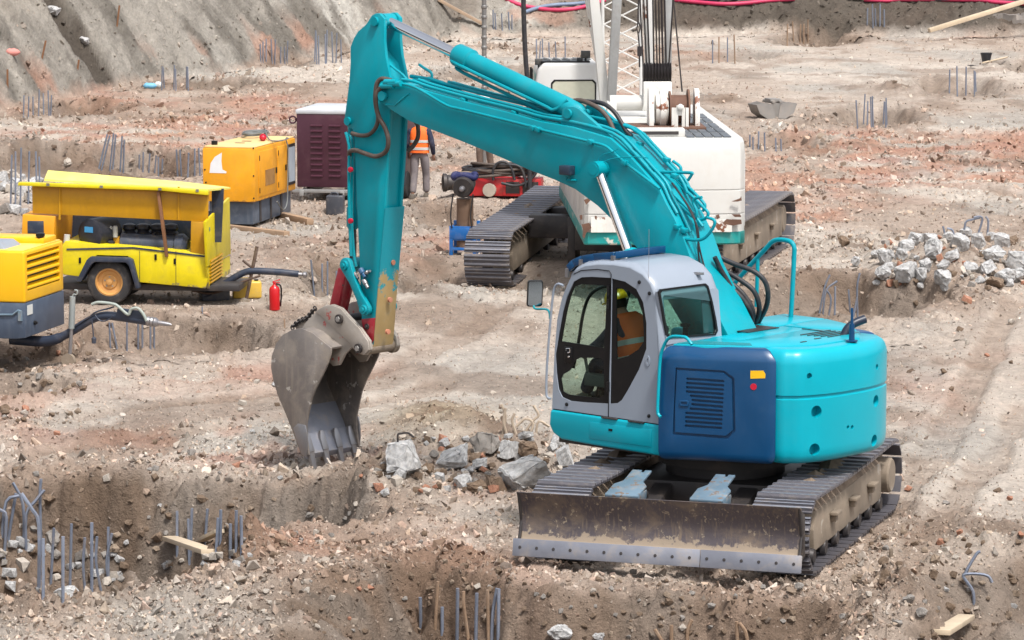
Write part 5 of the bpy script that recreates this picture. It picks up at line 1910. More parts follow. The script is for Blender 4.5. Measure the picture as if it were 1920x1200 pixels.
# --- operator in the cab
Jop = dict(pelvis=(0, 0, .0), belly=(0, .03, .20), chest=(0, .10, .40), neck=(0, .20, .53), head0=(0, .27, .62), head1=(0, .30, .70), face=(0, 1, -.35),
           shoulder_l=(-.19, .12, .45), elbow_l=(-.22, .34, .24), wrist_l=(-.29, .46, .14), palm_l=(-.29, .52, .16),
           shoulder_r=(.19, .12, .45), elbow_r=(.22, .34, .24), wrist_r=(.29, .46, .14), palm_r=(.29, .52, .16),
           hip_l=(-.10, .03, -.02), knee_l=(-.13, .44, .04), ankle_l=(-.12, .62, -.32), toe_l=(-.12, .75, -.36),
           hip_r=(.10, .03, -.02), knee_r=(.13, .44, .04), ankle_r=(.12, .62, -.32), toe_r=(.12, .75, -.36))
po = EX + EFW * 0.45 + ELF * 0.93
person('operator seated inside the teal excavator cab, orange vest and yellow helmet', (po[0], po[1], 1.78), EA, Jop, NAVY, NAVY, YHELM)
# ------------------------------------------------------------------ frames for the other machines
class Fr:
    def __init__(s, o, fw):
        s.o = np.array([o[0], o[1], 0.0])
        f = np.array([fw[0], fw[1], 0.0])
        s.f = f / np.linalg.norm(f)
        s.l = np.array([-s.f[1], s.f[0], 0.0])
        s.a = math.atan2(-s.f[0], s.f[1])
    def s2(s, x, y, L):
        p = PL(x, y, s.o + s.l * L, s.l) - s.o
        return (float(p @ s.f), float(p[2]))
    def s3(s, x, y, L):
        q = s.s2(x, y, L)
        return Vector((-L, q[0], q[1]))
    def r3(s, x, y, fwd):
        p = PL(x, y, s.o + s.f * fwd, s.f) - s.o
        return Vector((-float(p @ s.l), fwd, float(p[2])))
    def z3(s, x, y, z):
        p = G(x, y, z) - s.o
        return Vector((-float(p @ s.l), float(p @ s.f), z))
def GT(px, py):
    z = 0.0
    for _ in range(5):
        p = G(px, py, z)
        z = z * 0.4 + H(p[0], p[1]) * 0.6
    return Vector((p[0], p[1], z))

WHITE = surf('chipped_white_paint', (0.57, 0.565, 0.54), 0.4, amt=0.25, scale=2.5, streak=0.35, dirt=(0.42, 0.33, 0.24), wear=(0.20, 0.07, 0.03), wear_t=0.715, wscale=2.2, var=0.04)
WHITEC = surf('clean_white_paint', (0.58, 0.575, 0.56), 0.35, amt=0.15, scale=2.0, dirt=(0.45, 0.38, 0.30), var=0.04)
RUSTW = surf('white_paint_with_rust', (0.70, 0.69, 0.65), 0.45, amt=0.4, scale=4, streak=0.6, dirt=(0.42, 0.25, 0.12), wear=(0.19, 0.065, 0.03), wear_t=0.60, wscale=3.0)
STRIPE = surf('chipped_teal_stripe', (0.005, 0.27, 0.26), 0.4, amt=0.3, scale=4, streak=0.4, wear=(0.55, 0.52, 0.46), wear_t=0.60, wscale=3.5)
RUST = surf('brown_rust', (0.12, 0.06, 0.04), 0.8, amt=0.5, scale=6, dirt=(0.25, 0.14, 0.08), bump=0.4)
GREYM = surf('grey_galvanised', (0.30, 0.30, 0.295), 0.45, 0.3, amt=0.4, scale=3, streak=0.4, dirt=(0.16, 0.13, 0.11))
ROPE = surf('greasy_wire_rope', (0.035, 0.03, 0.032), 0.5, 0.3, amt=0.3)
TREAD = surf('grey_tread_plate', (0.12, 0.135, 0.155), 0.5, 0.3, amt=0.4, scale=5)
CURTAIN = surf('pale_blind', (0.50, 0.50, 0.40), 0.8, amt=0.3, scale=4)
# ------------------------------------------------------------------ white crawler crane
CR = Fr((2.2, 61.9), (-0.035, 1.0))
crane = thing('crawler_crane', 'white crawler crane with chipped teal stripe behind the excavator boom', 'crane', CR.o, CR.a)
TA = R(-13.3) - CR.a
make_track(crane, TA, -2.25, 0.80, -1.45, 3.4, 0.50, 0.46, 52, -1, (SHOE, MUD, MUD), 7, drop=0.30)
make_track(crane, TA, 1.77, 0.80, -3.45, 3.35, 0.50, 0.46, 74, 1, (SHOE, MUD, MUD), 9)
def cb(m, name, mat, parent=crane, **k):
    return m.build(name, mat, parent, **k)
m = MB()
m.box((-.25, 0.1, 0.60), (3.4, 0.36, 0.40))
m.box((-.25, 1.5, 0.60), (3.4, 0.36, 0.40))
m.box((0, 0, 0.58), (1.7, 2.6, 0.5))
m.build('car_body', DARKM, crane, rz=TA, bevel=0.02)
for x in (-.95, .95):
    m = MB()
    m.box((x, -0.9, 0.48), (0.14, 0.4, 0.8))
    m.build('jack_post', DARKM, crane, rz=TA, bevel=0.02)
m = MB()
m.lathe((0, 0, .8), (0, 0, 1), [(0, .9), (.15, .9), (.15, .8), (.22, .8)], 36)
cb(m, 'slewing_ring', DARKM)
hw, hr, hf = 1.27, -5.95, 2.2
HZ0, HZ1 = 0.96, 2.62
poly = [(hf, hw), (hr + .06, hw), (hr, hw - .06), (hr - .06, .4), (hr - .06, -.4), (hr, -hw + .22), (hr + .06, -hw + .08), (hr + .2, -hw), (hf, -hw)]
m = MB()
shell_loft(m, poly, (0, 0), [(HZ0, .03), (HZ0 + .02, 0), (1.42, 0), (1.425, .012), (1.445, .012), (1.45, 0), (1.80, 0), (1.805, .012), (1.825, .012), (1.83, 0), (HZ1 - .22, 0), (HZ1 - .06, .05), (HZ1 - .01, .12), (HZ1, .2)])
house = cb(m, 'crane_house', WHITE, ang=30)
m = MB()
shell_loft(m, [(a * 1.001 - .003, b * 1.004) for a, b in poly], (0, 0), [(HZ0 - .004, .02), (HZ0 + .02, -.002), (1.155, -.002), (1.157, .03)])
cb(m, 'teal_stripe', STRIPE, house)
for L in (1, -1):
    for f0, f1 in ((-5.7, -4.4), (-4.35, -2.8), (-2.75, -1.2), (-1.15, .4), (.45, 1.9)):
        m = MB()
        m.box((-L * (hw + .002), (f0 + f1) / 2, 1.80), (.022, f1 - f0, 1.15))
        cb(m, 'side_door', WHITEC, house, bevel=0.006)
# the low, rust-eaten skirt of the counterweight
m = MB()
m.prism([(-hw + .1, 1.16), (hw - .22, 1.16), (hw - .22, 1.36), (-hw + .1, 1.40)], lambda a, b, t: (a, hr - .066 + t, b), -.004, .02)
cb(m, 'rusty_skirt', RUSTW, house)
rp = [CR.r3(x, y, hr - .08) for x, y in ((1366, 404), (1388, 404), (1391, 417), (1375, 424), (1358, 424), (1352, 418))]
for k, pts in enumerate((((1362, 411), (1390, 412), (1391, 420), (1375, 423), (1362, 421), (1355, 418)), ((1372, 378), (1388, 372), (1390, 368), (1391, 376), (1383, 378)), ((1372, 402), (1388, 402), (1390, 407), (1378, 407)), ((1342, 404), (1348, 402), (1350, 408), (1345, 411)),
                          ((1091, 421), (1105, 418), (1109, 427), (1104, 433), (1099, 437), (1096, 447), (1092, 444), (1094, 434)), ((1095, 375), (1103, 372), (1107, 376), (1099, 384)), ((1087, 404), (1092, 403), (1092, 412), (1088, 412)), ((1115, 405), (1119, 405), (1119, 412), (1116, 411)))):
    q = [CR.r3(x, y, hr - .075) for x, y in pts]
    m = MB()
    m.prism([(p.x, p.z) for p in q], lambda a, b, t: (a, hr - .072 + t, b), 0, .03)
    cb(m, 'rust_patch', RUST, house)
# tread plates and grilles on the roof
m = MB()
for x in (.62, .88):
    for y in (-5.4, -4.55, -3.7, -2.85):
        pass
for i, y in enumerate((-5.25, -4.25, -3.2, -2.1, -1.0)):
    for k in range(5):
        m = MB()
        m.box((.42 + .145 * k, y, HZ1 + .012), (.12, .86, .02))
        cb(m, 'tread_plate', TREAD, house)
m = MB()
m.box((-.30, -5.25, HZ1 + .06), (1.3, .4, .12))
b_ = cb(m, 'tail_step', WHITE, house, bevel=0.01)
m = MB()
m.box((-.18, -5.46, HZ1 + .06), (.85, .03, .05))
cb(m, 'slot', DARKM, b_)
# winch
WF = -3.6
wc = CR.r3(1270, 205, WF)
m = MB()
m.box((wc.x - .25, WF - .1, HZ1 + .03), (1.35, 1.0, .05))
wn = cb(m, 'winch_base', RUST, bevel=0.01)
m = MB()
m.lathe((wc.x - .14, WF, wc.z), (1, 0, 0), [(0, .12), (.0, .30), (.025, .30), (.025, .235), (.30, .235), (.30, .33), (.33, .33), (.33, .12)], 28)
cb(m, 'rope_drum', RUST, wn, ang=30)
m = MB()
m.lathe((wc.x - .36, WF, wc.z), (1, 0, 0), [(0, .1), (0, .24), (.06, .27), (.07, .31), (.16, .31), (.17, .28), (.20, .25)], 26)
cb(m, 'winch_gear', RUSTW, wn, ang=30)
for x0 in (wc.x - .48, wc.x + .27):
    m = MB()
    m.prism([(WF - .28, HZ1 + .05), (WF + .28, HZ1 + .05), (WF + .22, wc.z + .15), (WF + .08, wc.z + .34), (WF - .08, wc.z + .34), (WF - .22, wc.z + .12)], side, x0, x0 + .08)
    cb(m, 'winch_cheek', RUSTW, wn, bevel=0.01)
for px in (1262, 1268, 1281, 1288):
    m = MB()
    q = CR.r3(px, 232, WF - .4)
    m.box((q.x, WF - .42, HZ1 + .2), (.05, .06, .32))
    cb(m, 'guide_post', RUSTW, wn)
q = CR.r3(1275, 200, WF - .38)
m = MB()
m.box((q.x, WF - .40, q.z - .06), (.12, .07, .16))
m.lathe((q.x, WF - .44, q.z), (0, -1, 0), [(0, .05), (.05, .05), (.07, .02)], 12)
cb(m, 'guide_head', RUSTW, wn)
# sheave block on its pedestal
SF = -2.4
a, b = CR.r3(1205, 152, SF), CR.r3(1258, 195, SF)
m = MB()
m.loft([[Vector((x, SF + y, z)) for x, y in ((a.x + i, -.2), (b.x - i, -.2), (b.x - i, .2), (a.x + i, .2))] for z, i in ((b.z - .1, -.02), (b.z, 0), (a.z, .0))])
pd = cb(m, 'gantry_pedestal', RUSTW, bevel=0.02)
m = MB()
m.cyl((a.x - .55, SF, b.z + .02), (a.x + .1, SF, b.z + .02), .13, 20)
m.box((a.x - .52, SF, b.z - .2), (.16, .3, .5))
m.box((a.x - .30, SF - .1, b.z - .35), (.7, .5, .3))
cb(m, 'gantry_crossbeam', WHITE, pd, bevel=0.01)
sz = CR.r3(1230, 136, SF).z
s0 = None
for k in range(10):
    x = a.x + .02 + (b.x - a.x - .04) * k / 9
    if s0 is None:
        m = MB()
        m.lathe((-.016, 0, 0), (1, 0, 0), [(0, .05), (0, .17), (.008, .165), (.016, .14), (.024, .165), (.032, .17), (.032, .05)], 22)
        s0 = o = cb(m, 'sheave', ROPE, pd)
    else:
        o = link_copy(s0, pd)
    o.location = (x, SF, sz)
# hoist ropes
for x0, x1, w_ in ((1206, 1200, .014), (1212, 1207, .014), (1218, 1213, .014), (1226, 1224, .014), (1232, 1229, .014), (1237, 1235, .014), (1243, 1240, .018), (1249, 1246, .016), (1254, 1262, .014)):
    p0 = CR.r3(x0, 125, SF)
    p1 = CR.r3(x1, 0, SF - .2)
    d = p1 - p0
    m = MB()
    m.tube([p0, p0 + d * 2.6], w_, 6)
    cb(m, 'hoist_rope', ROPE)
p0, p1 = CR.r3(1279, 172, WF), CR.r3(1263, 0, WF)
m = MB()
m.tube([p0, p0 + (p1 - p0) * 2.2], .013, 6)
cb(m, 'hoist_rope', ROPE)
# masts: white A-frame leg, grey strut, back tubes
def mast(name, pa, pb, f0, f1, w_, h_, mat, ext=1.9):
    p0, p1 = CR.r3(*pa, f0), CR.r3(*pb, f1)
    m = MB()
    m.bar(p0, p0 + (p1 - p0) * ext, w_, h_, (0, 1, 0))
    return cb(m, name, mat, bevel=0.012)
mast('a_frame_leg', (1134, 192), (1114, 0), -.6, -.4, .165, .22, WHITE)
mast('a_frame_leg', (1126, 130), (1103, 0), -.2, -.1, .12, .14, RUSTW)
mast('grey_strut', (1146, 190), (1157, 0), -.9, -.7, .155, .16, GREYM)
mast('mast_tube', (1222, 128), (1220, 0), -1.4, -1.2, .10, .10, WHITEC)
mast('mast_tube', (1214, 128), (1209, 0), -1.3, -1.1, .08, .08, RUSTW)
mast('grey_strut', (1252, 128), (1253, 0), -1.6, -1.4, .12, .14, GREYM)
lat = []
for k in range(9):
    y0 = 182 - 34 * k
    for (xa, ya, xb, yb) in (((1132, y0, 1200, y0 - 34)), ((1200, y0, 1132, y0 - 34))):
        f_ = 1.6
        p0, p1 = CR.r3(xa, ya, f_), CR.r3(xb, yb, f_)
        m = MB()
        m.tube([p0, p1], .014, 6)
        cb(m, 'lattice_bar', WHITEC)
m = MB()
p0, p1 = CR.r3(1202, 190, 1.6), CR.r3(1201, 0, 1.6)
m.tube([p0, p0 + (p1 - p0) * 2], .03, 10)
cb(m, 'lattice_chord', WHITEC)
m = MB()
p0, p1 = CR.r3(1131, 190, 1.6), CR.r3(1130, 0, 1.6)
m.tube([p0, p0 + (p1 - p0) * 2], .03, 10)
cb(m, 'lattice_chord', WHITEC)
# wire sling with a hook block hanging beside the ropes
m = MB()
pts = [CR.r3(x, y, SF - .3) for x, y in ((1198, -40), (1196, 40), (1194, 52), (1197, 62), (1200, 52), (1198, 42))]
m.tube(smooth_path(pts, 5), .012, 6)
m.tube([CR.r3(1196, 60, SF - .3), CR.r3(1199, 90, SF - .3)], .012, 6)
m.box(CR.r3(1199, 96, SF - .3), (.07, .07, .16))
m.tube([CR.r3(1199, 103, SF - .3), CR.r3(1199, 126, SF - .3)], .014, 6)
cb(m, 'wire_sling', ROPE)
# cab of the crane
KF = 0.0
ca, cbb = CR.r3(1004, 118, KF), CR.r3(1130, 205, KF)
m = MB()
zt, zb = ca.z, 1.6
xl, xr = ca.x, cbb.x
cp = [(xl + .03, zb), (xl, zt - .35), (xl + .04, zt - .12), (xl + .14, zt), (xr - .1, zt), (xr, zt - .15), (xr, zb)]
rearp = lambda a, b, t: (a, KF + t, b)
wa, wb = CR.r3(1036, 152, KF), CR.r3(1115, 206, KF)
win = [(wa.x, wb.z), (wb.x, wb.z), (wb.x, wa.z - .05), (wb.x - .05, wa.z), (wa.x + .05, wa.z), (wa.x, wa.z - .05)]
m.prism(cp, rearp, 0, 1.7)
cc = cb(m, 'crane_cab', WHITEC, bevel=0.05, seg=3)
m = MB()
cx_, cz_ = (wa.x + wb.x) / 2, (wa.z + wb.z) / 2
m.plate([(cx_ + (a - cx_) * 1.07, cz_ + (b - cz_) * 1.1) for a, b in win], [win], rearp, -.014, .004)
cb(m, 'window_seal', BLACK, cc)
m = MB()
m.prism(win, rearp, -.006, .002)
cb(m, 'cab_rear_window', CURTAIN, cc)
for k in range(5):
    m = MB()
    m.bar((xl + .28 + .17 * k, KF + .15, zt + .05), (xl + .18 + .17 * k, KF + .75, zt + .05), .02, .02)
    cb(m, 'roof_guard_bar', WHITEC, cc)
m = MB()
m.box((xl + .52, KF + .5, zt + .012), (.85, .9, .03))
cb(m, 'roof_window', BLACK, cc)
for px, py, s_ in ((1098, 102, .16), (1087, 112, .10), (1010, 116, .13)):
    q = CR.r3(px, py, KF + .2)
    m = MB()
    m.box((q.x, KF + .2, q.z), (s_, .12, s_ * .8))
    m.cyl((q.x, KF + .2, q.z - s_), (q.x, KF + .2, q.z), .02, 8)
    cb(m, 'cab_lamp', surf('dark_lamp', (0.03, 0.035, 0.04), 0.4), cc, bevel=0.01)
m = MB()
m.prism([(KF + .2, zt - .9), (KF + 1.5, zt - .9), (KF + 1.45, zt - .2), (KF + .2, zt - .2)], side, xl - .012, xl + .03)
cb(m, 'side_window', GLASSG, cc)
m = MB()
m.tube([(xl - .06, KF + .1, zt - .1), (xl - .06, KF + .1, zt - 1.6)], .02, 8)
m.tube([(xl - .06, KF + .5, zt - .1), (xl - .06, KF + .5, zt - 1.6)], .02, 8)
cb(m, 'cab_handrail', BLACK, cc)

# ------------------------------------------------------------------ orange generator
ORG = surf('orange_yellow_paint', (0.76, 0.33, 0.008), 0.42, amt=0.35, scale=4, streak=0.35, dirt=(0.42, 0.22, 0.06), wear=(0.20, 0.10, 0.04), wear_t=0.72, wscale=6)
ORGT = surf('sun_bleached_orange_lid', (0.76, 0.52, 0.22), 0.5, amt=0.5, scale=4, dirt=(0.60, 0.42, 0.2))
SLATE = surf('slate_grey_paint', (0.075, 0.095, 0.13), 0.42, amt=0.4, scale=5, streak=0.7, dirt=(0.25, 0.27, 0.30))
GN = Fr((-4.88, 67.55), (0.223, 0.975))        # +forward runs along the long side, away; left face looks at us to the left
GWD, GLN = 1.03, 2.75
fade_paint(ORG, None, (0.40, 0.18, 0.03), 0.62, 0.44)
gen = thing('generator', 'orange generator cabinet on timber beams with a cable coil on its lid', 'generator', GN.o, GN.a)
gz0, gz1 = 0.52, 1.54
m = MB()
m.box((-GWD / 2, GLN / 2 + .03, .30), (GWD - .16, GLN - .2, .44))
m.build('fuel_tank_base', SLATE, gen, bevel=0.015)
m = MB()
for y in (.5, 1.2, 1.9):
    m.box((-.075, y + .1, .3), (.02, .10, .40))
m.build('base_rib', DARKM, gen)
m = MB()
m.box((-GWD / 2, GLN / 2, (gz0 + gz1) / 2), (GWD, GLN, gz1 - gz0))
gb = m.build('cabinet', ORG, gen, bevel=0.02)
m = MB()
m.box((-GWD / 2, GLN / 2, gz1 + .018), (GWD - .04, GLN - .06, .03))
m.build('lid', ORGT, gen, bevel=0.01)
for f0, f1 in ((.25, 1.45), (1.5, 2.1)):
    m = MB()
    m.box((.004, (f0 + f1) / 2, 1.03), (.022, f1 - f0, .86))
    o = m.build('cabinet_door', ORG, gen, bevel=0.006)
    for z_ in (.72, 1.34):
        m = MB()
        m.cyl((.016, f0 + .02, z_ - .05), (.016, f0 + .02, z_ + .05), .012, 8)
        m.build('hinge', BLACK, o)
    m = MB()
    m.box((.02, f1 - .08, 1.02), (.02, .07, .11))
    m.build('door_latch', BLACK, o)
m = MB()
m.box((.018, .95, .93), (.012, .62, .30))
m.build('rusty_hatch', surf('rusty_plate', (0.30, 0.15, 0.04), 0.6, amt=0.6, scale=9, dirt=(0.45, 0.28, 0.10)), gen)
m = MB()
m.box((.006, 2.42, 1.05), (.03, .50, .80))
wd_ = m.build('control_window_frame', BLACK, gen)
m = MB()
m.box((.022, 2.42, 1.05), (.012, .40, .68))
m.build('control_window', surf('pale_window', (0.35, 0.40, 0.45), 0.15), wd_)
m = MB()                                       # peeled white sticker on the end
pts = [GN.r3(x, y, -.002) for x, y in ((393, 324), (395, 306), (403, 294), (416, 286), (415, 302), (417, 318), (425, 322), (424, 325))]
m.prism([(p.x, p.z) for p in pts], lambda a, b, t: (a, -.004 + t, b), 0, .005)
m.build('white_sticker', plain('white_sticker', (0.72, 0.73, 0.74), 0.4), gen)
for px, py in ((384, 269), (486, 278), (384, 318), (482, 330), (482, 372), (386, 342)):
    q = GN.r3(px, py, -.003)
    m = MB()
    m.lathe((min(-.02, q.x), -.001, q.z), (0, -1, 0), [(0, .018), (.01, .015), (.012, .003)], 8)
    m.build('screw', BLACK, gen)
m = MB()
m.cyl((-.9, .35, gz1 + .03), (-.9, .35, gz1 + .11), .06, 12)
m.build('rain_cap', BLACK, gen)
for f_ in (.85, 1.3):
    m = MB()
    m.box((-.55, f_, gz1 + .036), (.18, .07, .01))
    m.build('lifting_slot', BLACK, gen)
for pa, pb, lb in (((470, 432), (538, 440), 'near timber beam under the orange generator'), ((535, 405), (582, 416), 'far timber beam sticking out behind the orange generator')):
    p0, p1 = G(*pa, .07), G(*pb, .07)
    d = (p1 - p0) / np.linalg.norm(p1 - p0)
    m = MB()
    m.bar(p0 - d * .9, p1, .14, .12)
    tag(m.build('timber_beam', surf('rough_timber', (0.33, 0.22, 0.14), 0.85, amt=0.4, scale=5, streak=0.5, bump=0.4), bevel=0.006), lb, 'timber')
# cable on its lid
cab_c = thing('power_cable', 'grey cable coil with red plug lying on the orange generator', 'cable', GN.o, GN.a)
m = MB()
random.seed(5)
pts = []
c0 = GN.z3(478, 254, gz1 + .06)
for k in range(60):
    a = k * .55
    pts.append(c0 + Vector((.20 * math.cos(a) + .03 * math.sin(k * .31), .42 * math.sin(a) + .05 * math.cos(k * .23), .015 + .0012 * k)))
pts += [GN.z3(x, y, gz1 + .06) for x, y in ((505, 262), (525, 264), (540, 260))] + [Vector((.03, 2.0, gz1 + .04)), Vector((.06, 2.05, 1.35)), Vector((.06, 2.0, .8)), Vector((.06, 1.95, .35)), Vector((.05, 1.7, .22)), Vector((.05, 1.3, .42))]
m.tube(smooth_path(pts, 3), .014, 6)
m.build('cord', surf('grey_cable', (0.16, 0.17, 0.17), 0.6), cab_c, ang=60)
q = GN.z3(493, 257, gz1 + .10)
m = MB()
m.lathe(q, (.3, -1, 0), [(0, .05), (.0, .07), (.10, .07), (.10, .05), (.2, .045), (.22, .02)], 14)
m.build('plug', REDSPOT, cab_c)
m = MB()
m.lathe(q + Vector((-.07, .22, 0)), (-.3, 1, 0), [(0, .055), (.12, .045), (.14, .02)], 12)
m.build('plug_collar', WHITEC, cab_c)

# ------------------------------------------------------------------ maroon welding cabinet
MAR = surf('maroon_paint', (0.060, 0.016, 0.030), 0.42, amt=0.22, scale=3, dirt=(0.20, 0.12, 0.12))
MRF = surf('pale_grey_roof', (0.52, 0.54, 0.57), 0.4, amt=0.25, scale=4)
MC = Fr((-4.42, 73.2), (0.17, 0.985))
mar = thing('welding_cabinet', 'dark maroon louvred cabinet with pale grey roof on a skid frame', 'cabinet', MC.o, MC.a)
q0 = MC.r3(557, 362, 0)
MW = 2.1
zt = MC.r3(557, 212, 0).z
m = MB()
m.box((MW / 2 + .0, .95, (.30 + zt) / 2), (MW, 1.9, zt - .30))
mb_ = m.build('cabinet_body', MAR, mar, bevel=0.02)
dr = MB()
dr.box((1.30, 0.0, (.5 + zt) / 2), (.44, .7, zt - .75))
cut(mb_, dr)
m = MB()
m.box((MW / 2, .95, zt + .03), (MW + .04, 1.94, .10))
m.build('roof', MRF, mar, bevel=0.03)
lv = None
for col_ in (0.42, 0.80):
    for k in range(10):
        if lv is None:
            m = MB()
            m.prism([(0, 0), (-.028, .012), (-.03, .03), (0, .05)], lambda a, b, t: (t, a, b), -.12, .12)
            lv = o = m.build('louvre', MAR, mar)
        else:
            o = link_copy(lv, mar)
        o.location = (col_, -.001, zt - .28 - .115 * k)
m = MB()
for x in (.15, 1.0, 1.95):
    m.box((x, .9, .2), (.09, 2.3, .12))
m.box((MW / 2, -.18, .24), (MW + .1, .06, .07))
m.build('skid_frame', GREYM, mar, bevel=0.008)
m = MB()
m.lathe((-.02, .05, zt - .12), (-1, 0, 0), [(0, .03), (.01, .035), (.02, .03)], 10)
pts = [Vector((-.02 - .07 - .07 * math.cos(t), .05, zt - .14 + .07 * math.sin(t))) for t in [6.283 * k / 14 for k in range(15)]]
m.tube(pts, .018, 6)
m.build('lifting_eye', MAR, mar)
m = MB()
m.cyl((1.28, .3, 1.0), (1.28, .12, 1.0), .17, 16)
m.box((1.30, .3, .6), (.36, .1, .25))
m.build('cable_reel', surf('dusty_reel', (0.30, 0.27, 0.24), 0.8), mar)
m = MB()
m.lathe((1.28, .28, .62), (0, -1, 0), [(0, .16), (.06, .16), (.08, .1)], 16)
m.build('reel_hub', surf('blue_grey_hub', (0.15, 0.18, 0.24), 0.5), mar)
# its wheel beyond the stick
wq = G(757, 375)
m = MB()
wx = MC.z3(757, 372, 0)
m.lathe((wx.x - .1, wx.y, .29), (1, 0, 0), [(0, .12), (0, .26), (.03, .29), (.17, .29), (.20, .26), (.20, .12)], 24)
m.build('wheel', plain('tyre_rubber', (0.018, 0.018, 0.02), 0.8), mar)
m = MB()
m.box((wx.x - .25, wx.y, .32), (.5, .10, .10))
m.build('axle', DARKM, mar)
# black jerrycan at its foot
JC = G(629, 402)
def jerrycan(label, c, rz, mat, w_=.34, d_=.24, h_=.42, cap=BLACK):
    t = thing('jerrycan', label, 'jerrycan', c, rz)
    m = MB()
    m.box((0, 0, h_ * .45), (w_, d_, h_ * .9))
    b_ = m.build('can_body', mat, t, bevel=0.03, seg=3)
    m = MB()
    m.tube(smooth_path([Vector((-w_ * .28, 0, h_ * .88)), Vector((-w_ * .22, 0, h_ * .99)), Vector((w_ * .1, 0, h_ * .99)), Vector((w_ * .16, 0, h_ * .88))], 4), .022, 8)
    m.build('handle', mat, t, ang=60)
    m = MB()
    m.cyl((w_ * .33, 0, h_ * .86), (w_ * .33, 0, h_ * .98), .035, 12)
    m.build('cap', cap, t)
    return t
DKG = surf('dark_grey_plastic', (0.055, 0.06, 0.075), 0.4, amt=0.3, scale=6)
JC = GT(629, 402)
jerrycan('dark grey jerrycan standing in front of the maroon cabinet', (JC.x, JC.y, JC.z - .01), R(-8), DKG, .34, .26, .44)

# ------------------------------------------------------------------ people on the ground
def standing(stride=0.12, arm=0.1, head_turn=(0, 1, 0)):
    return dict(pelvis=(0, 0, .95), belly=(0, .01, 1.12), chest=(0, .02, 1.33), neck=(0, .02, 1.49), head0=(0, .03, 1.60), head1=(0, .03, 1.70), face=head_turn,
                shoulder_l=(-.20, .0, 1.40), elbow_l=(-.27, -.03, 1.14), wrist_l=(-.26, .12, .94), palm_l=(-.255, .15, .87),
                shoulder_r=(.20, .0, 1.40), elbow_r=(.28, -.05, 1.14), wrist_r=(.28, .07, .92), palm_r=(.275, .10, .85),
                hip_l=(-.10, 0, .92), knee_l=(-.11, .03 - stride * .3, .50), ankle_l=(-.11, -.04 - stride, .10), toe_l=(-.12, .12 - stride, .06),
                hip_r=(.10, 0, .92), knee_r=(.11, .06 + stride * .4, .50), ankle_r=(.11, .0 + stride, .10), toe_r=(.13, .16 + stride, .06))
q = GT(787, 371)
person('worker walking away in orange vest and grey trousers behind the excavator stick', (q.x, q.y, q.z - .02), R(-12), standing(.14), GREYPANT, NAVY, WHELM)
q = GT(910, 322)
person('worker with a white helmet and brown trousers standing behind the excavator boom', (q.x, q.y, q.z - .02), R(150), standing(.04), BROWNPANT, NAVY, WHELM, vest=False)
# ------------------------------------------------------------------ yellow compressor trailer with its hood propped open
YEL = surf('lemon_yellow_paint', (0.66, 0.53, 0.006), 0.36, amt=0.35, scale=5, streak=0.4, dirt=(0.33, 0.27, 0.05), wear=(0.08, 0.06, 0.03), wear_t=0.72, wscale=9)
YELT = surf('bleached_yellow_lid', (0.76, 0.68, 0.16), 0.5, amt=0.5, scale=3, dirt=(0.62, 0.57, 0.36))
AMB = surf('amber_inner_panel', (0.50, 0.25, 0.004), 0.4, amt=0.4, scale=4, streak=0.5, dirt=(0.26, 0.13, 0.02))
TYRE = surf('dusty_tyre', (0.035, 0.034, 0.036), 0.8, amt=0.6, scale=8, dirt=(0.20, 0.17, 0.14))
RIM = surf('tan_orange_rim', (0.56, 0.29, 0.09), 0.5, amt=0.4, scale=7, dirt=(0.38, 0.25, 0.14))
ENG = surf('oily_engine', (0.028, 0.03, 0.04), 0.4, 0.3, amt=0.4, scale=6, dirt=(0.12, 0.10, 0.09))
NAVP = surf('navy_metal', (0.025, 0.035, 0.06), 0.4, amt=0.35, scale=5, dirt=(0.2, 0.17, 0.15))
WOOD = surf('weathered_plank', (0.36, 0.26, 0.18), 0.85, amt=0.5, scale=4, streak=0.6, bump=0.4, dirt=(0.20, 0.14, 0.1))
BWOOD = surf('brown_plank', (0.20, 0.09, 0.04), 0.8, amt=0.5, scale=4, streak=0.6, bump=0.4, dirt=(0.12, 0.06, 0.03))
fade_paint(YEL, None, (0.24, 0.19, 0.10), 0.46, 0.16)
TR = Fr((-6.35, 55.93), (0.996, -0.087))
TWD = 1.40
tr = thing('compressor_trailer', 'old yellow compressor trailer with its hood propped open by a plank', 'compressor', TR.o, TR.a)
# in this frame x = -left, so the side turned to us lies at x = 0 and the far side at x = -TWD
ts = lambda pts, L=0.0: [TR.s2(x, y, L) for x, y in pts]
low = ts([(122, 452), (112, 465), (118, 515), (160, 520), (386, 541), (390, 520), (385, 477), (340, 470), (250, 462)])
m = MB()
m.prism(low, side, -TWD, 0)
body = m.build('lower_body', YEL, tr, bevel=0.015)
dr = MB()
dr.prism(ts([(150, 540), (165, 490), (182, 478), (240, 480), (254, 500), (262, 545)]), side, -.32, .1)
cut(body, dr)
# flat sill under the engine, end cabinet on the left
m = MB()
m.prism(ts([(125, 469), (125, 466), (250, 463), (384, 479), (384, 482), (250, 466)]), side, -TWD + .02, .012)
m.build('sill', NAVP, tr)
m = MB()
ec = ts([(42, 402), (40, 448), (60, 470), (100, 470), (103, 406)])
m.prism(ec, side, -TWD, -.0)
eb = m.build('end_cabinet', ORG, tr, bevel=0.015)
q = TR.s2(67, 426, 0)
m = MB()
m.box((.004, q[0], q[1]), (.02, .26, .20))
m.build('gauge_panel', NAVP, eb, bevel=0.02)
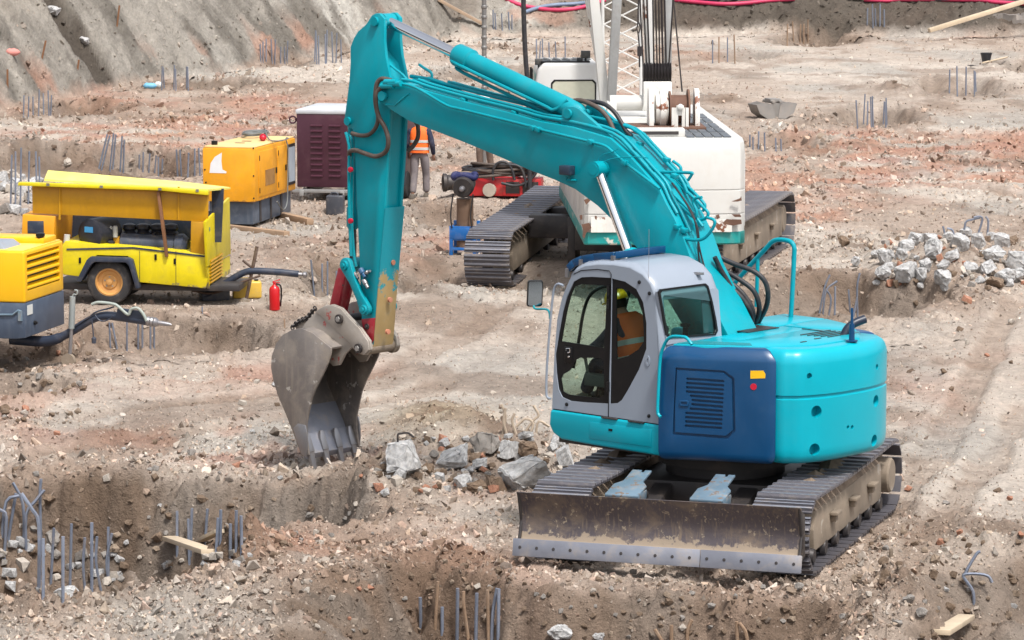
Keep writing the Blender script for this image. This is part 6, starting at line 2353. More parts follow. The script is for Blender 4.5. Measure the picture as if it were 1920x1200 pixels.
# right end: upright front panel, amber inner wall
m = MB()
m.prism(ts([(358, 415), (385, 417), (384, 482), (357, 478)]), side, -.08, -.004)
m.build('corner_post', AMB, tr, bevel=0.006)
fe = TR.s2(386, 480, 0)[0]
z_t0, z_t1 = TR.s2(385, 416, 0)[1], TR.s2(386, 500, 0)[1]
m = MB()
fp = [TR.r3(x, y, fe + .03) for x, y in ((384, 416), (429, 370), (431, 476), (388, 500))]
m.prism([(p.x, p.z) for p in fp], lambda a, b, t: (a, fe + t, b), .004, .045)
m.build('front_panel', YEL, tr, bevel=0.006)
gp_ = [TR.r3(x, y, fe + .03) for x, y in ((388, 502), (431, 479), (432, 512), (392, 541))]
m = MB()
m.prism([(p.x, p.z) for p in gp_], lambda a, b, t: (a, fe + t, b), .0, .03)
m.build('lower_front_panel', YEL, tr)
for k in range(7):
    z_ = .36 + .055 * k
    m = MB()
    m.box((-.68, fe + .045, z_), (1.1, .04, .025), Matrix.Rotation(R(25), 3, 'X'))
    m.build('grille_slat', AMB, tr)
# dark far wall and engine
m = MB()
m.prism(ts([(102, 406), (100, 468), (388, 480), (384, 412)]), side, -TWD, -TWD + .03)
m.build('back_wall', NAVP, tr)
def tt(x, y, L):
    return TR.s3(x, y, L)
c = tt(170, 438, .2)
m = MB()
m.lathe(c + Vector((.12, 0, 0)), (-1, .55, 0), [(0, .05), (0, .19), (.02, .24), (.5, .26), (.54, .22), (.56, .1)], 28)
af = m.build('air_filter', ENG, tr, ang=30)
m = MB()
ax = Vector((-1, .55, 0)).normalized()
sx = ax.cross(Vector((0, 0, 1)))
cc0 = c + Vector((.12, 0, 0)) - ax * .006
m.add([cc0 + sx * a + Vector((0, 0, b)) for a, b in ((-.085, .03), (.085, .03), (.085, .12), (-.085, .12))] + [cc0 - ax * .004 + sx * a + Vector((0, 0, b)) for a, b in ((-.085, .03), (.085, .03), (.085, .12), (-.085, .12))],
      [(0, 1, 2, 3), (7, 6, 5, 4), (0, 4, 5, 1), (1, 5, 6, 2), (2, 6, 7, 3), (3, 7, 4, 0)])
m.build('blue_label', plain('blue_label', (0.05, 0.30, 0.60), 0.4), af)
p0, p1 = tt(228, 456, .35), tt(330, 462, .35)
m = MB()
m.lathe(p0, p1 - p0, [(0, .1), (0, .17), ((p1 - p0).length * .98, .17), ((p1 - p0).length, .20), ((p1 - p0).length + .12, .21), ((p1 - p0).length + .2, .14)], 22)
m.build('air_receiver', surf('blue_black_tank', (0.04, 0.05, 0.075), 0.35, amt=0.3, scale=6), tr, ang=30)
for k in range(4):
    c = tt(243 + 26 * k, 428, .5)
    m = MB()
    m.lathe(c - Vector((0, 0, .14)), (0, 0, 1), [(0, .11), (.06, .12), (.1, .09), (.14, .12), (.2, .1), (.22, .04)], 12)
    m.build('cylinder_head', ENG, tr, ang=30)
for px in (206, 216):
    c = tt(px, 434, .22)
    m = MB()
    m.lathe(c - Vector((0, 0, .09)), (0, 0, 1), [(0, .035), (0, .042), (.16, .042), (.18, .02)], 12)
    m.build('fuel_filter', plain('grey_filter', (0.40, 0.40, 0.38), 0.4), tr)
m = MB()
m.box(tt(219, 456, .25), (.06, .10, .22))
m.build('amber_bracket', AMB, tr, bevel=0.01)
m = MB()
m.lathe(tt(208, 458, .18) - Vector((0, 0, .06)), (0, 0, 1), [(0, .06), (.1, .065), (.12, .04)], 12)
m.build('oil_bowl', ENG, tr)
m = MB()
m.cyl(tt(124, 463, .12), tt(126, 440, .12), .05, 12)
m.build('white_canister', plain('white_canister', (0.5, 0.5, 0.48), 0.4), tr)
m = MB()
m.box((-.72, (tt(240, 450, .7).y), .66), (.9, 1.75, .30))
m.build('engine_block', ENG, tr, bevel=0.03)
m = MB()
for k in range(8):
    random.seed(k)
    a = tt(150 + 25 * k, 470 - random.random() * 25, .15 + .1 * random.random())
    b = a + Vector((-.25, random.uniform(-.2, .2), random.uniform(-.05, .15)))
    m.tube(smooth_path([a, (a + b) / 2 + Vector((0, .05, .07)), b], 4), .012, 6)
m.build('engine_pipework', ENG, tr)
# hood, swung up: inner panel, flange, bleached top
def hs(pts, L):
    return [TR.s2(x, y, L) for x, y in pts]
inn = hs([(60, 346), (61, 400), (390, 416), (391, 356)], .05)
m = MB()
m.prism(inn, side, -.08, -.05)
hood = m.build('hood_inner_panel', AMB, tr, bevel=0.004)
m = MB()
fl = hs([(37, 341), (36, 347), (300, 356), (392, 365), (391, 357), (300, 350)], 0)
m.prism(fl, side, -.06, .10)
m.build('hood_flange', YEL, hood, bevel=0.004)
for px in (112, 335):
    a, b = TR.s2(px, 350, .04), TR.s2(px, 412, .04)
    m = MB()
    m.bar((-.045, a[0], a[1]), (-.045, b[0], b[1]), .03, .03)
    m.build('hood_stiffener', AMB, hood)
zA = TR.s2(84, 338, .1)
zB = TR.s2(391, 357, .1)
m = MB()                                       # sloping top skin of the open hood
p_ = [TR.s3(82, 337, .08), TR.s3(391, 353, .08), TR.s3(433, 350, 1.1), TR.s3(350, 341, 1.1), TR.s3(98, 321, .55)]
p_ = [Vector((-.06, zA[0] - .0, zA[1] + .02)), Vector((-.06, zB[0], zB[1] + .02)), TR.s3(432, 351, .95), TR.s3(345, 341, 1.0), TR.s3(90, 319, .5)]
m.add(p_ + [p + Vector((0, 0, -.03)) for p in p_], [(0, 1, 2, 3, 4), (9, 8, 7, 6, 5)] + [(i, (i + 1) % 5, (i + 1) % 5 + 5, i + 5) for i in range(5)])
m.build('hood_top', YELT, hood)
m = MB()
m.prism([(TR.s2(391, 358, .3)[0], .95), (TR.s2(414, 358, .6)[0], .95), (TR.s2(414, 355, .6)[0] + .05, zB[1] - .02), (TR.s2(391, 358, .3)[0], zB[1] - .0)], side, -.62, -.58)
m.build('hood_end_panel', NAVP, hood)
m = MB()
a, b = TR.s3(297, 358, -.02), TR.s3(313, 481, -.02)
m.bar(a, b, .045, .09, (1, 0, 0))
tag(m.build('prop_plank', BWOOD, None, bevel=0.004, rz=TR.a, loc=TR.o), 'brown wooden prop holding up the hood of the yellow compressor', 'plank')
for px in (262, 330):
    a, b = TR.s2(px, 470, 0), TR.s2(px, 536 - (330 - px) * .1, 0)
    m = MB()
    m.bar((.001, a[0], a[1]), (.001, b[0], b[1]), .012, .006)
    m.build('panel_seam', DARKM, tr)
for px, py in ((328, 490), (150, 488), (292, 482)):
    q = TR.s2(px, py, 0)
    m = MB()
    m.box((.006, q[0], q[1]), (.02, .035, .09))
    m.build('latch', BLACK, tr, bevel=.004)
for px in (90, 190, 300, 370):
    q = TR.s2(px, 346 + (px - 90) * .04, -.1)
    m = MB()
    m.box((.105, q[0], q[1]), (.012, .05, .04))
    m.build('hood_catch', STEEL, tr)
q = TR.r3(393, 430, fe + .05)
m = MB()
m.box((q.x - .02, fe + .047, q.z), (.06, .006, .06))
m.build('small_label', plain('small_blue_label', (0.05, 0.15, 0.2), 0.4), tr)
# running gear
wy = TR.s2(204, 535, 0)
wr = .36
for L in (.0, TWD - .22):
    w_ = bpy.data.objects.new('wheel', None)
    C.objects.link(w_)
    w_.parent = tr
    w_.location = (-L - .11, wy[0], wr)
    m = MB()
    m.lathe((-.10, 0, 0), (1, 0, 0), [(0, wr * .62), (0, wr * .86), (.02, wr * .96), (.05, wr), (.15, wr), (.18, wr * .96), (.2, wr * .86), (.2, wr * .62), (0, wr * .62)], 36, False)
    m.build('tyre', TYRE, w_, ang=30)
    m = MB()
    m.lathe((-.09, 0, 0), (1, 0, 0), [(0, .05), (0, wr * .63), (.17, wr * .63), (.175, wr * .56), (.12, wr * .50), (.11, wr * .34), (.13, wr * .30), (.135, wr * .14), (.16, wr * .13), (.17, .01)], 30)
    m.build('rim', RIM, w_, ang=30)
    for k in range(5):
        a = k * 6.283 / 5 + .3
        m = MB()
        m.lathe((.035, wr * .22 * math.cos(a), wr * .22 * math.sin(a)), (1, 0, 0), [(0, .016), (.015, .014), (.016, .004)], 6)
        m.build('wheel_nut', BOLT, w_)
m = MB()
fen_o = ts([(143, 527), (163, 487), (170, 481), (242, 483), (249, 487), (262, 540)], -.08)
fen_i = ts([(255, 541), (242, 498), (236, 492), (178, 491), (171, 496), (152, 528)], -.08)
m.prism(fen_o + fen_i, side, -.25, .10)
m.build('fender', NAVP, tr, bevel=0.008)
m = MB()
m.box((-TWD / 2, .55, .27), (TWD - .3, 3.0, .10))
m.box((-TWD / 2, wy[0], .33), (TWD - .2, .12, .12))
m.build('chassis', DARKM, tr, bevel=0.01)
db = [TR.s3(x, y, .7) for x, y in ((380, 555), (408, 540), (440, 520), (458, 511), (475, 508), (520, 510), (560, 514))]
m = MB()
m.tube(smooth_path(db, 5), .055, 12)
d_ = m.build('drawbar', NAVP, tr, ang=60)
m = MB()
m.lathe(db[-1], db[-1] - db[-2], [(0, .035), (.06, .03), (.08, .05), (.12, .05), (.14, .02)], 10)
m.build('towing_eye', STEEL, d_)
m = MB()
m.tube([TR.s3(482, 462, .7), TR.s3(462, 560, .7)], .028, 8)
m.tube([TR.s3(455, 488, .72), TR.s3(488, 515, .72)], .02, 8)
m.tube(smooth_path([TR.s3(488, 517, .6), TR.s3(470, 523, .6), TR.s3(445, 532, .6), TR.s3(400, 550, .6), TR.s3(360, 545, .5)], 4), .018, 8)
m.build('jockey_leg', surf('rusty_jack', (0.09, 0.055, 0.04), 0.7, amt=0.5, scale=8), tr)
m = MB()
c = TR.s3(458, 570, .7)
m.lathe(c + Vector((-.05, 0, 0)), (1, 0, 0), [(0, .03), (0, .10), (.08, .10), (.08, .03)], 16)
m.build('jockey_wheel', MUD, tr)

# things lying round the drawbar
q = GT(463, 558)
jc = jerrycan('yellow plastic jerrycan lying by the compressor drawbar', (q.x, q.y, q.z), R(8), surf('yellow_plastic', (0.66, 0.42, 0.06), 0.4, amt=0.4, scale=6), .46, .26, .30)
q = GT(402, 563)
jc = jerrycan('dark grey can tipped beside the yellow compressor front', (q.x, q.y, q.z), R(18), DKG, .46, .26, .22)
q = GT(515, 581)
fx = thing('fire_extinguisher', 'red fire extinguisher standing on the gravel near the bucket', 'extinguisher', q, R(20))
REDP = plain('glossy_red_paint', (0.50, 0.008, 0.012), 0.25)
m = MB()
m.lathe((0, 0, 0), (0, 0, 1), [(0, .06), (0, .078), (.015, .083), (.32, .083), (.36, .07), (.385, .035), (.40, .028)], 22)
m.build('cylinder', REDP, fx, ang=40)
m = MB()
m.cyl((0, 0, .39), (0, 0, .44), .022, 10)
m.bar((-.03, 0, .445), (.09, 0, .475), .025, .012)
m.bar((-.03, 0, .43), (.09, 0, .425), .025, .012)
m.build('valve_handle', REDP, fx)
m = MB()
m.tube(smooth_path([Vector((.02, -.03, .42)), Vector((.085, -.05, .38)), Vector((.10, -.04, .25)), Vector((.09, -.03, .1)), Vector((.088, -.02, .06))], 5), .013, 8)
m.build('hose', BLACK, fx, ang=60)

# ------------------------------------------------------------------ newer yellow and slate compressor, cut by the left edge
SUNY = surf('sunflower_yellow_paint', (0.82, 0.45, 0.004), 0.32, amt=0.15, scale=3, dirt=(0.6, 0.36, 0.05), var=0.05)
SUNL = surf('dusty_yellow_lid', (0.80, 0.55, 0.10), 0.45, amt=0.4, scale=4, dirt=(0.62, 0.50, 0.3))
K1 = Fr((-6.66, 48.5), (0.973, -0.229))
k1 = thing('portable_compressor', 'newer yellow and slate grey compressor trailer cut off by the left edge', 'compressor', K1.o, K1.a)
KWD, KLN, kz0 = 1.52, 3.0, .45
ztop = K1.r3(52, 470, 0).z
zmid = K1.r3(48, 568, 0).z
m = MB()
m.box((-KWD / 2, -KLN / 2, (zmid + ztop) / 2), (KWD, KLN, ztop - zmid))
cn_ = m.build('canopy', SUNY, k1, bevel=0.03, seg=3)
dr = MB()
gl0, gl1 = -.10, -KWD + .16
dr.box(((gl0 + gl1) / 2, .0, (zmid + .16 + ztop - .06) / 2), (abs(gl1 - gl0), .12, ztop - zmid - .22))
cut(cn_, dr)
gz0_, gz1_ = zmid + .16, ztop - .06
for k in range(5):
    z_ = gz0_ + (gz1_ - gz0_) * (k + .5) / 5
    hh = (gz1_ - gz0_) / 5
    m = MB()
    m.prism([(-.055, -hh * .1), (-.05, hh * .1), (.004, -hh * .28), (.004, -hh * .5), (-.004, -hh * .5)], lambda a, b, t: (t, a, z_ + b + hh * .2), gl1 - .0, gl0 + .0)
    m.build('louvre', SUNY, cn_)
m = MB()
m.box(((gl0 + gl1) / 2, -.058, (gz0_ + gz1_) / 2), (abs(gl1 - gl0) - .01, .008, gz1_ - gz0_ - .01))
m.build('louvre_back', BLACK, cn_)
m = MB()
m.box((-KWD / 2, -KLN / 2, ztop + .006), (KWD - .06, KLN - .06, .02))
m.build('lid', SUNL, k1, bevel=0.008)
m = MB()
m.loft([[Vector((-KWD * .28 + a, -.62 + b, z)) for a, b in ((-.32 + i, -.8 + i), (.32 - i, -.8 + i), (.32 - i, .30 - i * 2), (-.32 + i, .30 - i * 2))] for z, i in ((ztop + .014, 0), (ztop + .10, .05))])
m.build('roof_hatch', surf('pale_slate', (0.26, 0.29, 0.34), 0.4, amt=0.3), k1, bevel=0.01)
m = MB()
m.box((-KWD * .75, -.55, ztop + .05), (.5, 1.0, .09))
m.build('lid_hump', SUNY, k1, bevel=0.02)
q = K1.z3(72, 440, ztop + .05)
m = MB()
m.lathe((-KWD * .62, -.12, ztop + .014), (0, 0, 1), [(0, .05), (.09, .05), (.10, .065), (.14, .065), (.15, .03)], 14)
m.build('filler_cap', BLACK, k1)
m = MB()
m.prism([(-KLN, kz0), (-.14, kz0), (0, kz0 + .02), (0, zmid - .004), (-KLN, zmid - .004)], side, -KWD, 0)
sl = m.build('slate_base', surf('slate_paint_', (0.055, 0.078, 0.12), 0.38, amt=0.3, scale=5, streak=0.6, dirt=(0.20, 0.23, 0.27)), k1, bevel=0.012)
q0, q1 = K1.r3(51, 573, .004), K1.r3(61, 588, .004)
m = MB()
m.box(((q0.x + q1.x) / 2, .005, (q0.z + q1.z) / 2), (abs(q1.x - q0.x), .006, abs(q0.z - q1.z)))
m.build('white_label', plain('white_label', (0.6, 0.62, 0.6), 0.4), sl)
q = K1.r3(64, 605, .0)
m = MB()
m.lathe((q.x, .0, q.z), (0, 1, 0), [(0, .03), (.03, .03), (.035, .015), (.05, .015)], 12)
m.build('black_plug', BLACK, sl)
m = MB()
p_ = [K1.s3(x, y, -.012) for x, y in ((-20, 590), (24, 590), (34, 582), (40, 584))]
m.tube(p_, .016, 8)
m.box(K1.s3(38, 592, -.01), (.03, .06, .14))
m.build('side_latch', PALEBLUE, sl)
# drawbar, brake lever, jack
db = [K1.s3(x, y, .75) for x, y in ((20, 636), (80, 640), (110, 634), (140, 618), (170, 600), (196, 592), (230, 595), (275, 602))]
m = MB()
m.tube(smooth_path(db, 5), [.075] * 11 + [.06] * 25, 12)
d1 = m.build('drawbar', NAVP, k1, ang=60)
m = MB()
a, b = K1.s3(275, 602, .75), K1.s3(322, 609, .75)
m.lathe(a, b - a, [(0, .06), (.02, .07), (.05, .06), (.07, .07), (.10, .06), (.12, .07), (.16, .05), (.17, .035), ((b - a).length - .05, .028), ((b - a).length, .01)], 14)
m.build('towing_spigot', STEEL, d1, ang=30)
m = MB()
m.prism([K1.s2(x, y, .70) for x, y in ((222, 577), (240, 580), (262, 583), (272, 598), (215, 596))], side, -.73, -.69)
m.build('coupling_cover', NAVP, d1, bevel=0.005)
m = MB()
m.tube(smooth_path([K1.s3(x, y, .66) for x, y in ((172, 571), (185, 567), (212, 570), (222, 575), (240, 590), (246, 580), (258, 578), (268, 588), (275, 602))], 4), .022, 8)
m.build('brake_lever', surf('grey_green_lever', (0.30, 0.34, 0.31), 0.5, amt=0.4), d1, ang=60)
m = MB()
m.tube(smooth_path([K1.s3(x, y, .68) for x, y in ((140, 612), (165, 596), (180, 585), (205, 578), (214, 575))], 4), .012, 6)
m.tube(smooth_path([K1.s3(x, y, .66) for x, y in ((178, 590), (186, 600), (196, 602), (205, 598), (212, 592))], 4), .010, 6)
m.tube(smooth_path([K1.s3(x, y, .66) for x, y in ((172, 600), (174, 615), (175, 628), (176, 636))], 4), .009, 6)
m.build('brake_cable', NAVP, d1, ang=60)
q = K1.s3(176, 637, .66)
m = MB()
m.lathe(q + Vector((0, 0, -.05)), (0, 0, 1), [(0, .03), (.07, .035), (.09, .015)], 10)
m.build('cable_plug', NAVP, d1)
m = MB()
m.tube([K1.s3(134, 616, .66), K1.s3(136, 556, .66)], .042, 12)
m.tube(smooth_path([K1.s3(136, 556, .66), K1.s3(138, 552, .66), K1.s3(144, 552, .66), K1.s3(145, 545, .66), K1.s3(140, 544, .66)], 3), .012, 6)
jk = m.build('jack', surf('galvanised_tube', (0.36, 0.40, 0.40), 0.4, 0.4, amt=0.3), k1, ang=60)
m = MB()
m.tube([K1.s3(134, 616, .66), K1.s3(131, 668, .66)], .026, 10)
m.build('jack_inner_tube', STEEL, jk)
c = K1.s3(128, 676, .66)
m = MB()
m.lathe(c + Vector((.03, .0, 0)), (-1, .15, 0), [(0, .03), (0, .10), (.06, .10), (.06, .03)], 18)
m.build('jockey_wheel', MUD, jk)
m = MB()
m.box((-KWD / 2, -KLN * .55, .33), (KWD - .2, 1.4, .12))
for x in (-.02, -KWD + .02):
    m.lathe((x - .09, -KLN * .55, .34), (1, 0, 0), [(0, .1), (0, .32), (.03, .34), (.16, .34), (.18, .32), (.18, .1)], 26)
m.build('axle_and_wheels', TYRE, k1)
# ------------------------------------------------------------------ placing things on the uneven ground
def GT(px, py):
    """where the line of sight through a point of the picture meets the ground"""
    r_ = ray(px, py)
    y0 = G(960, py)[1] if py > 20 else 175
    lo_, hi_, n_ = (max(28, y0 - 14), y0 + 12, 400) if py > 230 else (max(60, min(y0, 175) - 70), 185, 900)
    for n_ in (n_, 24):
        ys = np.linspace(lo_, hi_, n_)
        P = CAMP[None] + r_[None] * (ys / r_[1])[:, None]
        hh = hfast(P[:, 0], P[:, 1])
        k = int(np.argmax(P[:, 2] < hh))
        if k == 0:
            k = n_ // 2
        lo_, hi_ = ys[k - 1], ys[k]
    return Vector((P[k, 0], P[k, 1], hh[k]))

# ------------------------------------------------------------------ rocks
CONC = surf('broken_concrete', (0.42, 0.42, 0.42), 0.85, amt=0.75, scale=7, dirt=(0.36, 0.30, 0.24), bump=1.0, bscale=16, var=0.35)
CONCD = surf('dirty_concrete', (0.26, 0.24, 0.22), 0.9, amt=0.6, scale=5, dirt=(0.22, 0.17, 0.13), bump=0.8, bscale=20, var=0.2)
CLOD = surf('brown_clod', (0.18, 0.125, 0.085), 0.95, amt=0.5, scale=6, dirt=(0.34, 0.26, 0.19), bump=1.0, bscale=24, var=0.25)
BRK = surf('broken_brick', (0.34, 0.16, 0.10), 0.9, amt=0.4, scale=6, dirt=(0.5, 0.38, 0.3), bump=0.6, bscale=20, var=0.2)
SOILC = surf('dry_earth_clod', (0.30, 0.23, 0.17), 0.95, amt=0.5, scale=6, dirt=(0.2, 0.15, 0.11), bump=1.0, bscale=22, var=0.25)
PALE = surf('pale_limestone', (0.42, 0.375, 0.325), 0.9, amt=0.4, scale=6, bump=0.7, bscale=20, var=0.15)
ROCKM = {}
def rock_mesh(seed, kind, fine=False):
    """kind: 'b' blocky slab, 'r' rough boulder"""
    key = (seed, kind, fine)
    if key in ROCKM:
        return ROCKM[key]
    r0 = np.random.default_rng(seed * 13 + 5)
    n = 18 if kind == 'r' else 15
    if kind == 'b':
        c = np.array([[x, y, z] for x in (-1, 1) for y in (-1, 1) for z in (-1, 1)], float)
        p = c * r0.uniform(0.42, 1.0, c.shape)
        ex = r0.uniform(-.8, .8, (7, 3))
        ax = r0.integers(0, 3, 7)
        ex[np.arange(7), ax] = np.sign(ex[np.arange(7), ax]) * r0.uniform(.8, 1, 7)
        p = np.concatenate([p, ex * .9])
    else:
        p = r0.normal(size=(n, 3))
        p /= np.linalg.norm(p, axis=1)[:, None]
        p *= r0.uniform(.75, 1.05, (n, 1))
    bm = bmesh.new()
    for q in p:
        bm.verts.new(q)
    res = bmesh.ops.convex_hull(bm, input=bm.verts)
    loose = [v for v in bm.verts if not v.link_faces]
    bmesh.ops.delete(bm, geom=loose, context='VERTS')
    if fine:
        bmesh.ops.bevel(bm, geom=[e for e in bm.edges if e.calc_face_angle(0) > .35], offset=.06, segments=1, affect='EDGES', clamp_overlap=True)
        bmesh.ops.triangulate(bm, faces=bm.faces)
        bmesh.ops.subdivide_edges(bm, edges=bm.edges, cuts=3 if fine == 2 else 1, use_grid_fill=True)
        bm.normal_update()
        for v in bm.verts:
            a = np.array(v.co) * 3.1 + seed
            k = math.sin(a[0] * 1.7 + 1.3 * math.sin(a[1] * 2.1)) * math.cos(a[2] * 1.9 + a[1])
            v.co += v.normal * (0.07 * k + r0.normal() * (0.03 if fine == 2 else 0.05))
    bmesh.ops.triangulate(bm, faces=bm.faces)
    bmesh.ops.recalc_face_normals(bm, faces=bm.faces)
    me = bpy.data.meshes.new('rock')
    bm.to_mesh(me)
    bm.free()
    me.polygons.foreach_set('use_smooth', [True] * len(me.polygons))
    me.set_sharp_from_angle(angle=R(24))
    ROCKM[key] = me
    return me
REBAR = surf('blue_grey_rebar', (0.22, 0.25, 0.32), 0.5, 0.4, amt=0.5, scale=9, dirt=(0.30, 0.24, 0.20), bump=0.6, bscale=90)
REBARR = surf('rusty_rebar', (0.30, 0.20, 0.13), 0.7, 0.1, amt=0.5, scale=9, dirt=(0.30, 0.25, 0.2), bump=0.6, bscale=90)
def cluster(label, bars, r_=0.014, mat=REBAR, rusty=(), head=False):
    """bars: lists of picture points from foot to tip; each bar keeps the distance of its foot"""
    feet = [GT(*b[0]) for b in bars]
    c = sum(feet, Vector()) / len(feet)
    t = thing('rebar_cluster', label, 'rebar', c, 0, 'rebar clusters sticking out of the piles')
    if head:                                    # broken head of the pile they rise from
        me = rock_mesh(len(bars) % 17, 'r', 2).copy()
        me.materials.clear()
        me.materials.append(CONC)
        o = bpy.data.objects.new('pile_head', me)
        C.objects.link(o)
        o.parent = t
        xs_ = [f.x for f in feet]
        ys_ = [f.y for f in feet]
        o.scale = ((max(xs_) - min(xs_)) / 2 + .14, min(.5, (max(ys_) - min(ys_)) / 2 + .14), .16)
        o.location = (0, 0, -.03)
    for i, (b, f) in enumerate(zip(bars, feet)):
        pts = [f - Vector((0, 0, .15)), f]
        for (x, y) in b[1:]:
            pts.append(Vector(AY(x, y, f.y)))
        if len(pts) > 3:
            pts = smooth_path(pts, 3)
        m = MB()
        m.tube([p - c for p in pts], r_, 6)
        m.build('rebar', REBARR if i in rusty else mat, t, ang=60)
    return t
def row(xs, base, top, seed, lean=3, jb=4, jt=8):
    r0 = random.Random(seed)
    return [[(x, base + r0.uniform(-jb, jb)), (x + r0.uniform(-lean, lean), top + r0.uniform(-jt, jt))] for x in xs]
cluster('bent and splayed rebar at the left edge of the foreground pit',
        [[(8, 1044), (12, 970), (2, 957), (-14, 948)], [(16, 1012), (24, 960), (30, 925)], [(45, 1020), (43, 945), (24, 905)], [(49, 1034), (49, 965), (66, 940), (83, 919)], [(73, 1109), (73, 985), (60, 955), (40, 925)], [(77, 1030), (75, 931), (77, 898)], [(4, 1000), (12, 940), (36, 930)]], .019)
cluster('straight and kinked rebar beside the pale rubble at lower left',
        [[(81, 1123), (81, 1010)], [(95, 1097), (101, 990)], [(118, 1129), (118, 1006)], [(131, 1109), (134, 982)], [(160, 1113), (156, 1062), (159, 1008)], [(172, 1113), (172, 980)], [(189, 1107), (180, 1054), (182, 1006)], [(204, 1097), (200, 1050), (210, 1000)], [(203, 1090), (203, 988)]], .017)
cluster('upright blue-grey rebar standing in the dark foreground pit',
        [[(332, 1040), (332, 958)], [(355, 1056), (353, 973)], [(357, 1040), (360, 953)], [(384, 1026), (389, 954)], [(405, 1044), (409, 971)], [(413, 1018), (414, 956)], [(432, 1040), (432, 982)], [(443, 1034), (443, 957)], [(453, 1032), (452, 967)]], .017)
cluster('rusty-tipped rebar in the pit at the bottom edge, left of the blade',
        [[(789, 1176), (788, 1120)], [(816, 1173), (821, 1090)], [(829, 1182), (829, 1138)], [(857, 1205), (858, 1103)], [(879, 1205), (870, 1140), (869, 1109)], [(892, 1205), (894, 1112)], [(916, 1205), (914, 1106)], [(922, 1205), (924, 1150), (932, 1103)], [(934, 1200), (935, 1104)]], .018, rusty=(1, 4, 6))
cluster('short rusty rebar stubs at the bottom edge below the blade', [[(1259, 1210), (1259, 1172)], [(1288, 1205), (1290, 1180), (1297, 1162)], [(1383, 1215), (1381, 1165)], [(1402, 1215), (1398, 1185), (1386, 1168)], [(1243, 1205), (1228, 1180)]], .018, REBARR)
cluster('bent blue rebar in the pit behind the excavator tail',
        [[(1536, 591), (1546, 540), (1556, 515)], [(1543, 589), (1549, 545), (1570, 527)], [(1554, 592), (1558, 560), (1549, 543)], [(1565, 592), (1566, 537)], [(1594, 586), (1591, 543)], [(1600, 595), (1607, 558)], [(1608, 597), (1607, 540), (1612, 512)]], .017)
cluster('thin rebar in the shallow pit beyond the drawbar of the slate compressor', [[(207, 655), (205, 605)], [(220, 656), (210, 605)], [(238, 655), (238, 602)], [(259, 654), (259, 605)], [(267, 654), (267, 590)], [(282, 654), (282, 608)], [(289, 654), (289, 610)]], .015)
cluster('four rebar left of the excavator stick, near the fire extinguisher', [[(589, 550), (583, 487)], [(604, 548), (604, 494)], [(614, 555), (614, 490)], [(631, 553), (631, 508)]], .016)
cluster('rebar bundle at the left edge behind the yellow compressor', row([20, 29, 38, 53, 70, 75], 395, 285, 1, 3, 14, 10), .02)
cluster('three leaning rebar bundles behind the hood of the yellow compressor', [[(185, 318), (201, 252)], [(190, 320), (206, 254)], [(206, 318), (213, 250)], [(211, 320), (217, 252)], [(225, 325), (229, 255)], [(231, 326), (233, 262)]], .022)
cluster('dense rebar between the leaning bundles and the orange generator', row([261, 268, 279, 290, 297, 304], 326, 292, 3), .02)
cluster('rebar close to the left side of the orange generator', row([333, 340, 352, 365, 375], 332, 282, 4), .02)
cluster('rebar at the foot of the bank near the left edge', row([44, 53, 62, 72, 82, 92, 95], 219, 174, 5, 2), .02)
cluster('rebar beside the blue sack at the foot of the bank', row([303, 308, 326, 330, 350, 353], 168, 124, 6, 2), .022)
cluster('rebar on the flat under the bank, left of the excavator stick top', row([489, 493, 499, 510, 515, 526, 534, 538], 118, 80, 7, 2), .024)
cluster('rebar just left of the top of the excavator stick', row([590, 594, 598, 610, 612, 624, 630, 640], 119, 64, 8, 2, 3, 10), .024)
cluster('distant rebar under the far bank between stick and crane cab', row([925, 930, 942, 955, 960], 54, 24, 9, 2), .028)
cluster('rebar behind the left side of the crane cab', row([1006, 1012, 1018, 1030, 1043, 1060], 114, 72, 10, 2), .024)
cluster('rust-topped rebar right of the crane ropes', row([1336, 1348, 1364, 1378], 118, 68, 11, 2), .024, rusty=(1, 3))
cluster('yellowish rebar by the far pit near the dark bank', row([1476, 1488, 1500, 1507, 1515], 82, 42, 12, 2), .026, REBARR)
cluster('rebar against the dark far bank at upper right', row([1626, 1637, 1642, 1650, 1658], 52, 12, 13, 2), .03)
cluster('rebar on pale mortar below the black bucket', row([1780, 1795, 1811, 1827, 1830], 178, 128, 14, 2), .022)
cluster('rebar in the reddish pit right of the clamshell grab', row([1608, 1619, 1626, 1634, 1637, 1656, 1661, 1663], 236, 184, 15, 3), .02)
cluster('short rebar in red soil beside the crane counterweight', row([1406, 1412, 1422, 1434, 1455, 1465], 282, 254, 16, 2), .02)
cluster('bent rebar hoops rising behind the concrete rubble pile', [[(1808, 448), (1810, 418), (1822, 412), (1838, 408)], [(1832, 446), (1842, 412), (1836, 406), (1826, 408)], [(1851, 445), (1853, 415), (1848, 406)], [(1772, 440), (1768, 424)], [(1790, 450), (1786, 432), (1776, 428)]], .02)
cluster('pale twisted rebar sprouting from the rubble beside the cab', [[(943, 812), (948, 780), (940, 758)], [(950, 815), (944, 790), (948, 765)], [(985, 812), (1000, 788), (1010, 778), (1000, 760)], [(990, 822), (1000, 795), (985, 785), (968, 800)], [(1005, 815), (1010, 790), (1030, 800)], [(968, 815), (960, 790), (965, 775)]], .016, surf('pale_dusty_rebar', (0.42, 0.34, 0.26), 0.8, amt=0.4))
cluster('crooked rebar end in the churned soil at lower right', [[(1826, 1130), (1824, 1108), (1812, 1090), (1806, 1078), (1830, 1076), (1852, 1080), (1860, 1092)], [(1808, 1080), (1830, 1040), (1838, 1034)]], .016)

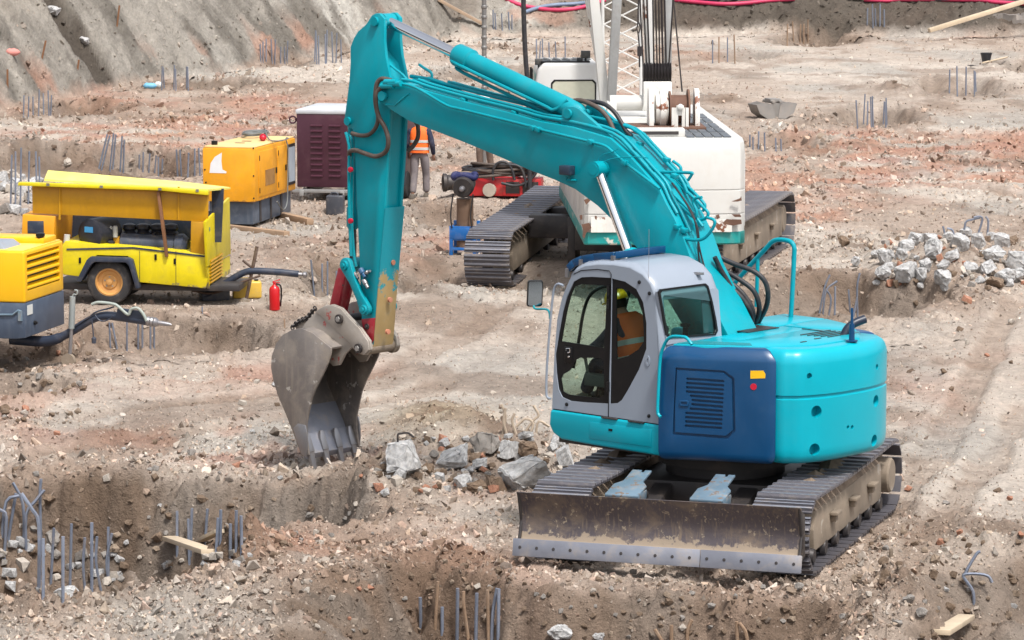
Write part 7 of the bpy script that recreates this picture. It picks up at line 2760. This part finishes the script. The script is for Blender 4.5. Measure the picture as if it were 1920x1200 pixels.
def rock(name, label, cat, px, py, w_, h_, mat, seed, kind='r', group=None, fine=0, sink=0.3, tilt=0.45):
    """a stone whose middle stands at px, py in the picture, w_ by h_ picture pixels large"""
    g = GT(px, py + h_ * 0.35)
    s_ = F_PX / g.y
    r0 = random.Random(seed)
    me = rock_mesh(seed % 17, kind, fine)
    if not me.materials or me.materials[0] is not mat:
        me = me.copy()
        me.materials.clear()
        me.materials.append(mat)
        ROCKM[(seed % 17, kind, fine)] = me
    o = bpy.data.objects.new(name, me)
    C.objects.link(o)
    rx = w_ / 2 / s_
    rz = h_ / 2 / s_
    o.scale = (rx, (rx + rz) / 2 * r0.uniform(.8, 1.1), rz * 1.05)
    o.rotation_euler = (r0.uniform(-tilt, tilt), r0.uniform(-tilt, tilt), r0.uniform(0, 6.28) if w_ < 90 else .2)
    o.location = g + Vector((0, 0, rz * (1 - sink)))
    tag(o, label, cat, group)
    return o
for i, (px, py, w_, h_, mt, kd, lb) in enumerate((
    (987, 893, 106, 62, CONC, 'b', 'large pale concrete block beside the left excavator track'),
    (757, 862, 64, 66, CONC, 'b', 'grey concrete chunk with a wire hook, leftmost of the rubble by the cab'),
    (852, 862, 70, 36, CONC, 'b', 'flat pale slab in the middle of the rubble heap'),
    (910, 832, 62, 52, CONCD, 'r', 'tall dark brown-grey boulder at the back of the rubble heap'),
    (953, 845, 34, 42, CONC, 'b', 'blue-grey upright shard next to the dark boulder'),
    (990, 846, 58, 40, CLOD, 'r', 'round brown earth lump above the large concrete block'),
    (894, 915, 50, 36, CLOD, 'r', 'brown earth clod at the front of the rubble heap'),
    (926, 908, 44, 30, CLOD, 'b', 'flat-faced brown clod left of the large concrete block'),
    (868, 905, 42, 28, CONC, 'b', 'small pale concrete piece in front of the flat slab'),
    (899, 874, 48, 26, CONC, 'b', 'blue-grey slab fragment under the dark boulder'),
    (902, 857, 22, 16, BRK, 'r', 'bright orange brick lump below the dark boulder'),
    (982, 818, 54, 15, CONC, 'b', 'thin grey slab lying on top of the rubble by the cab'),
    (1046, 829, 34, 22, CONC, 'b', 'pale lump of concrete under the front of the cab skirt'),
    (1057, 861, 32, 40, CONC, 'b', 'upright grey concrete piece against the left track'),
    (803, 880, 32, 24, CLOD, 'r', 'brown clod between the leftmost chunk and the flat slab'))):
    rock('concrete_chunk' if mt in (CONC, CONCD) else ('brick_piece' if mt is BRK else 'earth_clod'), lb, 'rubble', px, py, w_, h_, mt, 40 + i, kd, 'rubble heap beside the left track', 2 if w_ > 45 else 1, .12)
r0 = random.Random(11)
for i in range(110):                             # smaller pieces of the heap
    a = r0.random()
    px, py = (r0.uniform(705, 1050), 0)
    py = 862 + (px - 705) * -.03 + r0.uniform(-38, 62)
    if px < 790 and py < 870:
        py += 30
    s_ = r0.uniform(10, 25)
    mt = r0.choice([CONC, CONCD, CLOD, CLOD, CLOD, BRK, PALE])
    rock('stone', 'small stone or clod in the rubble heap beside the left track', 'stone', px, py, s_, s_ * r0.uniform(.6, .85), mt, i, r0.choice('rb'), 'small stones of the rubble heap by the track', 0, .3)
big = [(1662, 482, 34, 26), (1640, 478, 18, 16), (1716, 450, 40, 30), (1752, 470, 46, 40), (1700, 512, 38, 34), (1725, 517, 34, 30), (1770, 522, 50, 32), (1745, 448, 34, 26), (1800, 456, 36, 30), (1834, 452, 40, 34), (1862, 476, 46, 36), (1886, 516, 44, 34), (1905, 490, 40, 36),
       (1690, 478, 30, 24), (1785, 480, 34, 22), (1820, 500, 36, 26), (1848, 505, 34, 24), (1905, 515, 44, 32), (1655, 512, 36, 28), (1780, 446, 30, 24), (1735, 500, 28, 24), (1665, 500, 26, 20), (1860, 444, 26, 20), (1812, 436, 30, 22), (1878, 452, 30, 24), (1838, 526, 24, 14), (1605, 490, 24, 20), (1768, 498, 30, 24), (1700, 462, 28, 20)]
special = {6: 'large flat-faced concrete lump at the front of the right rubble pile', 10: 'big rounded concrete lump high on the right side of the rubble pile', 26: 'lone concrete piece lying left of the right rubble pile', 4: 'pale concrete lump at the front left corner of the right rubble pile'}
ORD = ['first', 'second', 'third', 'fourth', 'fifth', 'sixth', 'seventh', 'eighth', 'ninth', 'tenth', 'eleventh', 'twelfth', 'thirteenth']
rowof = lambda py: 'front' if py > 500 else ('middle' if py > 464 else 'back')
for i, (px, py, w_, h_) in enumerate(big):
    same = sorted([j for j in range(len(big)) if rowof(big[j][1]) == rowof(py)], key=lambda j: big[j][0])
    lb = special.get(i, 'grey concrete lump, %s from the left in the %s row of the right rubble pile' % (ORD[same.index(i)], rowof(py)))
    rock('concrete_lump', lb, 'rubble', px, py, w_ * 1.12, h_ * 1.12, CONC, 70 + i, 'b' if i % 4 == 0 else 'r', 'concrete rubble pile at the right edge', 2, .22)
for i in range(90):
    px, py = r0.uniform(1625, 1925), r0.uniform(445, 540)
    s_ = r0.uniform(9, 20)
    rock('stone', 'small stone between the concrete lumps of the right rubble pile', 'stone', px, py, s_, s_ * .8, r0.choice([CLOD, BRK, CONCD, CONC, PALE]), i + 3, r0.choice('rb'), 'small stones of the right rubble pile', 0, .3)
rock('earth_clod', 'round brown clod lying alone left of the rubble pile', 'clod', 1580, 454, 36, 22, CLOD, 5, 'r', None, 1, .2)
rock('earth_clod', 'dark brown lump in front of the right rubble pile', 'clod', 1868, 530, 56, 28, CLOD, 6, 'r', None, 1, .3)
rock('boulder', 'pale boulder cut by the bottom edge below the blade', 'boulder', 1050, 1188, 70, 36, CONC, 3, 'r', None, 2, .25)
rock('boulder', 'smaller pale boulder at the bottom edge right of its neighbour', 'boulder', 1122, 1196, 44, 22, CONC, 8, 'r', None, 2, .25)
rock('boulder', 'pale flat stone among the rebar at lower left', 'boulder', 122, 1112, 48, 28, CONC, 4, 'b', None, 1, .3)
rock('boulder', 'whitish lump of mortar under the bent rebar at lower left', 'boulder', 100, 1010, 36, 34, CONCD, 2, 'r', None, 1, .2)
rock('boulder', 'pale stone on the pit bottom right of the kinked rebar', 'boulder', 216, 1082, 40, 26, CONC, 7, 'r', None, 1, .2)
rock('boulder', 'round white stone behind the hood of the yellow compressor', 'boulder', 127, 308, 20, 20, PALE, 1, 'r', None, 1, .1)
rock('boulder', 'white stone on the edge of the far pit under the bank', 'boulder', 425, 168, 24, 14, PALE, 2, 'r', None, 1, .2)
rock('boulder', 'grey boulder in the dark gully of the bank at upper left', 'boulder', 102, 22, 30, 20, CONC, 5, 'b', None, 1, .1)
rock('boulder', 'small grey boulder lower in the dark gully of the bank', 'boulder', 158, 78, 30, 18, CONC, 6, 'r', None, 1, .1)
for i in range(150):                            # loose stones one can tell apart
    if i < 60:
        px, py = r0.uniform(0, 1920), r0.uniform(890, 1190)
    elif i < 100:
        px, py = r0.uniform(0, 720), r0.uniform(660, 900)
    else:
        px, py = r0.uniform(1400, 1920), r0.uniform(560, 1100)
    if 960 < px < 1690 and 560 < py < 1090:
        continue
    s_ = r0.uniform(11, 21)
    mt = r0.choice([PALE, PALE, CONC, CLOD, CLOD, BRK, CONCD])
    cw_ = {PALE: 'pale', CONC: 'light grey', CLOD: 'brown', BRK: 'brick red', CONCD: 'dull grey'}[mt]
    rg_ = ('in the foreground left of the blade' if px < 960 else ('in the foreground below the blade' if px < 1550 else 'on the churned soil at lower right')) if py > 890 else ('on the ground left of the excavator bucket' if px < 720 else ('on the pale track right of the excavator' if px > 1690 else 'between the excavator and the rubble pile'))
    rock('loose_stone', cw_ + ' loose stone ' + rg_, 'stone', px, py, s_, s_ * r0.uniform(.6, .8), mt, i, r0.choice('rrb'), 'loose stones on the ground', 0, .35)
r1 = random.Random(4)
for i in range(40):
    px, py = r1.uniform(0, 120), r1.uniform(320, 400)
    s_ = r1.uniform(12, 30)
    rock('stone', 'pale stone in the heap behind the yellow compressor at left', 'stone', px, py, s_, s_ * .8, r1.choice([CONC, PALE, CONC, CONCD]), i, r1.choice('rb'), 'stone heap behind the yellow compressor', 0, .2)
for i in range(34):
    px, py = r1.uniform(0, 250), r1.uniform(1010, 1110)
    s_ = r1.uniform(12, 30)
    rock('stone', 'pale stone in the rubble at the foot of the lower left rebar', 'stone', px, py, s_, s_ * .7, r1.choice([CONC, PALE, CONC, CONCD, CLOD]), i, r1.choice('rb'), 'rubble round the lower left rebar', 0, .3)
for i in range(16):
    px, py = r1.uniform(290, 470), r1.uniform(1030, 1062)
    s_ = r1.uniform(12, 26)
    rock('stone', 'stone on the pit bottom round the upright rebar', 'stone', px, py, s_, s_ * .7, r1.choice([CONC, PALE, CONCD, CLOD]), i, r1.choice('rb'), 'stones round the upright rebar in the pit', 0, .3)

for lb, n_, (x0, x1, y0, y1), (s0, s1), gp_ in (
    ('brown earth clod fallen from the wall of the foreground pit', 60, (60, 700, 930, 1045), (12, 34), 'clods in the foreground pit'),
    ('brown earth clod on the slope under the dozer blade', 70, (960, 1560, 1085, 1195), (10, 24), 'clods under the blade'),
    ('brown earth clod in the churned ridge at lower right', 60, (1590, 1915, 990, 1195), (11, 32), 'clods of the ridge at lower right'),
    ('brown earth clod on the slope left of the bottom rebar', 36, (560, 960, 1050, 1190), (11, 26), 'clods left of the bottom rebar'),
    ('brown clod of the rough soil at the left edge below the compressor', 34, (0, 170, 660, 790), (11, 26), 'clods at the left edge')):
    for i in range(n_):
        px, py = r1.uniform(x0, x1), r1.uniform(y0, y1)
        s_ = r1.uniform(s0, s1) if r1.random() < .4 else r1.uniform(s0, (s0 + s1) / 2)
        rock('earth_clod', lb, 'clod', px, py, s_, s_ * r1.uniform(.6, .8), r1.choice([CLOD, CLOD, CLOD, CONCD, SOILC]), i + 2, 'r', gp_, 1 if s_ > 20 else 0, .4)
# ------------------------------------------------------------------ timber, sacks, hoses and tools lying about
def plank(label, a, b, w_=.14, t_=.04, mat=None, lift=.04, name='plank'):
    p0, p1 = GT(*a), GT(*b)
    m = MB()
    c = (p0 + p1) / 2
    m.bar(p0 + Vector((0, 0, lift)) - c, p1 + Vector((0, 0, lift)) - c, w_, t_)
    o = m.build(name, mat or WOOD, None, bevel=.004)
    o.location = c
    return tag(o, label, 'plank')
PWOOD = surf('pale_plank', (0.52, 0.42, 0.30), 0.8, amt=0.4, scale=4, streak=0.5, bump=0.3, dirt=(0.34, 0.26, 0.18))
plank('pale plank lying among the upright rebar in the pit', (318, 1026), (392, 1054), .16, .05, PWOOD, .10)
plank('short pale board crossing the plank in the foreground pit', (378, 1036), (412, 1022), .10, .04, PWOOD, .14)
plank('long grey pole lying on the far bank left of the crane', (822, 4), (906, 50), .25, .12, WOOD, .1)
plank('weathered board stuck in the bottom right corner', (1765, 1202), (1812, 1172), .16, .05, PWOOD, .08)
# far plank leaning on the concrete ledge
p0 = Vector(AY(1742, 61, 139.5))
p1 = Vector(AY(1960, -6, 140.5))
m = MB()
m.bar(Vector(), p1 - p0, .30, .16)
o = m.build('plank', PWOOD, None, bevel=.01)
o.location = p0 + Vector((0, 0, .08))
tag(o, 'long pale beam leaning up towards the top right corner', 'plank')
g0, g1 = G(1690, 66), G(2060, 76)
m = MB()
a, b = Vector(g0), Vector(g1)
N_ = 30
r3 = random.Random(2)
lp = []
for k in range(N_ + 1):
    c = (a - (a + b) / 2).lerp(b - (a + b) / 2, k / N_)
    lp.append([c + Vector((0, y + r3.uniform(-.1, .1), z + r3.uniform(-.08, .08))) for y, z in ((-.35, -.5), (-.30, .1), (-.22, .55), (-.1, .78), (.5, .82), (.6, -.5))])
m.loft(lp)
o = m.build('concrete_ledge', surf('dark_stained_concrete', (0.17, 0.15, 0.135), 0.9, amt=0.7, scale=2.5, dirt=(0.30, 0.26, 0.22), bump=0.8, bscale=8, var=.3), None, ang=20)
o.location = (a + b) / 2 + Vector((0, .9, .1))
tag(o, 'rough concrete ledge at the foot of the far bank, upper right', 'wall')
PINK = plain('crimson_hose', (0.52, 0.03, 0.10), 0.5)
GBLU = plain('grey_blue_hose', (0.16, 0.21, 0.30), 0.5)
def ghose(label, pts, r_, mat, lift=None):
    P = [GT(x, y) + Vector((0, 0, r_ if lift is None else lift)) for x, y in pts]
    c = P[0].copy()
    m = MB()
    m.tube(smooth_path([p - c for p in P], 5), r_, 8)
    o = m.build('hose', mat, None, ang=60)
    o.location = c
    return tag(o, label, 'hose')
ghose('crimson hose on the far bank left of the crane mast', [(948, 2), (970, 12), (1000, 19), (1035, 23), (1070, 22), (1100, 16), (1135, 5)], .08, PINK, .10)
ghose('grey-blue hose curving beside the crimson one left of the crane', [(985, 28), (1010, 20), (1040, 15), (1075, 13), (1110, 10)], .08, GBLU, .12)
ghose('crimson hose on the dark bank right of the crane ropes', [(1262, 4), (1300, 8), (1350, 12), (1395, 11), (1440, 6), (1490, 3)], .08, PINK, .10)
ghose('crimson and short hose at the top right of the dark bank', [(1620, 4), (1660, 6), (1700, 4), (1830, 5), (1870, 9), (1930, 12)], .08, PINK, .10)
ghose('grey-blue hose along the top of the dark bank', [(1300, 2), (1340, 3), (1380, 2), (1700, 1), (1760, 3), (1800, 2)], .08, GBLU, .12)
# vertical lines hanging from the crane's head: a steel drill rod and a dark hose
q = GT(911, 318)
m = MB()
m.tube([Vector((0, 0, -.1)), Vector((0, 0, 7.0))], .055, 10)
for k in range(28):
    m.lathe((0, 0, .4 + .23 * k), (0, 0, 1), [(0, .055), (.02, .07), (.06, .07), (.08, .055)], 10)
o = m.build('drill_rod', surf('grey_drill_rod', (0.20, 0.195, 0.19), 0.5, 0.4, amt=0.5, scale=6), None)
o.location = (AY(908, 250, q.y + .6)[0], q.y + .6, q.z)
tag(o, 'tall ribbed grey rod rising above the white-helmeted worker', 'rod')
b0 = AY(983, 330, 73)
m = MB()
m.tube(smooth_path([Vector((0.12, 0, 0)), Vector((.10, 0, 1.2)), Vector((.08, 0, 2.2)), Vector((.02, 0, 3.0)), Vector((-.02, 0, 4.2)), Vector((-.03, 0, 6.9))], 4), .05, 8)
o = m.build('hanging_hose', HOSE, None, ang=60)
o.location = (b0[0], 73, H(b0[0], 73))
tag(o, 'dark hose hanging straight down left of the crane cab', 'hose')

# ------------------------------------------------------------------ red power pack, hose heap, vibratory hammer
HPF = Fr(G(905, 378)[:2], (0.97, -0.1))
hp = thing('power_pack', 'red hydraulic power pack on the ground left of the crane track', 'power pack', (HPF.o[0], HPF.o[1], H(HPF.o[0], HPF.o[1])), HPF.a)
REDM = surf('red_machine_paint', (0.42, 0.012, 0.016), 0.4, amt=0.35, scale=4, dirt=(0.3, 0.2, 0.15))
m = MB()
m.box((-.3, .45, .22), (.6, 1.5, .36))
hb = m.build('red_housing', REDM, hp, bevel=.02)
for y in (.45, .8):
    m = MB()
    m.box((.006, y, .22), (.03, .05, .30))
    m.build('rib', REDM, hp)
for y0, w_ in ((.62, .28), (.98, .34)):
    m = MB()
    m.box((.004, y0, .22), (.014, w_, .24))
    m.build('dark_bay', DARKM, hp)
m = MB()
q = HPF.s3(918, 363, -.02)
m.lathe((.0, q.y, max(.16, q.z)), (1, 0, 0), [(-.1, .14), (.10, .14), (.13, .13), (.13, .04)], 22)
m.build('end_drum', surf('dusty_steel_drum', (0.38, 0.33, 0.27), 0.6, 0.2, amt=0.5, scale=8), hp)
m = MB()
q = HPF.s3(833, 352, -.05)
m.lathe((-.15, q.y + .15, .30), (.25, -1, 0), [(-.3, .15), (.1, .16), (.14, .19), (.2, .19), (.22, .12)], 20)
m.build('motor', DARKM, hp)
hh_ = thing('hose_heap', 'heap of coiled dusty hydraulic hoses lying on the red power pack', 'hoses', (HPF.o[0], HPF.o[1], H(HPF.o[0], HPF.o[1])), HPF.a)
r2 = random.Random(8)
for k in range(11):
    pts = []
    cy = .15 + .05 * k
    a0 = r2.random() * 6.28
    rx, ry = r2.uniform(.25, .42), r2.uniform(.55, .95)
    for j in range(16):
        a = a0 + j * 6.28 / 14
        pts.append(Vector((-.32 + rx * math.cos(a), cy + ry * math.sin(a), .46 + .035 * k * .6 + .03 * math.sin(a * 2 + k))))
    m = MB()
    m.tube(smooth_path(pts, 3), .032, 7)
    m.build('hose', [BHOSE, HOSE, surf('tan_hose', (0.25, 0.20, 0.15), 0.7, amt=0.5)][k % 3] if k < 3 else [BHOSE, HOSE][k % 2], hh_, ang=60)
for (pts) in (((925, 345), (925, 325), (935, 312), (950, 312), (960, 325), (965, 345)), ((940, 350), (965, 355), (985, 350), (1000, 338), (1010, 322)), ((950, 315), (975, 320), (985, 345), (985, 358))):
    m = MB()
    m.tube(smooth_path([HPF.s3(x, y, -.08) for x, y in pts], 5), .03, 8)
    m.build('hose', HOSE, hh_, ang=60)
q = GT(872, 478)
vh = thing('vibratory_hammer', 'rusty steel tube with dark motor head on a blue frame beside the crane', 'pile hammer', q, R(-10))
VF = Fr((q.x, q.y), (0.17, 0.985))
def vz(y):
    return float(AY(872, y, q.y)[2]) - q.z
m = MB()
m.tube([Vector((0, 0, .10)), Vector((0, 0, vz(372)))], .15, 20)
m.build('rusty_tube', surf('rusty_tube', (0.16, 0.095, 0.06), 0.7, amt=0.5, scale=4, dirt=(0.25, 0.18, 0.13), bump=.3), vh, ang=40)
m = MB()
m.lathe((0, -.26, vz(350)), (0, 1, .12), [(0, .10), (0, .165), (.04, .185), (.2, .185), (.24, .16), (.45, .16), (.48, .08)], 22)
hd = m.build('motor_head', DARKM, vh, ang=30)
m = MB()
m.lathe((0, -.27, vz(352)), (0, -1, 0), [(0, .06), (.02, .055), (.05, .04), (.06, .01)], 14)
m.build('shaft_end', STEEL, hd)
m = MB()
pts = [Vector((.20 * math.cos(a), .12 * math.sin(a) - .02, vz(330) + .03 * math.sin(3 * a))) for a in [6.28 * k / 12 for k in range(13)]]
m.tube(smooth_path(pts, 3), .055, 8)
m.lathe((0, -.02, vz(334)), (0, 0, 1), [(0, .18), (.05, .17), (.10, .09), (.11, .02)], 14)
m.build('blue_tarp', surf('navy_tarp', (0.015, 0.02, 0.09), 0.7, bump=.6, bscale=12), hd, ang=60)
BLUF = surf('bright_blue_frame', (0.01, 0.13, 0.42), 0.4, amt=0.3, scale=6)
m = MB()
for x in (-.22, .20):
    m.box((x, -.15, .22), (.06, .06, .62))
    m.box((x, .25, .28), (.06, .06, .62))
for z in (.12, .30, .50):
    m.box((-.01, -.15, z), (.48, .05, .05))
    m.box((-.22, .05, z), (.05, .40, .05))
m.prism([(-.24, .30), (.22, .30), (.22, .50), (-.24, .50)], lambda a, b, t: (a, t, b), -.185, -.17)
m.build('blue_frame', BLUF, vh, bevel=.005)
for x0, x1 in ((-.18, -.2), (.18, .16)):
    m = MB()
    m.tube(smooth_path([Vector((x0, -.18, vz(362))), Vector((x1 - .02, -.2, vz(400))), Vector((x1, -.19, .5))], 4), .014, 6)
    m.build('cable', HOSE, vh, ang=60)

# ------------------------------------------------------------------ clamshell grab, black bucket, trough
q = GT(1448, 222)
gr = thing('clamshell_grab', 'grey steel grab bucket lying on the ground right of the crane', 'grab', q, R(20))
GRB = surf('dull_grab_steel', (0.27, 0.255, 0.24), 0.6, 0.3, amt=0.5, scale=4, dirt=(0.36, 0.30, 0.25))
for sg, x0 in ((-1, -.20), (1, .22)):
    pr = [(0, .02), (.22 * sg, .0), (.46 * sg, .16), (.56 * sg, .40), (.30 * sg, .46), (.06 * sg, .40)]
    for y in (-.30, .28):
        m = MB()
        m.prism(pr, lambda a, b, t: (x0 * .2 + a, t, b), y, y + .025)
        m.build('jaw_side', GRB, gr)
    m = MB()
    lp = [[Vector((x0 * .2 + a, -.275, b)), Vector((x0 * .2 + a, .279, b)), Vector((x0 * .2 + a - .02 * sg, .279, b + .02)), Vector((x0 * .2 + a - .02 * sg, -.275, b + .02))] for a, b in pr[1:4]]
    m.loft(lp)
    m.build('jaw_shell', GRB, gr)
m = MB()
m.box((0, 0, .50), (.30, .40, .10))
m.cyl((-.1, -.32, .47), (-.1, .34, .47), .05, 10)
m.cyl((.12, -.32, .47), (.12, .34, .47), .05, 10)
m.build('hinge_head', GRB, gr, bevel=.01)
q = GT(1849, 117)
bk_ = thing('bucket', 'small black mortar bucket standing alone at upper right', 'bucket', q)
m = MB()
m.lathe((0, 0, 0), (0, 0, 1), [(0, .13), (.02, .14), (.30, .19), (.31, .205), (.33, .205), (.33, .185), (.10, .14), (.09, .02)], 22)
m.build('pail', plain('black_plastic', (0.02, 0.022, 0.028), 0.5), bk_, ang=35)
m = MB()
m.tube([Vector((.20 * math.cos(a), .03, .30 - .12 * math.sin(a))) for a in [math.pi * k / 12 for k in range(13)]], .008, 6)
m.build('bail', STEEL, bk_)
a, b = GT(1822, 128), GT(1888, 116)
sh = thing('shovel', 'shovel with pale wooden handle lying below the black bucket', 'shovel', a)
m = MB()
d = b - a
m.tube([d * .3 + Vector((0, 0, .12)), d + Vector((0, 0, .16))], .03, 8)
m.build('handle', PWOOD, sh)
m = MB()
dn = d.normalized()
sd = Vector((-dn.y, dn.x, 0))
m.loft([[dn * t + sd * -w_ + Vector((0, 0, .10)), dn * t + Vector((0, 0, .07)), dn * t + sd * w_ + Vector((0, 0, .10)), dn * t + Vector((0, 0, .085))] for t, w_ in ((-.15, .04), (-.02, .17), (.25, .18), (.32, .05))])
m.build('blade', DARKM, sh, ang=60)
# sacks and rags
def sack(label, px, py, w_, h_, mat, name='sack'):
    q = GT(px, py + h_ * .4)
    s_ = F_PX / q.y
    m = MB()
    r0_ = random.Random(int(px))
    a, b = w_ / 2 / s_, h_ / 2 / s_
    lp = []
    for k in range(8):
        t = -1 + 2 * k / 7
        rr_ = math.sqrt(max(.02, 1 - t * t)) * r0_.uniform(.85, 1.1)
        lp.append([Vector((t * a, math.cos(u) * a * .6 * rr_ * r0_.uniform(.9, 1.1), b * (.8 + math.sin(u) * rr_) * r0_.uniform(.9, 1.05))) for u in [6.283 * j / 10 for j in range(10)]])
    m.loft(lp)
    o = m.build(name, mat, None, ang=50)
    o.location = q
    return tag(o, label, name)
sack('light blue sack under the bank near the rebar', 281, 161, 26, 13, plain('light_blue_plastic', (0.16, 0.42, 0.62), 0.5))
sack('white sack beside the light blue one under the bank', 297, 159, 16, 14, plain('white_plastic', (0.62, 0.64, 0.62), 0.5))
sack('crumpled pink rag on the bank at the left edge', 24, 98, 28, 16, plain('pink_rag', (0.62, 0.25, 0.22), 0.8), 'rag')
# wooden survey stakes on the bank
for (a, b), lb in ((((78, 106), (86, 76)), 'leaning wooden stake on the bank right of the pink rag'), (((14, 162), (14, 130)), 'thin wooden stake on the bank at the left edge'), (((219, 48), (224, 10)), 'wooden stake high on the grey bank'), (((145, 128), (148, 112)), 'short wooden stake at the lower bank')):
    q = GT(*a)
    t_ = Vector(AY(*b, q.y))
    m = MB()
    m.bar(Vector((0, 0, -.1)), t_ - q, .05, .05)
    o = m.build('stake', BWOOD, None)
    o.location = q
    tag(o, lb, 'stake')
# thin marker pins
for (a, b), lb in ((((379, 588), (379, 575)), 'short blue marker pin in the gravel below the dark can'), (((534, 616), (533, 598)), 'thin rusty pin above the excavator bucket')):
    q = GT(*a)
    m = MB()
    m.cyl(Vector((0, 0, -.05)), Vector(AY(*b, q.y)) - q, .012, 6)
    o = m.build('marker_pin', REBAR if 'blue' in lb else REBARR, None)
    o.location = q
    tag(o, lb, 'pin')
# bent wire on the leftmost rubble chunk
q = GT(757, 880)
m = MB()
m.tube(smooth_path([Vector(AY(x, y, q.y)) - q for x, y in ((748, 850), (746, 828), (746, 815), (752, 813), (765, 812), (776, 820))], 4), .012, 6)
o = m.build('wire_hook', DARKM, None, ang=60)
o.location = q
tag(o, 'dark bent wire hook sticking out of the leftmost grey chunk', 'wire')
